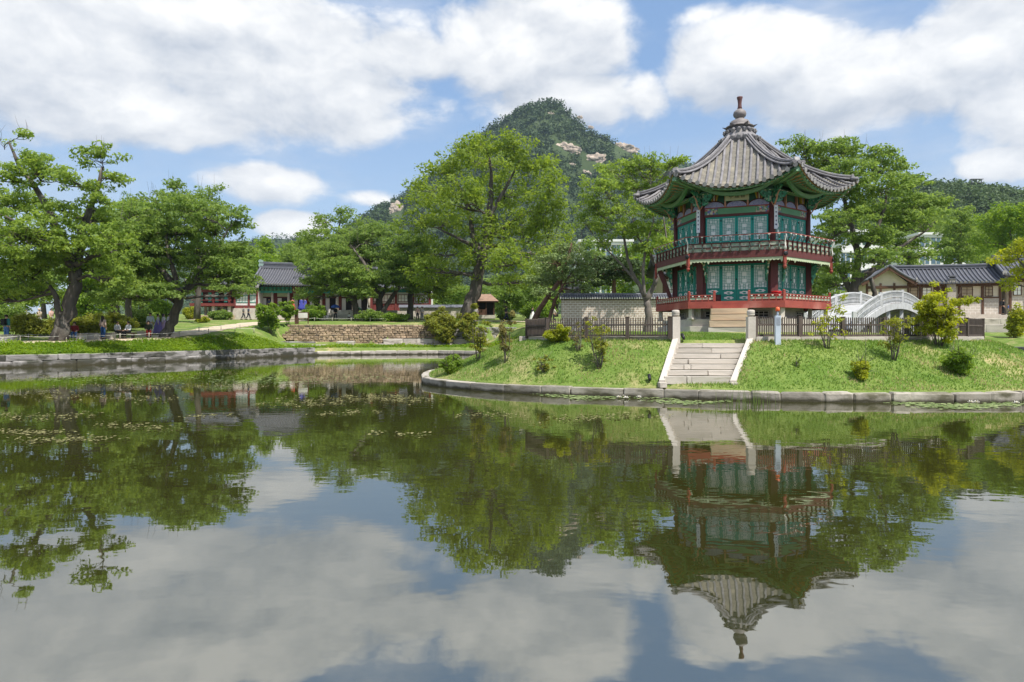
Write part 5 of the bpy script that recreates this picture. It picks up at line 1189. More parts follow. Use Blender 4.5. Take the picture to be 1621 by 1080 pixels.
def tree(label, D, trunks, lobes, kind='zelkova', leaf=0.15, dens=1.0, clump=0.75, flat=0.5, seed=1, bk=None, name='tree', cat='tree', group=None, trunk_r=0.4, spread=0.5, gap=0.0, base_z=None, twigs=0.5, up=0.55, shell=2.2):
    """trunks: pixel paths with radii in metres; lobes: (px, py, rx, ry) in pixels, given real depth around D"""
    g = np.random.default_rng(seed); bk = bk or bark; clump = clump * .72; leaf = leaf * .80; flat = min(.6, flat * 1.15)
    zf = base_z if base_z is not None else None
    bx, by = trunks[0][0][0], D
    root = empty(name, (X_at(bx, D), D, Z_at(trunks[0][0][1], D)), 0, label, cat, group); off = np.array(root.location)
    half = 0.5 * (max(l[0] + l[2] for l in lobes) - min(l[0] - l[2] for l in lobes)) / F * D
    tk = MB(); skel = []
    for ti, tr in enumerate(trunks):
        pts = [np.array(W(p[0], p[1], D + (0 if ti == 0 else (ti % 2 * 2 - 1) * 0.4) + (p[3] if len(p) > 3 else 0))) for p in tr]; rad = [p[2] for p in tr]
        # resample with wobble
        T = np.arange(len(pts)); tt = np.linspace(0, len(pts) - 1, (len(pts) - 1) * 4 + 1); P = np.stack([np.interp(tt, T, [q[i] for q in pts]) for i in range(3)], 1); rr = np.interp(tt, T, rad)
        P[2:-1] += g.normal(size=P[2:-1].shape) * rr[2:-1, None] * 0.16
        if ti == 0: rr = rr.copy(); rr[0] *= 1.3; rr[1] *= 1.1; P[0, 2] -= 0.35
        tk.tube([tuple(q - off) for q in P], list(rr), 9); skel += [(P[i], rr[i]) for i in range(1, len(P))]
    SP = np.array([s[0] for s in skel]); SR = np.array([s[1] for s in skel])
    CC, RR, PP = [], [], []
    for (lx, ly, rx, ry) in lobes:
        dz = g.uniform(-1, 1) * half * spread; c = np.array(W(lx, ly, D + dz)); sx, sz = 1.08 * rx / F * D, 1.32 * ry / F * D; sy = sx * 0.85
        # limb to the lobe
        low = SP[:, 2] < c[2] + sz * .3; cand = np.where(low)[0] if low.any() else np.arange(len(SP))
        dist = np.linalg.norm(SP[cand] - c, axis=1); k = cand[np.argmin(dist)]
        L_ = np.linalg.norm(c - SP[k]); r0 = min(SR[k] * 0.62, 0.05 + 0.022 * L_)
        lp = curve_pts(SP[k], c, np.array([0, 0, -0.10 * L_]) + g.normal(size=3) * .08 * L_, 7, g); tk.tube([tuple(q - off) for q in lp], list(np.linspace(r0, r0 * .3, 7)), 6)
        n = max(3, int(dens * 0.9 * (sx * sy * sz) ** (2 / 3) * 3.6 / clump ** 2 * 1.15))
        d = g.normal(size=(n, 3)); d /= np.linalg.norm(d, axis=1)[:, None]; d[:, 2] = np.where((d[:, 2] < -.5) & (g.random(n) < .6), -d[:, 2] * .6, d[:, 2]); r = g.random(n) ** (1 / 2.4)
        cc = c + d * np.array([sx, sy, sz]) * r[:, None]
        keep = g.random(n) > gap; cc = cc[keep]; n = len(cc)
        cr = clump * 1.3 * g.uniform(0.6, 1.25, n)
        for i in range(n):
            CC.append(cc[i]); RR.append((cr[i], cr[i], cr[i] * flat)); PP.append(int(dens * 44 * (cr[i] / .75) ** 2 * (0.15 / leaf) ** 2 * .8) + 6)
            if g.random() < twigs:
                q = lp[g.integers(3, 7)]; tw = curve_pts(q, cc[i] - np.array([0, 0, cr[i] * flat * .4]), np.array([0, 0, -.1]), 4, g); tk.tube([tuple(w_ - off) for w_ in tw], [r0 * .32 + .012, r0 * .22 + .01, .014, .008], 4, caps=False)
    for (lx, ly, rx, ry) in sorted(lobes, key=lambda l: l[1])[:3]:   # bare twig tips above the leaves
        for q in range(3):
            a = np.array(W(lx + g.uniform(-.6, .6) * rx, ly, D)); e = a + np.array([g.normal() * .25, g.normal() * .25, (ry * 1.3 / F * D) + g.uniform(.2, .9)]); tk.tube([tuple(a - off), tuple((a + e) / 2 + g.normal(size=3) * .06 - off), tuple(e - off)], [.016, .011, .005], 4, caps=False)
    tk.build('trunk', bk, root)
    V, Q, T = leaf_cloud(CC, RR, PP, leaf * 1.15, seed + 77, up, 2.6)
    link('crown', mesh_np('crown', V - off, Q, LM[kind], False, {'tint': T}), root)
    return root
# --- lakeside zelkova
tree('tall zelkova with thick leaning trunk and flared roots at the bank edge', 46.3,
     [[(92, 541, .55), (103, 505, .46), (116, 460, .42), (121, 430, .40), (108, 400, .30), (95, 370, .26), (78, 335, .22), (58, 300, .17), (30, 262, .12), (14, 225, .06)],
      [(121, 432, .34), (124, 400, .30), (130, 365, .26), (142, 330, .2), (155, 297, .15), (162, 265, .08)],
      [(96, 520, .22), (92, 495, .20), (88, 470, .17), (78, 452, .12), (50, 440, .07)], [(108, 402, .2), (75, 378, .14), (40, 360, .1), (5, 340, .06)], [(120, 420, .2), (150, 405, .14), (185, 398, .08)]],
     [(34, 212, 18, 7), (2, 224, 14, 7), (50, 250, 26, 10), (62, 272, 46, 19), (104, 282, 22, 12), (0, 280, 22, 14), (160, 248, 30, 16), (174, 282, 24, 15), (140, 298, 20, 9), (152, 318, 22, 12), (30, 325, 56, 26), (95, 332, 30, 16), (148, 348, 40, 20), (-30, 330, 50, 45), (-40, 390, 60, 60), (40, 375, 64, 34), (120, 385, 50, 28), (175, 385, 38, 24), (15, 425, 58, 30), (75, 420, 50, 22), (150, 430, 46, 22), (40, 462, 52, 14), (185, 440, 30, 20), (-10, 470, 40, 16)],
     'zelkova', 0.14, 1.0, 0.60, 0.42, 3, gap=.14)
tree('spreading maple whose leaning trunk splits beside the bank path', 53,
     [[(258, 541, .42), (270, 515, .36), (282, 485, .34), (284, 465, .33), (268, 440, .24), (245, 415, .18), (232, 390, .13), (238, 360, .08)], [(284, 468, .3), (300, 455, .24), (325, 425, .18), (350, 385, .12), (360, 365, .07)], [(282, 470, .24), (278, 440, .2), (265, 400, .14), (262, 360, .09), (270, 330, .05)], [(278, 478, .18), (250, 460, .14), (215, 450, .1), (190, 440, .05)]],
     [(262, 330, 46, 20), (215, 345, 40, 24), (310, 335, 42, 20), (235, 372, 46, 22), (285, 368, 50, 24), (340, 365, 40, 22), (372, 350, 24, 20), (215, 405, 48, 22), (270, 410, 48, 20), (330, 405, 50, 24), (375, 400, 30, 20), (205, 440, 42, 20), (350, 440, 44, 20), (300, 445, 36, 16), (385, 432, 22, 18), (200, 375, 30, 20), (245, 460, 40, 12), (392, 446, 22, 10), (366, 460, 26, 7), (212, 468, 42, 12), (178, 470, 36, 10), (182, 420, 30, 20)],
     'maple', 0.14, 1.0, 0.6, 0.36, 5, gap=.06)
tree('round bright tree filling the gap between zelkova and maple', 64, [[(205, 525, .32), (204, 470, .26), (206, 420, .18), (212, 370, .1)], [(204, 460, .16), (185, 420, .1), (178, 390, .06)]], [(208, 330, 34, 14), (185, 352, 32, 16), (235, 350, 32, 16), (205, 372, 40, 16), (175, 392, 30, 16), (232, 396, 36, 16), (200, 418, 40, 16), (178, 440, 34, 12), (228, 444, 34, 12)], 'zelkova', .16, .9, .7, .45, 61)
tree('slender airy tree topping out above the maple', 74, [[(312, 500, .3), (315, 420, .25), (312, 360, .16), (300, 320, .1)], [(315, 400, .15), (328, 350, .1), (335, 310, .05)]], [(275, 300, 22, 14), (330, 308, 24, 16), (300, 322, 40, 18), (345, 328, 16, 14), (250, 312, 22, 12), (215, 318, 26, 12), (300, 350, 50, 25)], 'mid', .17, .75, .7, .5, 6, gap=.2)
# --- the big round tree
tree('tallest round-crowned tree with a dark leaning trunk behind the rubble terrace', 80,
     [[(738, 512, .95), (747, 475, .78), (757, 435, .68), (765, 400, .6), (772, 360, .5), (775, 320, .34), (778, 280, .2), (775, 250, .1)], [(764, 405, .36), (748, 375, .32), (745, 345, .25), (735, 315, .2), (722, 285, .12)], [(766, 398, .34), (740, 385, .22), (715, 372, .15), (690, 360, .08)], [(768, 385, .34), (790, 365, .26), (820, 345, .18), (850, 330, .1)], [(772, 350, .3), (790, 315, .22), (810, 280, .14), (822, 255, .07)], [(764, 400, .24), (735, 400, .18), (710, 405, .1)], [(770, 372, .2), (800, 378, .16), (835, 385, .1)]],
     [(768, 226, 34, 16), (812, 236, 36, 20), (738, 242, 34, 20), (705, 272, 40, 26), (770, 268, 56, 28), (838, 268, 44, 28), (868, 298, 30, 28), (678, 310, 38, 32), (735, 315, 48, 30), (800, 315, 52, 30), (862, 338, 36, 34), (662, 352, 32, 34), (705, 358, 46, 30), (768, 362, 50, 26), (830, 368, 48, 30), (880, 370, 24, 30), (660, 395, 34, 30), (705, 402, 44, 26), (765, 412, 44, 22), (822, 415, 50, 28), (872, 408, 28, 28), (690, 435, 44, 22), (835, 448, 44, 20), (670, 425, 30, 24)],
     'big', 0.22, 0.78, 1.05, 0.55, 8, trunk_r=.7, spread=.75, gap=.2)
# --- dark maples left of it
tree('dark layered maple with several trunks beside the lawn', 86, [[(602, 505, .5), (600, 470, .42), (590, 440, .3), (575, 415, .2), (560, 395, .1)], [(600, 475, .32), (618, 440, .24), (632, 410, .15), (640, 380, .08)], [(603, 500, .3), (620, 470, .25), (640, 445, .16)]], [(600, 372, 40, 18), (560, 385, 40, 18), (640, 392, 36, 22), (540, 410, 40, 18), (590, 412, 50, 18), (635, 425, 44, 18), (555, 438, 44, 14), (610, 445, 46, 14), (520, 430, 24, 14), (655, 450, 30, 14), (575, 460, 36, 8)], 'maple', .19, 1.0, .8, .34, 11, spread=.6)
tree('low dark maple spreading in front of the palace hall', 84, [[(566, 503, .42), (560, 475, .36), (545, 450, .24), (525, 430, .14)], [(560, 478, .26), (580, 450, .18), (590, 430, .1)]], [(520, 400, 34, 16), (505, 425, 36, 16), (540, 425, 38, 16), (498, 450, 30, 14), (535, 450, 40, 14), (575, 440, 30, 14), (560, 465, 34, 8), (490, 470, 22, 8)], 'mid', .19, 1.0, .8, .34, 12, spread=.6)
tree('pale thin-leaved tree with bare tips above the dark maples', 100, [[(545, 500, .4), (540, 430, .3), (535, 370, .16), (540, 340, .07)], [(538, 400, .18), (515, 360, .1), (505, 340, .05)]], [(515, 352, 24, 14), (545, 345, 22, 14), (525, 375, 40, 18), (570, 365, 30, 16), (490, 385, 26, 16), (535, 400, 50, 22)], 'mid', .22, .8, .9, .5, 13, gap=.2)
tree('straight dark-trunked tree in front of the low plastered wall', 90, [[(648, 505, .4), (652, 460, .34), (660, 420, .2), (665, 390, .1)]], [(650, 440, 36, 20), (680, 460, 30, 16), (700, 450, 30, 20), (665, 420, 40, 20)], 'big', .2, .9, .9, .4, 14)
# --- pines
tree('red-barked pine with thin grey-green needles leaning over the fence end', 62, [[(845, 505, .26), (868, 470, .22), (885, 445, .19), (897, 415, .14), (905, 385, .07)], [(893, 520, .17), (890, 470, .15), (888, 440, .12), (880, 415, .07)], [(868, 512, .18), (878, 475, .16), (892, 450, .12)]], [(900, 398, 28, 12), (880, 412, 34, 12), (915, 415, 28, 12), (865, 428, 34, 10), (905, 432, 34, 10), (930, 440, 22, 10), (850, 445, 26, 9), (885, 448, 34, 9), (925, 458, 20, 8), (862, 462, 20, 7)], 'pine', .13, .8, .6, .4, 15, bk=bark_red, gap=.12, twigs=.35)
tree('dark flat-topped pine behind the brick wall', 68, [[(972, 470, .22), (972, 440, .18), (978, 415, .1)]], [(960, 418, 34, 10), (992, 420, 26, 10), (945, 432, 22, 9), (978, 436, 34, 9), (1008, 430, 18, 9), (955, 448, 20, 6)], 'dpine', .14, 1.1, .6, .38, 16, bk=bark_red)
# --- forked grey tree beside the pavilion
tree('grey forked tree with layered crown in front of the brick wall beside the pavilion', 56, [[(1026, 530, .36), (1026, 490, .30), (1024, 475, .27), (1036, 450, .2), (1040, 425, .16), (1028, 400, .13), (1010, 375, .1), (1000, 340, .06)], [(1024, 478, .24), (1014, 455, .18), (1000, 430, .14), (992, 400, .12), (985, 360, .08)], [(1036, 452, .15), (1050, 415, .11), (1055, 380, .08), (1050, 340, .05)], [(1012, 452, .12), (985, 420, .09), (960, 395, .06)], [(1020, 470, .14), (1018, 430, .12), (1022, 390, .1), (1035, 350, .06), (1030, 310, .05)]],
     [(1030, 262, 42, 14), (985, 272, 40, 16), (1065, 258, 24, 10), (950, 296, 34, 18), (1000, 298, 44, 16), (1045, 290, 36, 14), (935, 325, 26, 16), (975, 335, 40, 16), (1025, 330, 42, 14), (1055, 335, 18, 14), (950, 362, 30, 14), (1000, 365, 36, 14), (1040, 365, 26, 12), (965, 388, 26, 10), (1020, 395, 28, 10), (1052, 385, 16, 10), (925, 345, 16, 12)],
     'zelkova', .14, .85, .58, .4, 21, bk=bark_grey, gap=.14)
# --- big tree behind the pavilion
tree('broad dark green tree rising behind the pavilion roof and the bridge', 57, [[(1352, 524, .45), (1350, 470, .38), (1355, 440, .34), (1360, 410, .28), (1350, 370, .22), (1340, 330, .16), (1330, 290, .1)], [(1357, 445, .3), (1390, 420, .22), (1420, 395, .16), (1450, 375, .1), (1475, 360, .06)], [(1360, 410, .22), (1385, 370, .16), (1400, 330, .12), (1405, 295, .07)], [(1352, 468, .3), (1335, 440, .22), (1320, 410, .14), (1310, 380, .08)], [(1372, 520, .25), (1385, 465, .2), (1378, 440, .16)]],
     [(1265, 235, 38, 14), (1320, 238, 46, 16), (1375, 252, 44, 18), (1300, 262, 50, 18), (1410, 272, 34, 16), (1345, 275, 50, 18), (1395, 300, 50, 20), (1440, 292, 30, 16), (1330, 310, 46, 20), (1445, 325, 40, 18), (1380, 335, 50, 18), (1482, 322, 24, 14), (1340, 350, 40, 18), (1420, 358, 44, 16), (1470, 350, 34, 14), (1320, 375, 30, 20), (1375, 378, 40, 16), (1430, 388, 40, 12), (1310, 415, 26, 22), (1390, 405, 40, 12), (1318, 450, 24, 18), (1340, 430, 24, 14), (1450, 405, 26, 9), (1230, 262, 30, 14)],
     'maple', .15, .95, .62, .36, 23, gap=.08)
# --- trees on the right bank
for lab, D, tr, lb, kd, sd in (
   ('fresh green conical tree behind the tiled roof', 105, [[(1520, 470, .4), (1520, 400, .3), (1522, 350, .12)]], [(1522, 342, 16, 14), (1515, 365, 30, 16), (1530, 385, 34, 16), (1505, 392, 32, 16), (1520, 408, 40, 12), (1548, 400, 24, 16)], 'mid', 31),
   ('bright yellow-green tree at the end block of the tiled house', 92, [[(1600, 470, .4), (1600, 400, .3), (1598, 360, .12)]], [(1600, 338, 30, 14), (1585, 360, 36, 16), (1620, 365, 36, 22), (1575, 385, 36, 14), (1610, 392, 40, 16), (1640, 350, 30, 25)], 'fresh', 32),
   ('yellow-leaved branches hanging in front of the end block', 60, [[(1640, 540, .25), (1636, 480, .2), (1628, 430, .12), (1612, 410, .06)]], [(1608, 398, 24, 8), (1630, 385, 24, 12), (1590, 412, 20, 7), (1615, 432, 22, 8), (1645, 415, 24, 24), (1600, 448, 16, 6)], 'yellow', 33),
   ('young green tree between the conical tree and the yellow tree', 120, [[(1560, 470, .35), (1560, 380, .2)]], [(1560, 352, 20, 14), (1565, 375, 30, 18), (1555, 398, 36, 16), (1580, 350, 20, 14)], 'fresh', 34),
   ('darker tree at the foot of the wooded hill behind the modern block', 180, [[(1480, 470, .4), (1480, 380, .3)]], [(1480, 350, 30, 14), (1465, 370, 36, 18), (1500, 372, 30, 16), (1485, 395, 44, 16)], 'mid', 35)):
    tree(lab, D, tr, lb, kd, .09 + .0012 * D, .9, .35 + .006 * D, .5, sd, twigs=.2)
# --- background belt: individual trees, each with its own place
belt = [  # px, D, top y, half width, kind, label
 (-30, 66, 400, 60, 'mid', 'shady tree at the edge of the grove behind the zelkova'), (28, 72, 408, 46, 'zelkova', 'leafy tree in the grove behind the zelkova fork'), (140, 70, 410, 44, 'fresh', 'bright green tree between zelkova and maple'), (175, 78, 400, 46, 'mid', 'mid-green tree behind the gap of zelkova and maple'),
 (70, 95, 380, 50, 'mid', 'tall dim tree deep in the left grove'), (185, 100, 330, 40, 'mid', 'tall tree behind the zelkova and maple gap'), (225, 92, 400, 46, 'maple', 'dark tree behind the maple trunk'), (345, 118, 388, 52, 'fresh', 'light green tree behind the two-storey gallery'), (385, 112, 380, 48, 'fresh', 'fresh green tree left of the palace hall roof'),
 (420, 118, 372, 38, 'fresh', 'slim bright tree behind the ridge ornament of the palace hall'), (455, 125, 382, 42, 'mid', 'green tree right behind the palace hall roof'), (480, 130, 368, 38, 'fresh', 'pale green tree behind the right end of the hall roof'), (570, 125, 378, 44, 'mid', 'tall green tree behind the dark maples'), (622, 118, 385, 36, 'mid', 'tree filling the gap left of the big round crown'),
 (700, 112, 440, 44, 'maple', 'shaded tree behind the big leaning trunk'), (800, 105, 435, 46, 'mid', 'tree behind the garden hut'), (845, 98, 440, 32, 'maple', 'dark tree right of the garden hut'), (880, 120, 395, 40, 'fresh', 'fresh tree behind the pine'), (930, 118, 372, 34, 'mid', 'green tree above the modern block by the pine'),
 (990, 105, 385, 40, 'fresh', 'yellow-green tree behind the forked grey tree'), (1045, 100, 360, 36, 'fresh', 'bright tree seen between forked tree and balcony'), (1290, 95, 400, 36, 'mid', 'tree behind the balcony and the bridge'), (1400, 100, 420, 40, 'fresh', 'bright low tree behind the bridge parapets'), (1440, 110, 395, 30, 'mid', 'tree above the gable wing of the tiled house'), (760, 125, 450, 50, 'mid', 'dim tree behind the hut roof')]
for i, (px, D, ty, hw, kd, lab) in enumerate(belt):
    gzv = gz1(X_at(px, D), D); by_ = HOR - (gzv - EYE) / D * F; H = by_ - ty; g = random.Random(100 + i)
    lb = [(px + g.uniform(-.1, .1) * hw, ty + H * .12, hw * .42, H * .10)]
    for k in range(9): f = .2 + .6 * (k + g.random()) / 9; lb.append((px + g.uniform(-.6, .6) * hw * (1 if f > .3 else .6), ty + H * f, hw * g.uniform(.45, .65), H * g.uniform(.10, .15)))
    tree(lab, D, [[(px, by_, .34), (px + g.uniform(-4, 4), by_ - H * .3, .26), (px + g.uniform(-6, 6), by_ - H * .6, .16)], [(px, by_ - H * .3, .14), (px + g.uniform(-.5, .5) * hw, by_ - H * .55, .07)]], lb, kd, .12 + .0012 * D, .8, .45 + .006 * D, .5, 200 + i, group='trees of the background belt', twigs=.25)
# --- shrubs
def solve(fn, px, py, d0, d1):
    for D in np.arange(d0, d1, 0.05):
        p = W(px, py, D)
        if p.z <= fn(p.x, p.y): return D
    return None
def shrub(label, px, by, ty, hw, kind, dens=1.0, fn=None, D=None, seed=1, stems=5, open_=0.0, leaf=.05, name='shrub', group=None, low=0.0):
    if D is None: D = solve(fn or iz1, px, by, 19.5, 34) or 26
    g = np.random.default_rng(seed); b = np.array(W(px, by, D)); b[2] = (fn or iz1)(b[0], b[1]) if fn is not False else b[2]
    H = (by - ty) / F * D; Wd = hw / F * D; root = empty(name, tuple(b), 0, label, 'shrub', group)
    tk = MB(); C, RD, N_ = [], [], []; nc = int(24 * dens * (Wd * Wd * H) ** .45 / .3) + 10
    tips = []; nl = 6 if hw > 26 else 4; LO = [(0, 0, .75, .85)] + [(g.uniform(-.6, .6) * Wd, g.uniform(-.5, .5) * Wd, g.uniform(.35, .55), g.uniform(.5, 1.08)) for _ in range(nl)]
    for s in range(stems):
        a = 2 * math.pi * s / stems + g.uniform(-.4, .4); rr = Wd * g.uniform(.25, .8); top = np.array([rr * math.cos(a), rr * math.sin(a), H * g.uniform(.55, .95)])
        p0 = np.array([.08 * math.cos(a) * Wd, .08 * math.sin(a) * Wd, -.05]); P = curve_pts(p0, top, np.array([0, 0, .1 * H]), 5, g); tk.tube([tuple(q) for q in P], list(np.linspace(.006 + .007 * H, .004, 5)), 5); tips.append(P)
        for _ in range(3): q = P[g.integers(1, 4)]; e = q + np.array([g.normal() * .3 * Wd, g.normal() * .3 * Wd, abs(g.normal()) * .3 * H]); tk.tube([tuple(q), tuple((q + e) / 2 + g.normal(size=3) * .02), tuple(e)], [.008, .006, .003], 4); tips.append(np.stack([q, q, (q + e) / 2, e, e]))
    for i in range(nc):
        if open_ > 0: P = tips[g.integers(0, len(tips))]; c = P[g.integers(2, 5)] + g.normal(size=3) * Wd * .12
        else:
            d = g.normal(size=3); d /= np.linalg.norm(d); d[2] = abs(d[2]) if g.random() < .75 else d[2]; lo_ = LO[g.integers(0, len(LO))]; c = np.array([lo_[0] + d[0] * Wd * lo_[2], lo_[1] + d[1] * Wd * lo_[2], H * lo_[3] * (.45 + .42 * d[2])]) * np.array([.8, .8, 1]) * (g.random() ** .4 if g.random() < .8 else .5); c[2] = max(c[2], H * .12)
        r = (Wd + H) * .5 * g.uniform(.14, .24) * (.7 if open_ else 1); C.append(c); RD.append((r, r, r * .7)); N_.append(int(min(34, (20 if open_ == 0 else 26 * (1 - open_)) * dens * (r / .12) ** 1.5 * (.05 / leaf) ** .6) * (1.35 if D > 40 else (3.2 if open_ == 0 else 1.6))) + 5)
    tk.build('stem', bark_grey if open_ else bark, root); V, Q, T = leaf_cloud(C, RD, N_, leaf, seed + 5, .5, 2.0); link('foliage', mesh_np('foliage', V, Q, LM[kind], False, {'tint': T}), root); return root
SH = [('round dense bush on the tip of the island above the kerb', 711, 580, 538, 25, 'fresh', 1.5, 0, 6), ('yellow sparse shrub on the crest beside the round bush', 757, 552, 494, 22, 'azalea', .8, .5, 9), ('rust-tinted twin-stemmed shrub standing alone on the slope', 800, 574, 506, 17, 'rusty', .7, .45, 5),
      ('yellow-green azalea in front of the fence corner', 884, 541, 507, 30, 'yellow', 1.4, 0, 7), ('low straggly yellow shrub half way down the slope', 860, 589, 562, 20, 'azalea', .6, .5, 8), ('twiggy nearly bare shrub below the left run of fence', 949, 583, 512, 26, 'azalea', .55, .6, 11), ('thin bare shrub close to the fence rails', 915, 556, 512, 18, 'rusty', .3, .8, 8),
      ('sparse sapling beside the pale blue bollard', 1310, 552, 486, 30, 'yellow', .45, .7, 7), ('leafy slender sapling in the middle of the slope', 1415, 571, 495, 24, 'azalea', .55, .6, 8), ('large bright yellow-green shrub at the far run of fence', 1487, 548, 470, 46, 'yellow', 1.1, .3, 10),
      ('small round bush low on the slope near the kerb', 1364, 601, 558, 21, 'yellow', 1.1, 0, 7), ('bigger round bush near the far end of the slope', 1524, 594, 540, 33, 'fresh', 1.3, 0, 9), ('little seedling tuft under the pale blue bollard', 1262, 582, 566, 5, 'mid', .4, .4, 3), ('yellow shrub peeking over the fence corner', 700, 540, 498, 1, 'azalea', .1, .5, 2)]
for i, (lab, px, by, ty, hw, kd, dn, op, stn) in enumerate(SH[:-1]): shrub(lab, px, by, ty, hw, kd, dn, None, None, 300 + i, stn, op, .040 if op == 0 else .055)
far_sh = [('big loose yellow-pink shrub on the terrace under the leaning tree', 700, 537, 494, 30, 'azalea', 70.2), ('dense bright bush behind the fence corner', 848, 506, 474, 40, 'fresh', 84), ('clipped green hedge mound left of the maple trunks', 498, 503, 480, 30, 'fresh', 82), ('low green hedge under the maples', 590, 506, 488, 34, 'mid', 80), ('low green hedge right of the maples', 630, 508, 492, 30, 'fresh', 79),
          ('young leafy tree beside the path sign', 428, 520, 482, 19, 'fresh', 68), ('round green sapling next to the young leafy tree', 456, 516, 483, 17, 'fresh', 72), ('yellow-green mound behind the bench walkers', 62, 536, 488, 48, 'azalea', 53), ('long yellow hedge mound behind the zelkova roots', 135, 536, 494, 50, 'azalea', 54.5), ('yellow mound hedge right of the zelkova', 190, 528, 492, 40, 'azalea', 60),
          ('yellow bush beside the stone-legged gallery', 303, 506, 480, 14, 'yellow', 90), ('green bush under the maple', 225, 515, 484, 34, 'mid', 66), ('leafy clump at the edge of the left grove', 10, 525, 470, 46, 'mid', 60), ('bright bush deep behind the zelkova trunk', 120, 505, 462, 40, 'fresh', 72), ('leafy hedge below the far grove trees', 350, 503, 486, 30, 'mid', 88),
          ('small yellow-green sapling on the bank beyond the fence end', 1607, 540, 474, 20, 'yellow', 52), ('round green tuft on the terrace step', 1578, 528, 512, 10, 'fresh', 60), ('second green tuft on the terrace nearer the sapling', 1602, 530, 516, 8, 'fresh', 59), ('pale shrub at the far edge of the island slope', 742, 528, 498, 18, 'azalea', 70), ('low bright shrubs by the hut', 800, 505, 486, 20, 'mid', 86),
          ('dark shrub at the foot of the big leaning trunk', 712, 517, 500, 22, 'mid', 78), ('shrub below the right bank bridgehead', 1440, 520, 490, 30, 'mid', 60), ('leafy clump behind the bridge', 1330, 505, 450, 30, 'fresh', 66), ('leafy clump under the grove trees by the gallery', 255, 505, 470, 36, 'fresh', 78), ('yellow shrub far behind the maple trunk', 320, 520, 500, 18, 'yellow', 76)]
for i, (lab, px, by, ty, hw, kd, D) in enumerate(far_sh):
    x = X_at(px, D); zg = gz1(x, D); by2 = HOR - (zg - EYE) / D * F; shrub(lab, px, by2, ty, hw, kd, 1.0, gz1, D, 400 + i, 6, .35 if 'loose' in lab or 'young' in lab or 'pale shrub' in lab else .0, .05 + .0010 * D)
# --- planting bed along the retaining wall
def bed(name, label, p0, p1, d0, d1, n, size, kind, seed, hgt=.35):
    g = np.random.default_rng(seed); px = g.uniform(p0, p1, n); d = g.uniform(d0, d1, n); y = shore(px) + d; x = (px - 810.5) / F * y; z = gz(x, y)
    hh = hgt * g.uniform(.3, 1, n) * (1 + .5 * np.sin(px * .09) * np.sin(px * .031 + 1)); C = np.stack([x, y, z + hh * .5], 1)
    V, Q, T = leaf_cloud(C, np.stack([np.full(n, .16), np.full(n, .16), hh * .5], 1), np.full(n, 7), size, seed, .3, 2.0, .35, cl_tint=np.clip(.5 + .4 * np.sin(px * .05) + g.normal(size=n) * .15, 0, 1))
    o = link(name, mesh_np(name, V, Q, LM[kind], False, {'tint': T})); tag(o, label, None, None, 'stuff'); return o
bed('bank_plants', 'bright green leafy ground cover along the top of the retaining wall', -200, 440, .1, 2.3, 7000, .08, 'bed', 1, .34)
bed('bank_plants', 'tufts of weed on the far shore kerb', 440, 820, .6, 2.2, 1200, .10, 'bed', 2, .25)
# --- grass blades on the island
g = np.random.default_rng(9); n = 60000
th = g.uniform(-np.pi, 0, n) + g.uniform(-.2, .2, n); rr = rint(OUT, th) - .38 - g.random(n) * 5.5; x, y = IC[0] + rr * np.cos(th), IC[1] + rr * np.sin(th)
f_ = np.clip((y - 20.6) / 2.3, 0, 1); keep = ~((np.abs(x - (5.74 + .94 * np.clip((y - 21) / 1.8, 0, 1))) < 1.2 + .1 * f_) & (y > 20.98) & (y < 23.1)); x, y = x[keep], y[keep]; n = len(x); z = iz(x, y)
pat = .5 + .5 * np.sin(x * 1.9 + 2 * np.sin(y * 1.3)) * np.sin(y * 2.3 + x * .7); hgt = .035 + .07 * g.random(n) * (.4 + pat); a = g.uniform(0, np.pi, n); w = .012 + .012 * g.random(n)
lean = g.normal(size=(n, 2)) * .03; P = np.stack([x, y, z], 1); dx = np.stack([np.cos(a) * w, np.sin(a) * w, np.zeros(n)], 1)
V = np.stack([P - dx, P + dx, P + np.stack([lean[:, 0], lean[:, 1], hgt], 1)], 1).reshape(-1, 3)
tn = np.clip(.75 * pat * g.random(n) + .25 * g.random(n) + (g.random(n) < .05) * .5, 0, 1)
bare = (np.sin(x * .9 + 1.7 * np.sin(y * .6 + 1)) * np.sin(y * 1.25 + 1.3 * np.sin(x * .5)) + .35 * np.sin(x * 3.1 + y * 2.3) + g.normal(size=n) * .18) > .48; tn = np.where(bare & (g.random(n) < .4), 1.0, tn)
tag(link('grass', mesh_np('grass', V, np.arange(3 * n).reshape(n, 3), LM['grass'], False, {'tint': tn})), 'short grass on the island slope', None, None, 'stuff')
# --- reeds standing in the shallow water
def blades(name, label, px, py, n, spread, hmax, seed):
    D = EYE * F / (py - HOR); c = W(px, py, D); g = np.random.default_rng(seed); m = empty(name, (c.x, c.y, 0), 0, label, 'reeds'); V, Q = [], []
    for i in range(n):
        x, y = g.normal() * spread, g.normal() * spread * .5; H = hmax * g.uniform(.4, 1); l = g.normal(size=2) * H * .14; w = .006; b = len(V)
        for k in range(4): t = k / 3; ww = w * (1 - t * .9); q = (x + l[0] * t * t, y + l[1] * t * t, -.05 + (H + .05) * t); V += [(q[0] - ww, q[1], q[2]), (q[0] + ww, q[1], q[2])]
        for k in range(3): Q.append((b + 2 * k, b + 2 * k + 1, b + 2 * k + 3, b + 2 * k + 2))
    link('blade', mesh_np('blade', V, Q, LM['reed'], False, {'tint': g.random(len(Q))}), m)
blades('reed_clump', 'thin reeds standing in the water before the stair foot', 1176, 646, 46, .34, .62, 3)
blades('reed_clump', 'few taller reeds close to the kerb right of the stair', 1197, 640, 14, .12, .75, 4)
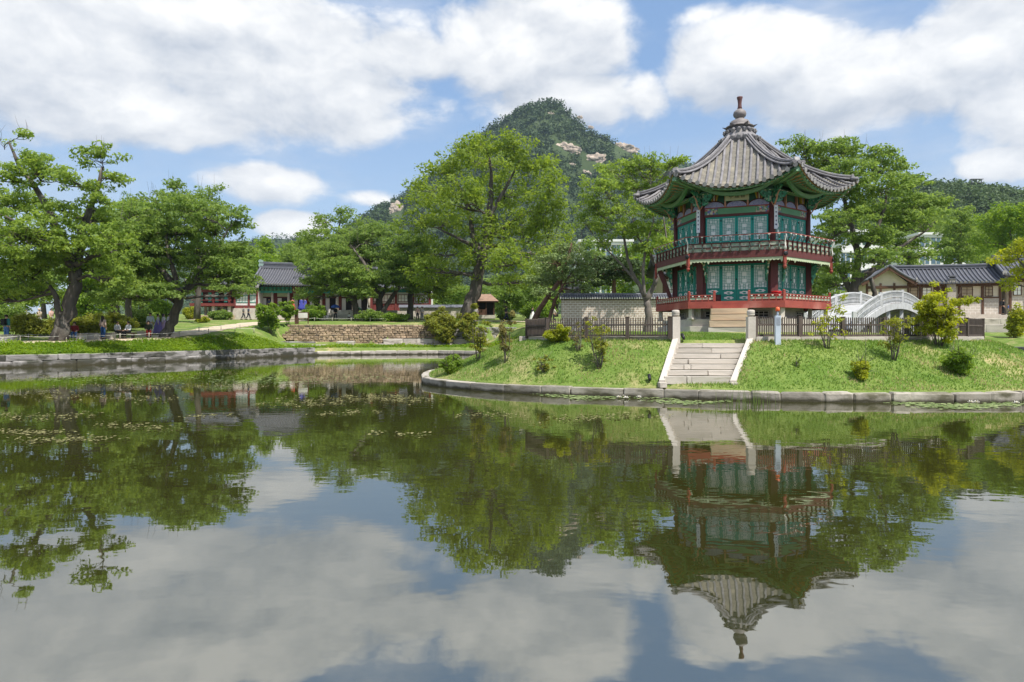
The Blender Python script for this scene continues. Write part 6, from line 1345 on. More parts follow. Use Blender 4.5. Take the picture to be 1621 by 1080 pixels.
# --- floating plants
def on_water(name, label, patches, size, mt, seed, z=.012, disc=False, asp=.8):
    g = np.random.default_rng(seed); V = []; Tn = []
    for (px, py, rx, ry, n) in patches:
        t = g.uniform(0, 2 * np.pi, n); r = np.sqrt(g.random(n)); qx, qy = px + rx * r * np.cos(t), py + ry * r * np.sin(t) + 2.2 * np.sin((px + rx * r * np.cos(t)) * .03)
        qx = qx + g.normal(size=n) * rx * .12; qy = qy + g.normal(size=n) * ry * .45
        cl = np.sin(qx * .21 + 3 * np.sin(qy * .5)) * np.sin(qy * 1.3 + qx * .05) + g.normal(size=n) * .55; ok_ = (cl > .35) | disc; qx, qy = qx[ok_], qy[ok_]; n = len(qx)
        D = EYE * F / np.maximum(qy - HOR, 12); x = (qx - 810.5) / F * D; s = size * g.uniform(.5, 1.3, n); a = g.uniform(0, 6.28, n); k = 8 if disc else 4
        for j in range(k):
            aa = a + 2 * np.pi * j / k; V.append(np.stack([x + s * np.cos(aa), D + s * np.sin(aa) * asp, np.full(n, z) + g.uniform(0, .006, n)], 1)) if False else None
        zj = z + g.uniform(0, .02, n)
        ring_ = np.stack([np.stack([x + s * np.cos(a + 2 * np.pi * j / k), D + s * asp * np.sin(a + 2 * np.pi * j / k), zj + (.008 * np.sin(a * 3 + j) if not disc else 0)], 1) for j in range(k)], 1); V.append(ring_)
    V = np.concatenate(V, 0); n, k = V.shape[:2]
    o = link(name, mesh_np(name, V.reshape(-1, 3), np.arange(n * k).reshape(n, k), mt, False, {'tint': g.random(n)})); return tag(o, label, None, None, 'stuff')
weed_m = leafmat('floating_weed', (0.10, 0.105, 0.04), (0.26, 0.24, 0.12), trans=.1, spec=0.0); pad_m = leafmat('lily_pad', (0.16, 0.24, 0.08), (0.36, 0.42, 0.20), trans=.1, spec=0.0)
on_water('floating_weed', 'brownish floating pondweed in thin drifting bands', [(70, 659, 90, 5, 900), (40, 684, 70, 3, 500), (215, 676, 60, 4, 520), (110, 697, 90, 4, 800), (560, 633, 115, 5, 2400), (620, 631, 70, 4, 1600), (545, 655, 60, 3, 420), (770, 659, 50, 4, 420), (300, 612, 190, 3, 2000), (480, 640, 80, 3, 600), (180, 630, 120, 4, 900), (60, 622, 70, 4, 600), (420, 592, 180, 3, 2600), (150, 597, 160, 3, 2200), (960, 661, 95, 4, 900), (560, 580, 130, 3, 1800), (330, 660, 50, 2, 200), (640, 688, 60, 3, 220)], .034, weed_m, 5)
on_water('lily_pads', 'small lily pads floating along the island kerb and the far bank', [(990, 629, 95, 3.0, 520), (1090, 636, 60, 2.2, 150), (1520, 642, 110, 3.4, 520), (400, 602, 90, 6, 240), (180, 600, 120, 6, 240), (560, 600, 80, 5, 120), (900, 624, 50, 2.4, 150)], .055, pad_m, 6, .010, True, 1.0)
LILY = ['lone white water lily at the far edge of the kerb pads'] + ['white water lily in the tight cluster of three left of the stair'] * 3 + ['white water lily just right of the cluster of three'] * 2 + ['white water lily straight below the stair foot'] + ['white water lily of the pair below the bigger round bush'] * 2 + ['white water lily nearest the frame edge under the slope']
for i, (px, py) in enumerate([(890, 622), (980, 628), (987, 626), (991, 629), (1012, 628), (1021, 624), (1077, 627), (1537, 636), (1546, 636), (1609, 637)]):
    D = EYE * F / (py + 3 - HOR); c = W(px, py + 3, D); e = empty('water_lily', (c.x, c.y, .01), g.uniform(0, 6), LILY[i], 'water lily', 'white water lilies')
    if i == 0:
        m = MB()
        for rrr, hh, nn in ((.09, .05, 8), (.06, .09, 6)):
            for k in range(nn): t = 2 * math.pi * k / nn + hh * 9; d = Vector((math.cos(t), math.sin(t), 0)); s_ = Vector((-math.sin(t), math.cos(t), 0)) * .025; m.add([Vector((0, 0, .01)), d * rrr * .6 + s_ + Vector((0, 0, hh * .5)), d * rrr + Vector((0, 0, hh)), d * rrr * .6 - s_ + Vector((0, 0, hh * .5))], [(0, 1, 2, 3)])
        lm1 = m.mesh('petals', white_p); m = MB(); m.lathe([(.02, .02), (.025, .05), (.01, .06)], 8); lm2 = m.mesh('flower_centre', yellow_p)
    link('petals', lm1, e); link('flower_centre', lm2, e)
# ------------------------------------------------------------------ mountain and hills
def nz(x, y, s, seed):
    v = 0
    for k in range(4): f = 2 ** k / s; v = v + np.sin(x * f * 1.0 + seed + 1.7 * np.sin(y * f * .8 + k)) * np.cos(y * f * 1.1 + seed * 1.3 + 1.3 * np.sin(x * f * .7 + 2 * k)) / 2 ** k
    return v
def hill(name, prof, D0, D1, amp, n_trees, crown, kind, seed, rocks=(), ss_=1.0, gmat=None, quads=26, dy=4):
    """prof: skyline (px, py) at distance D1; the slope rises from D0 to D1"""
    pp, py = np.array(prof, float).T; py = py + dy; Xr = (pp - 810.5) / F * D1; Zr = EYE + (HOR - py) / F * D1
    def H(x, y):
        t = np.clip((y - D0) / (D1 - D0), 0, 1.6); xs = x * D1 / np.maximum(y, 1) * .5 + x * .5; r = np.interp(xs, Xr, Zr, left=2, right=2)
        b = np.where(t <= 1, np.clip(t, 0, 1) ** ss_, 1 - (t - 1) * .9); return 4 + (r - 4) * b + amp * nz(x, y, D1 * .03, seed) * np.sin(np.pi * np.clip(t, 0, 1)) * np.clip(r / Zr.max(), .1, 1)
    xs = np.linspace(Xr[0], Xr[-1], 150); ys = np.linspace(D0, D1 + (D1 - D0) * .45, 90); GX, GY = np.meshgrid(xs, ys, indexing='ij'); GZ = H(GX, GY); GZ[:, 0] -= 20; GZ[:, -1] -= 30
    i = np.arange(150 * 90).reshape(150, 90); Q = np.stack([i[:-1, :-1], i[1:, :-1], i[1:, 1:], i[:-1, 1:]], -1).reshape(-1, 4)
    o = tag(link(name, mesh_np(name, np.stack([GX, GY, GZ], -1).reshape(-1, 3), Q, gmat or woodland, True)), kind='structure')
    g = np.random.default_rng(seed); spots = []
    for (rx_, ry_, rw, rh) in rocks:
        for D in np.arange(D0, D1 + 5, 1.5):
            p = W(rx_, ry_, D)
            if p.z <= H(np.array([p.x]), np.array([p.y]))[0]: break
        sx, sz = rw / F * D, rh / F * D; bm = bmesh.new(); bmesh.ops.create_icosphere(bm, subdivisions=4, radius=1)
        for v in bm.verts: c = v.co.copy(); k = 1 + .16 * math.sin(5 * c.x + 3 * c.z + rx_) + .12 * math.sin(9 * c.z - 4 * c.x) + .06 * math.sin(17 * c.x + 11 * c.z); q = Vector((c.x + rx_, c.y, c.z + ry_)); k = .78 + .75 * abs(mnoise.noise(q * 1.7)) + .30 * mnoise.noise(q * 3.3) + .16 * mnoise.noise(q * 8); v.co = Vector((c.x * sx * k, c.y * sx * .32 * k, (max(c.z, -.5) * k - .10 * c.x) * sz))
        me = bpy.data.meshes.new('rock_outcrop'); bm.to_mesh(me); bm.free(); me.materials.append(rock_m); ro_ = link('rock_outcrop', me, o); ro_.location = (p.x, D + sx * .1, p.z); spots.append((p.x, D, sx * 1.02, sz))
    n = n_trees; x = g.uniform(Xr[0], Xr[-1], n); y = D0 + (D1 - D0) * (g.random(n) ** .8) * 1.03; z = H(x, y); cr = crown * g.uniform(.6, 1.25, n)
    ok = np.ones(n, bool)
    for (sx_, sd_, sw, sh_) in spots:
        pxx = x / y * sd_; pz = EYE + (z - EYE) / y * sd_; pc = EYE + (W(0, 0, 1).z * 0)
        zc_ = [r_ for r_ in rocks if abs((r_[0] - 810.5) / F * sd_ - sx_) < 1][0]; zz = EYE + (HOR - zc_[1]) / F * sd_
        ok &= ~((((pxx - sx_) / sw) ** 2 + ((pz - zz + sh_ * .2) / (sh_ * 1.0)) ** 2 < 1.25) & (y < sd_ + 14))
    x, y, z, cr = x[ok], y[ok], z[ok], cr[ok]; C = np.stack([x, y, z + cr * .55], 1)
    V, Q, T = leaf_cloud(C, np.stack([cr, cr, cr * .8], 1), np.full(len(x), quads), crown * .21, seed, .6, 3.0, .7)
    tag(link('forest', mesh_np('forest', V, Q, LM[kind], False, {'tint': T})), 'far wooded slope of ' + name.replace('_', ' '), None, None, 'stuff')
rock_m = mat('mountain_granite', (0.50, 0.41, 0.33), (0.38, 0.31, 0.25), rough=.95, scale=.05, bump=.3, c=(0.2, 0.17, 0.14), cfac=(.55, .66), cscale=.09)
hfloor = mat('hill_forest_floor', (0.035, 0.058, 0.018), (0.06, 0.085, 0.028), rough=.95, scale=.05)
hill('mountain', [(380, 470), (520, 380), (561, 352), (602, 326), (637, 310), (690, 270), (726, 240), (761, 209), (796, 188), (827, 169), (851, 159), (870, 157), (886, 161), (906, 182), (930, 205), (965, 219), (992, 234), (1018, 250), (1060, 275), (1120, 320), (1200, 380), (1300, 450)], 600, 920, 26, 9500, 6.4, 'hill', 3,
     [(897, 237, 19, 11), (945, 254, 17, 11), (989, 237, 20, 11), (873, 181, 5, 4), (628, 334, 12, 13), (918, 186, 5, 3), (935, 202, 4, 3), (925, 275, 12, 5), (930, 290, 6, 3), (905, 262, 6, 4)], 1.0, hfloor)
hill('wooded_hill', [(1240, 420), (1330, 330), (1420, 300), (1470, 288), (1500, 286), (1540, 288), (1580, 293), (1621, 302), (1680, 318), (1760, 350), (1900, 420)], 240, 430, 5, 4200, 4.0, 'hill2', 5, (), .9, hfloor, 28, 9)
hill('far_hill', [(150, 440), (260, 400), (340, 388), (400, 378), (440, 373), (480, 376), (560, 395), (660, 430)], 900, 1200, 8, 1800, 8, 'hill', 7, (), 1.0, hfloor, 16)
hill('distant_ridge', [(960, 330), (1020, 268), (1055, 254), (1075, 251), (1095, 254), (1130, 275), (1220, 330)], 1000, 1300, 6, 900, 8, 'hill', 8, (), 1.0, hfloor, 16)
# steel frame tower on the wooded hill
tp = W(1546, 296, 424); tw_ = tag(empty('hilltop_platform', tp), 'small steel lookout frame on the crest of the wooded hill', 'tower'); fr_ = mat('grey_steel', (0.2, 0.2, 0.2), rough=.6)
for x in (-3, 0, 3): part_box('post', fr_, tw_, x - .16, x + .16, -.2, .2, -5, 4.6)
for z in (2.4, 4.6): part_box('deck', fr_, tw_, -3.8, 3.8, -1, 1, z, z + .3)
# ------------------------------------------------------------------ people
def skin_mesh(name, verts, edges, rads, sub=1):
    """continuous surface grown over a skeleton; verts[0] is the root"""
    bm = bmesh.new(); ly = bm.verts.layers.skin.verify(); vs = [bm.verts.new(v) for v in verts]
    for v, r in zip(vs, rads): v[ly].radius = (r, r) if isinstance(r, (int, float)) else r; v[ly].use_root = False
    vs[0][ly].use_root = True
    for a, b in edges: bm.edges.new((vs[a], vs[b]))
    me = bpy.data.meshes.new(name + '_skeleton'); bm.to_mesh(me); bm.free(); o = bpy.data.objects.new(name, me); COL.objects.link(o)
    k = o.modifiers.new('skin', 'SKIN'); k.use_smooth_shade = True; s = o.modifiers.new('sub', 'SUBSURF'); s.levels = sub; s.render_levels = sub
    bpy.context.view_layer.update(); out = bpy.data.meshes.new_from_object(o.evaluated_get(bpy.context.evaluated_depsgraph_get())); bpy.data.objects.remove(o, do_unlink=True); out.name = name; out.materials.clear(); out.materials.append(None); return out
def chain(parts):
    """parts: list of polylines [(name or None, xyz, r)]; named points join"""
    names, V, E, Rr = {}, [], [], []
    for pl in parts:
        prev = None
        for nm, p, r in pl:
            if nm in names and nm: i = names[nm]
            else:
                i = len(V); V.append(p); Rr.append(r)
                if nm: names[nm] = i
            if prev is not None and prev != i: E.append((prev, i))
            prev = i
    return V, E, Rr
def pose(kind):
    """figure 1.68 m tall facing -Y"""
    if kind == 'sit':
        hip, kn, ft = [(s * .09, 0, .50) for s in (1, -1)], [(s * .11, -.42, .50) for s in (1, -1)], [(s * .11, -.40, .07) for s in (1, -1)]; dz = -.42; lean = -.05
    elif kind == 'walk':
        hip, kn, ft = [(s * .09, 0, .88) for s in (1, -1)], [(.10, -.16, .50), (-.10, .02, .47)], [(.10, -.22, .07), (-.10, .26, .10)]; dz = 0; lean = -.04
    else:
        hip, kn, ft = [(s * .09, 0, .88) for s in (1, -1)], [(s * .10, -.02, .48) for s in (1, -1)], [(s * .11, 0.02, .07) for s in (1, -1)]; dz = 0; lean = -.01
    Z = lambda z: z + dz
    sh = [(s * .18, lean, Z(1.38)) for s in (1, -1)]
    el = {'stand': [(.24, .03, 1.10), (-.24, .03, 1.10)], 'walk': [(.23, .12, 1.12), (-.23, -.10, 1.12)], 'sit': [(.24, -.06, Z(1.10)), (-.24, -.06, Z(1.10))], 'photo': [(.22, -.16, 1.14), (-.22, -.16, 1.14)]}[kind]
    ha = {'stand': [(.25, -.03, .84), (-.25, -.03, .84)], 'walk': [(.22, .10, .88), (-.20, -.28, .92)], 'sit': [(.13, -.34, Z(1.02)), (-.13, -.34, Z(1.02))], 'photo': [(.08, -.36, 1.30), (-.08, -.36, 1.30)]}[kind]
    return hip, kn, ft, sh, el, ha, Z, lean
PM = {}
def person_meshes(kind):
    if kind in PM: return PM[kind]
    hip, kn, ft, sh, el, ha, Z, ln = pose(kind)
    spine = [('pel', (0, 0, Z(.92)), (.15, .11)), ('wst', (0, ln * .4, Z(1.08)), (.13, .095)), ('chs', (0, ln, Z(1.30)), (.165, .11)), ('nck', (0, ln, Z(1.46)), .055), ('jaw', (0, ln - .015, Z(1.53)), .075), ('hd', (0, ln, Z(1.60)), (.082, .098)), ('top', (0, ln, Z(1.68)), .06)]
    P = [spine, [('hd', None, 0), (None, (0, ln - .105, Z(1.575)), .016)]]
    for i in range(2):
        P.append([('pel', None, 0), (None, hip[i], .095), (None, kn[i], .058), (None, (ft[i][0], ft[i][1], ft[i][2] + .02), .04), (None, (ft[i][0], ft[i][1] - .14, .035), .036)])
        hx = Vector(ha[i]); d = (hx - Vector(el[i])).normalized(); s = 1 if i == 0 else -1; side = Vector((s * .03, 0, 0))
        P.append([('chs', None, 0), (None, sh[i], .062), (None, el[i], .043), ('wr%d' % i, tuple(hx), .03), ('pm%d' % i, tuple(hx + d * .07), (.036, .022))])
        for k in (-1.2, -.4, .4, 1.2): q = hx + d * .075 + Vector((0, k * .018, 0)); P.append([('pm%d' % i, None, 0), (None, tuple(q + d * .05), .0095), (None, tuple(q + d * (.085 - abs(k) * .012) + Vector((-s * .01, 0, 0))), .008)])
        P.append([('wr%d' % i, None, 0), (None, tuple(hx + d * .05 + Vector((-s * .015, -.045, 0))), .011)])
    body = skin_mesh('body', *chain(P))
    S = [[('chs', (0, ln, Z(1.28)), (.185, .13)), (None, (0, ln, Z(1.42)), (.10, .08))], [('chs', None, 0), (None, (0, ln * .4, Z(1.06)), (.155, .12)), (None, (0, 0, Z(.90)), (.17, .13))]]
    for i in range(2): m_ = Vector(el[i]).lerp(Vector(ha[i]), .55); S.append([('chs', None, 0), (None, sh[i], .078), (None, el[i], .062), (None, tuple(m_), .05)])
    shirt = skin_mesh('shirt', *chain(S))
    T = [[('p', (0, 0, Z(.94)), (.17, .13)), (None, (0, 0, Z(1.02)), (.155, .115))]]
    for i in range(2): T.append([('p', None, 0), (None, hip[i], .115), (None, kn[i], .085), (None, (ft[i][0], ft[i][1], ft[i][2] + .05), .068)])
    trous = skin_mesh('trousers', *chain(T))
    m = MB(); a = [(.03, 1.71), (.075, 1.695), (.102, 1.65), (.108, 1.60), (.10, 1.56)]
    m.lathe([(r, Z(z)) for r, z in a], 12, (0, ln + .018, 0)); hair = m.mesh('hair', None); hair.materials.append(None)
    m = MB(); m.lathe([(r, Z(z)) for r, z in a] + [(.105, Z(1.48)), (.10, Z(1.36)), (.06, Z(1.26))], 12, (0, ln + .045, 0)); longh = m.mesh('hair', None); longh.materials.append(None)
    m = MB()
    for i in range(2): m.box((ft[i][0], ft[i][1] - .06, .045), (.095, .27, .085))
    shoes = m.mesh('shoes', None); shoes.materials.append(None)
    m = MB(); n = 20; prof = [(.14, 1.22), (.20, 1.05), (.32, .7), (.42, .35), (.48, .06), (.44, .05)]
    V = [((r * (1 + (.05 * math.cos(9 * 2 * math.pi * k / n) if z < .9 else 0))) * math.cos(2 * math.pi * k / n), (r * .9) * math.sin(2 * math.pi * k / n), z) for r, z in prof for k in range(n)]
    m.add(V, [(i * n + k, i * n + (k + 1) % n, (i + 1) * n + (k + 1) % n, (i + 1) * n + k) for i in range(len(prof) - 1) for k in range(n)], True); skirt = m.mesh('skirt', None); skirt.materials.append(None)
    PM[kind] = dict(body=body, shirt=shirt, trousers=trous, hair=hair, long=longh, shoes=shoes, skirt=skirt); return PM[kind]
CM = {}
def cloth(c):
    if c not in CM: CM[c] = mat('cloth_%d' % len(CM), c, tuple(x * .8 for x in c), rough=.85, scale=6)
    return CM[c]
skin_m = mat('skin', (0.52, 0.33, 0.24), (0.46, 0.28, 0.2), rough=.6); hair_m = mat('dark_hair', (0.018, 0.014, 0.012), rough=.5)
def wear(nm, me, mt, root): o = link(nm, me, root); o.material_slots[0].link = 'OBJECT'; o.material_slots[0].material = mt; return o
def person(label, px, D, shirt, lower, kind='stand', face=0.0, skirt=False, long=False, h=1.68, z=None, hat=None, shoe=(.03, .03, .03), pack=None, group=None, seat=0.0):
    M_ = person_meshes(kind); x = X_at(px, D); zz = gz1(x, D) + .03 if z is None else z; r = empty('person', (x, D, zz), R(face), label, 'person', group); s = h / 1.70; r.scale = (s, s, s)
    wear('body', M_['body'], skin_m, r); wear('shirt', M_['shirt'], cloth(shirt), r); wear('hair', M_['long' if long else 'hair'], hair_m, r)
    if skirt: wear('skirt', M_['skirt'], cloth(lower), r)
    else: wear('trousers', M_['trousers'], cloth(lower), r)
    wear('shoes', M_['shoes'], cloth(shoe), r)
    dz = -.42 if kind == 'sit' else 0
    if hat: m = MB(); m.lathe([(.19, 1.64 + dz), (.18, 1.66 + dz), (.11, 1.67 + dz), (.10, 1.76 + dz), (.05, 1.78 + dz)], 14); m.build('hat', cloth(hat), r)
    if pack: m = MB(); m.box((0, .20, 1.22 + dz), (.30, .18, .42)); m.tube([(.1, .12, 1.4 + dz), (.12, -.1, 1.42 + dz), (.1, -.13, 1.25 + dz)], .02, 6); m.tube([(-.1, .12, 1.4 + dz), (-.12, -.1, 1.42 + dz), (-.1, -.13, 1.25 + dz)], .02, 6); m.build('backpack', cloth(pack), r)
    return r
WH, BK, NV, GY, BE = (.72, .72, .70), (.02, .02, .022), (.03, .05, .16), (.28, .28, .29), (.55, .44, .34)
def stone_seat(label, px, D, w, hh, dep=.5):
    x = X_at(px, D); z = gz1(x, D); e = empty('stone_block_bench', (x, D, z), 0, label, 'stone seat', 'stone seats on the bank path'); o = link('seat_block', random.choice(blocks(step_m, bev=.03, jit=.01)), e); o.location = (0, 0, hh / 2 - .03); o.scale = (w, dep, hh + .06); m = MB(); m.b2(-w * .5 - .03, w * .5 + .03, -dep / 2 - .03, dep / 2 + .03, hh, hh + .06); m.build('seat_slab', granite, e)
stone_seat('pale stone seat at the frame edge beside the backpacker', 14, 45.8, .95, .40); stone_seat('stone seat under the man in red shirt', 120, 47.7, 1.3, .42); stone_seat('grey stone seat just left of the standing long-haired woman', 149, 48.6, .95, .42); stone_seat('stone seat right behind the long-haired woman', 173, 49.6, .7, .42)
stone_seat('stone seat under the person in dark top and red trousers', 229, 52.4, .9, .42)
def bench(label, px, D, w):
    x = X_at(px, D); z = gz1(x, D); e = empty('bench', (x, D, z), R(6), label, 'bench'); 
    for i in range(3): m = MB(); m.b2(-w / 2, w / 2, -.2 + .14 * i, -.08 + .14 * i, .40, .44); m.build('slat', brown_w, e)
    for s in (-1, 1): m = MB(); m.b2(s * w * .4 - .04, s * w * .4 + .04, -.18, .2, 0, .4); m.build('leg', iron, e)
bench('dark slatted bench holding the pair in pale shirts', 193, 50.2, 1.9)
gzp = lambda px, D: gz1(X_at(px, D), D)
person('man with black backpack, teal shirt and jeans seen from behind at the frame edge', 10, 47.0, (.05, .22, .24), (.10, .20, .42), 'stand', 170, pack=BK, h=1.76)
person('seated man in red shirt and blue jeans by the zelkova trunk', 118, 47.6, (.22, .03, .03), (.07, .15, .32), 'sit', 25)
person('standing woman with long dark hair, beige top and wide blue trousers', 163, 48.6, (.55, .40, .34), (.03, .09, .24), 'stand', 165, long=True, h=1.66)
person('seated person in pale grey jacket on the slatted bench', 185, 50.2, (.55, .56, .58), BK, 'sit', 70)
person('seated person in white patterned shirt and black trousers on the slatted bench', 204, 50.2, (.66, .68, .72), BK, 'sit', -20)
person('seated person in dark top and red trousers', 235, 52.2, (.05, .06, .04), (.5, .05, .04), 'sit', 30)
person('standing man in white shirt with blue trim behind the red-trousered sitter', 238, 54.6, (.62, .68, .76), (.45, .47, .5), 'stand', 10, h=1.78)
for i, (px, c, w_) in enumerate(((250, (.20, .16, .42), 'deep violet'), (259, (.50, .36, .58), 'lavender'), (268, (.72, .70, .74), 'white'))):
    person('visitor in hanbok with %s skirt strolling behind the maple trunk' % w_, px, 55.5 + i * .4, (.7, .68, .72) if i else (.62, .6, .66), c, 'stand', 120 - 20 * i, skirt=True, long=i == 1, h=1.64)
for i, (px, c, w_) in enumerate(((41, WH, 'white'), (62, BE, 'beige'), (81, (.62, .40, .36), 'pink'))): person('distant walker in %s top half hidden by the yellow hedge' % w_, px, 66 + i, c, GY, 'walk', 60, h=1.7, hat=BE if i == 1 else None)
person('walker in dark grey jacket in front of the hall platform', 385, 88, (.16, .15, .16), (.06, .06, .07), 'walk', 100); person('walker in navy jacket following beside the grey one', 393, 88.5, (.05, .06, .10), (.03, .03, .05), 'walk', 95)
hz_ = HL.z + 1.3
person('woman in red hanbok on the palace hall platform', 463, 95.2, (.62, .16, .12), (.55, .07, .05), 'stand', 0, skirt=True, z=hz_, h=1.6); person('person in blue hanbok on the palace hall platform', 477, 95.3, (.06, .08, .38), (.05, .06, .32), 'stand', 20, skirt=True, z=hz_); person('person in dark clothes within the hall doorway', 426, 96.6, (.05, .06, .1), BK, 'stand', 0, z=hz_)
person('blue-robed person beside the other on the hall platform', 483, 95.5, (.10, .11, .45), (.07, .08, .36), 'stand', -30, skirt=True, z=hz_, h=1.62)
person('woman in hanbok with pale blue skirt below the hall steps', 495, 84, (.66, .66, .66), (.12, .34, .40), 'stand', 40, skirt=True, long=True); person('woman in hanbok with white veil skirt below the hall steps', 501, 84.5, (.72, .74, .74), (.55, .70, .68), 'stand', -20, skirt=True)
person('person in black holding a blue umbrella on the lawn edge', 531, 83, BK, (.04, .04, .05), 'walk', 30)
person('child in white crouched near the maple foot', 553, 84, WH, BK, 'sit', 0, h=1.2); person('person in dark clothes under a pale green parasol', 567, 84.5, BK, (.03, .03, .035), 'sit', -20)
person('man in white shirt and pale trousers standing on the lawn', 584, 82, WH, (.6, .58, .55), 'photo', 60, h=1.82)
person('person in pink top and black trousers by the low wall', 661, 86, (.6, .38, .34), BK, 'stand', 10); person('person in pale top beside the pink one', 668, 86.4, (.62, .55, .5), GY, 'stand', -20)
person('bending person in grey jacket right of the pink pair', 690, 86, (.2, .2, .2), BK, 'walk', 90, h=1.5); person('man in pale grey standing before the garden hut', 753, 79, (.42, .38, .38), (.36, .36, .4), 'stand', 0, h=1.75)
person('man in black suit walking on the path past the hut', 801, 80, BK, (.02, .025, .05), 'walk', 80, h=1.78); person('visitor in long white skirt and black vest near the pine', 843, 78, BK, WH, 'stand', 60, skirt=True, h=1.66)
person('visitor in white top and black trousers beside the pine trunk', 877, 77, (.6, .55, .5), BK, 'walk', -60, long=True)
zp = HB.z + .02
person('adult in long black robe by the plastered wall of the tiled house', 1588, 73.5, BK, BK, 'stand', 80, skirt=False, h=1.74, pack=BK, z=4.1); person('child in blue jacket beside the black-robed adult', 1596, 73.4, (.08, .13, .34), (.05, .06, .12), 'stand', 60, h=1.2, z=4.1)
def umbrella(label, px, D, z, col, tilt):
    e = empty('umbrella', (X_at(px, D), D, z), 0, label, 'umbrella'); e.rotation_euler = (R(tilt), R(tilt * .5), 0); m = MB()
    n = 8; pr = [(.02, .34), (.3, .27), (.52, .12), (.60, 0)]; V = [(r * math.cos(2 * math.pi * k / n), r * math.sin(2 * math.pi * k / n), zz) for r, zz in pr for k in range(n)]
    m.add(V, [(i * n + k, i * n + (k + 1) % n, (i + 1) * n + (k + 1) % n, (i + 1) * n + k) for i in range(3) for k in range(n)]); m.build('canopy', cloth(col), e); m = MB(); m.tube([(0, 0, .38), (0, 0, -.55)], .014, 6); m.build('shaft', iron, e)
umbrella('blue umbrella held over the person in black', 531, 82.9, gzp(531, 83) + 1.62, (.03, .08, .30), 8); umbrella('pale green parasol over the seated person', 566, 84.3, gzp(566, 84.5) + 1.25, (.30, .55, .45), -24)
# ------------------------------------------------------------------ small fittings
bo = empty('warning_bollard', (0, 0, 0), R(-4), 'pale blue square bollard with an orange lamp in front of the fence', 'bollard'); Db = 22.35; xb_ = X_at(1231, Db); bo.location = (xb_, Db, iz1(xb_, Db) - .05)
pb = mat('pale_blue_paint', (0.52, 0.58, 0.66), (0.44, 0.50, 0.58), rough=.5, scale=4)
m = MB(); w = .085; m.prism([(-w, -w * .8), (w, -w * .8), (w, w * .8), (-w, w * .8)], 'z', 0, .98); m.build('post', pb, bo); m = MB(); m.b2(-.06, .06, -w * .8 - .006, -w * .8 - .001, .66, .92); m.build('label_plate', mat('grey_plate', (.22, .25, .3), (.3, .33, .38), rough=.5, scale=20), bo)
m = MB(); m.tube([(0, 0, .98), (0, 0, 1.12)], .03, 8); m.build('lamp_stem', pb, bo); m = MB(); m.lathe([(.05, 1.12), (.07, 1.14), (.072, 1.20), (.05, 1.25), (.01, 1.265)], 12); m.build('lamp', mat('orange_lens', (.75, .15, .05), (.7, .12, .04), rough=.3), bo)
def spot(label, px, py, rz):
    D = solve(iz1, px, py, 19.6, 30) or 21.2; x = X_at(px, D); e = empty('garden_spotlight', (x, D, iz1(x, D)), rz, label, 'spotlight'); m = MB(); m.tube([(0, 0, -.05), (0, 0, .10)], .014, 6); m.build('stake', iron, e); m = MB(); m.tube([(0, -.07, .08), (0, -.02, .14), (0, .06, .24)], [.045, .05, .055], 10); m.build('lamp_head', iron, e)
spot('small black spotlight in the grass left of the stair foot', 1028, 607, 0); spot('small black spotlight beside the gate post', 1081, 541, R(20))
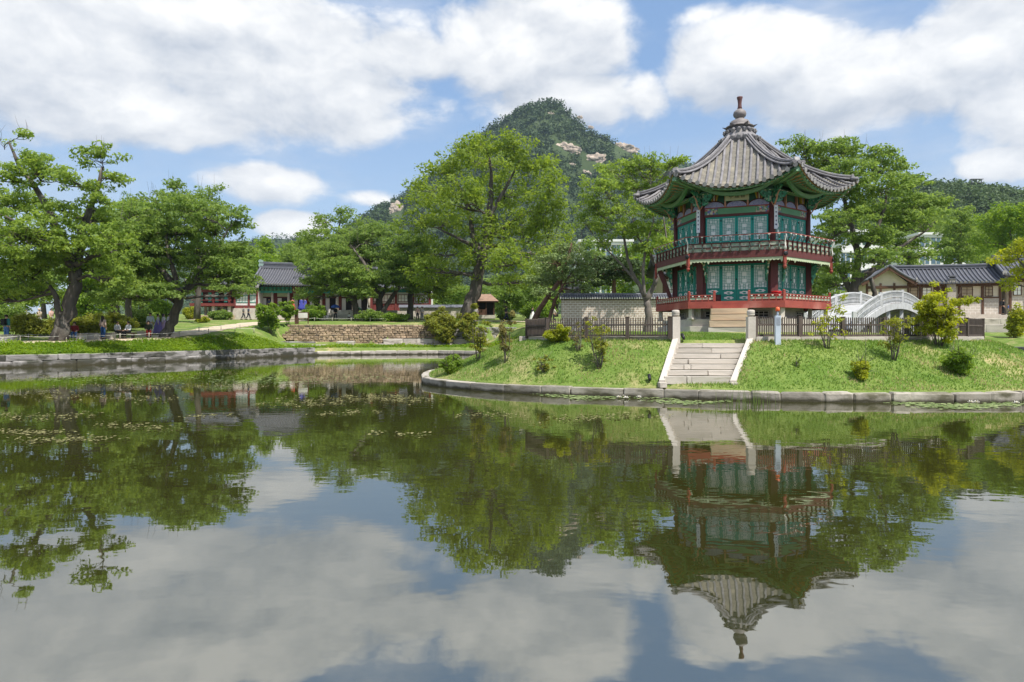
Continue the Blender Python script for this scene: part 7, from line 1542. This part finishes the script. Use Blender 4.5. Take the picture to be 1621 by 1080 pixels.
def rope_fence(label, pts, hh=.45):
    e = empty('rope_fence', (*PG(*pts[0]), gzp(*pts[0])), 0, label, 'rope fence', 'low rope fences'); prev = None; wp = mat('pale_post', (.42, .38, .32), rough=.8) if 'pale_post' not in MATS else MATS['pale_post']
    for px, D in pts:
        p = Vector((X_at(px, D), D, gzp(px, D))) - Vector(e.location); m = MB(); m.tube([p + Vector((0, 0, -.05)), p + Vector((0, 0, hh))], .035, 6); m.build('post', wp, e)
        if prev is not None:
            m = MB(); q = [prev.lerp(p, t) + Vector((0, 0, hh - .06 - .08 * math.sin(math.pi * t))) for t in np.linspace(0, 1, 6)]; m.tube(q, .014, 5); m.build('rope', white_p, e)
        prev = p
rope_fence('low rope fence on the pond side of the bank path', [(p, float(shore(p)) + 3.0) for p in (-40, 32, 105, 150, 190, 236, 284, 330, 372, 402)])
rope_fence('low rope fence along the far edge of the bank path', [(p, float(shore(p)) + 6.6) for p in (-20, 45, 120, 180, 225, 270, 315, 350, 380)])
rope_fence('low rope fence along the lawn before the hall', [(470, 80), (498, 79.6), (526, 79.4), (556, 79.2), (586, 79), (612, 78.8)])
sg = empty('sign_board', (X_at(480, 73), 73, gzp(480, 73)), R(-8), 'dark framed information board on legs by the path end', 'sign')
for x in (-.55, .55): m = MB(); m.b2(x - .04, x + .04, -.04, .04, -.1, 1.15); m.build('leg', brown_w, sg)
m = MB(); m.b2(-.62, .62, -.06, .0, .55, 1.25); m.build('frame', brown_w, sg); m = MB(); m.b2(-.52, .52, -.072, -.061, .63, 1.17); m.build('panel', white_p, sg)
sp_ = empty('marker_post', (X_at(469, 72.5), 72.5, gzp(469, 72.5)), 0, 'dark wooden marker post at the end of the path', 'post'); m = MB(); m.b2(-.14, .14, -.1, .1, -.1, 1.25); m.build('shaft', brown_w, sp_); m = MB(); m.prism([(-.16, 1.25), (.16, 1.25), (0, 1.36)], 'y', -.12, .12); m.build('cap', brown_w, sp_)
# ------------------------------------------------------------------ air
hz = MB(); hz.b2(-1500, 1500, -60, 1750, -3, 345)
hm = bpy.data.materials.new('haze_air'); hm.use_nodes = True; nt = hm.node_tree; nt.nodes.clear(); v = nt.nodes.new('ShaderNodeVolumePrincipled'); o = nt.nodes.new('ShaderNodeOutputMaterial'); nt.links.new(v.outputs[0], o.inputs['Volume'])
v.inputs['Color'].default_value = (0.62, 0.79, 1.0, 1); v.inputs['Density'].default_value = 0.00011; v.inputs['Anisotropy'].default_value = 0.2
tag(hz.build('haze', hm), 'thin pale summer haze in the air', None, None, 'stuff')
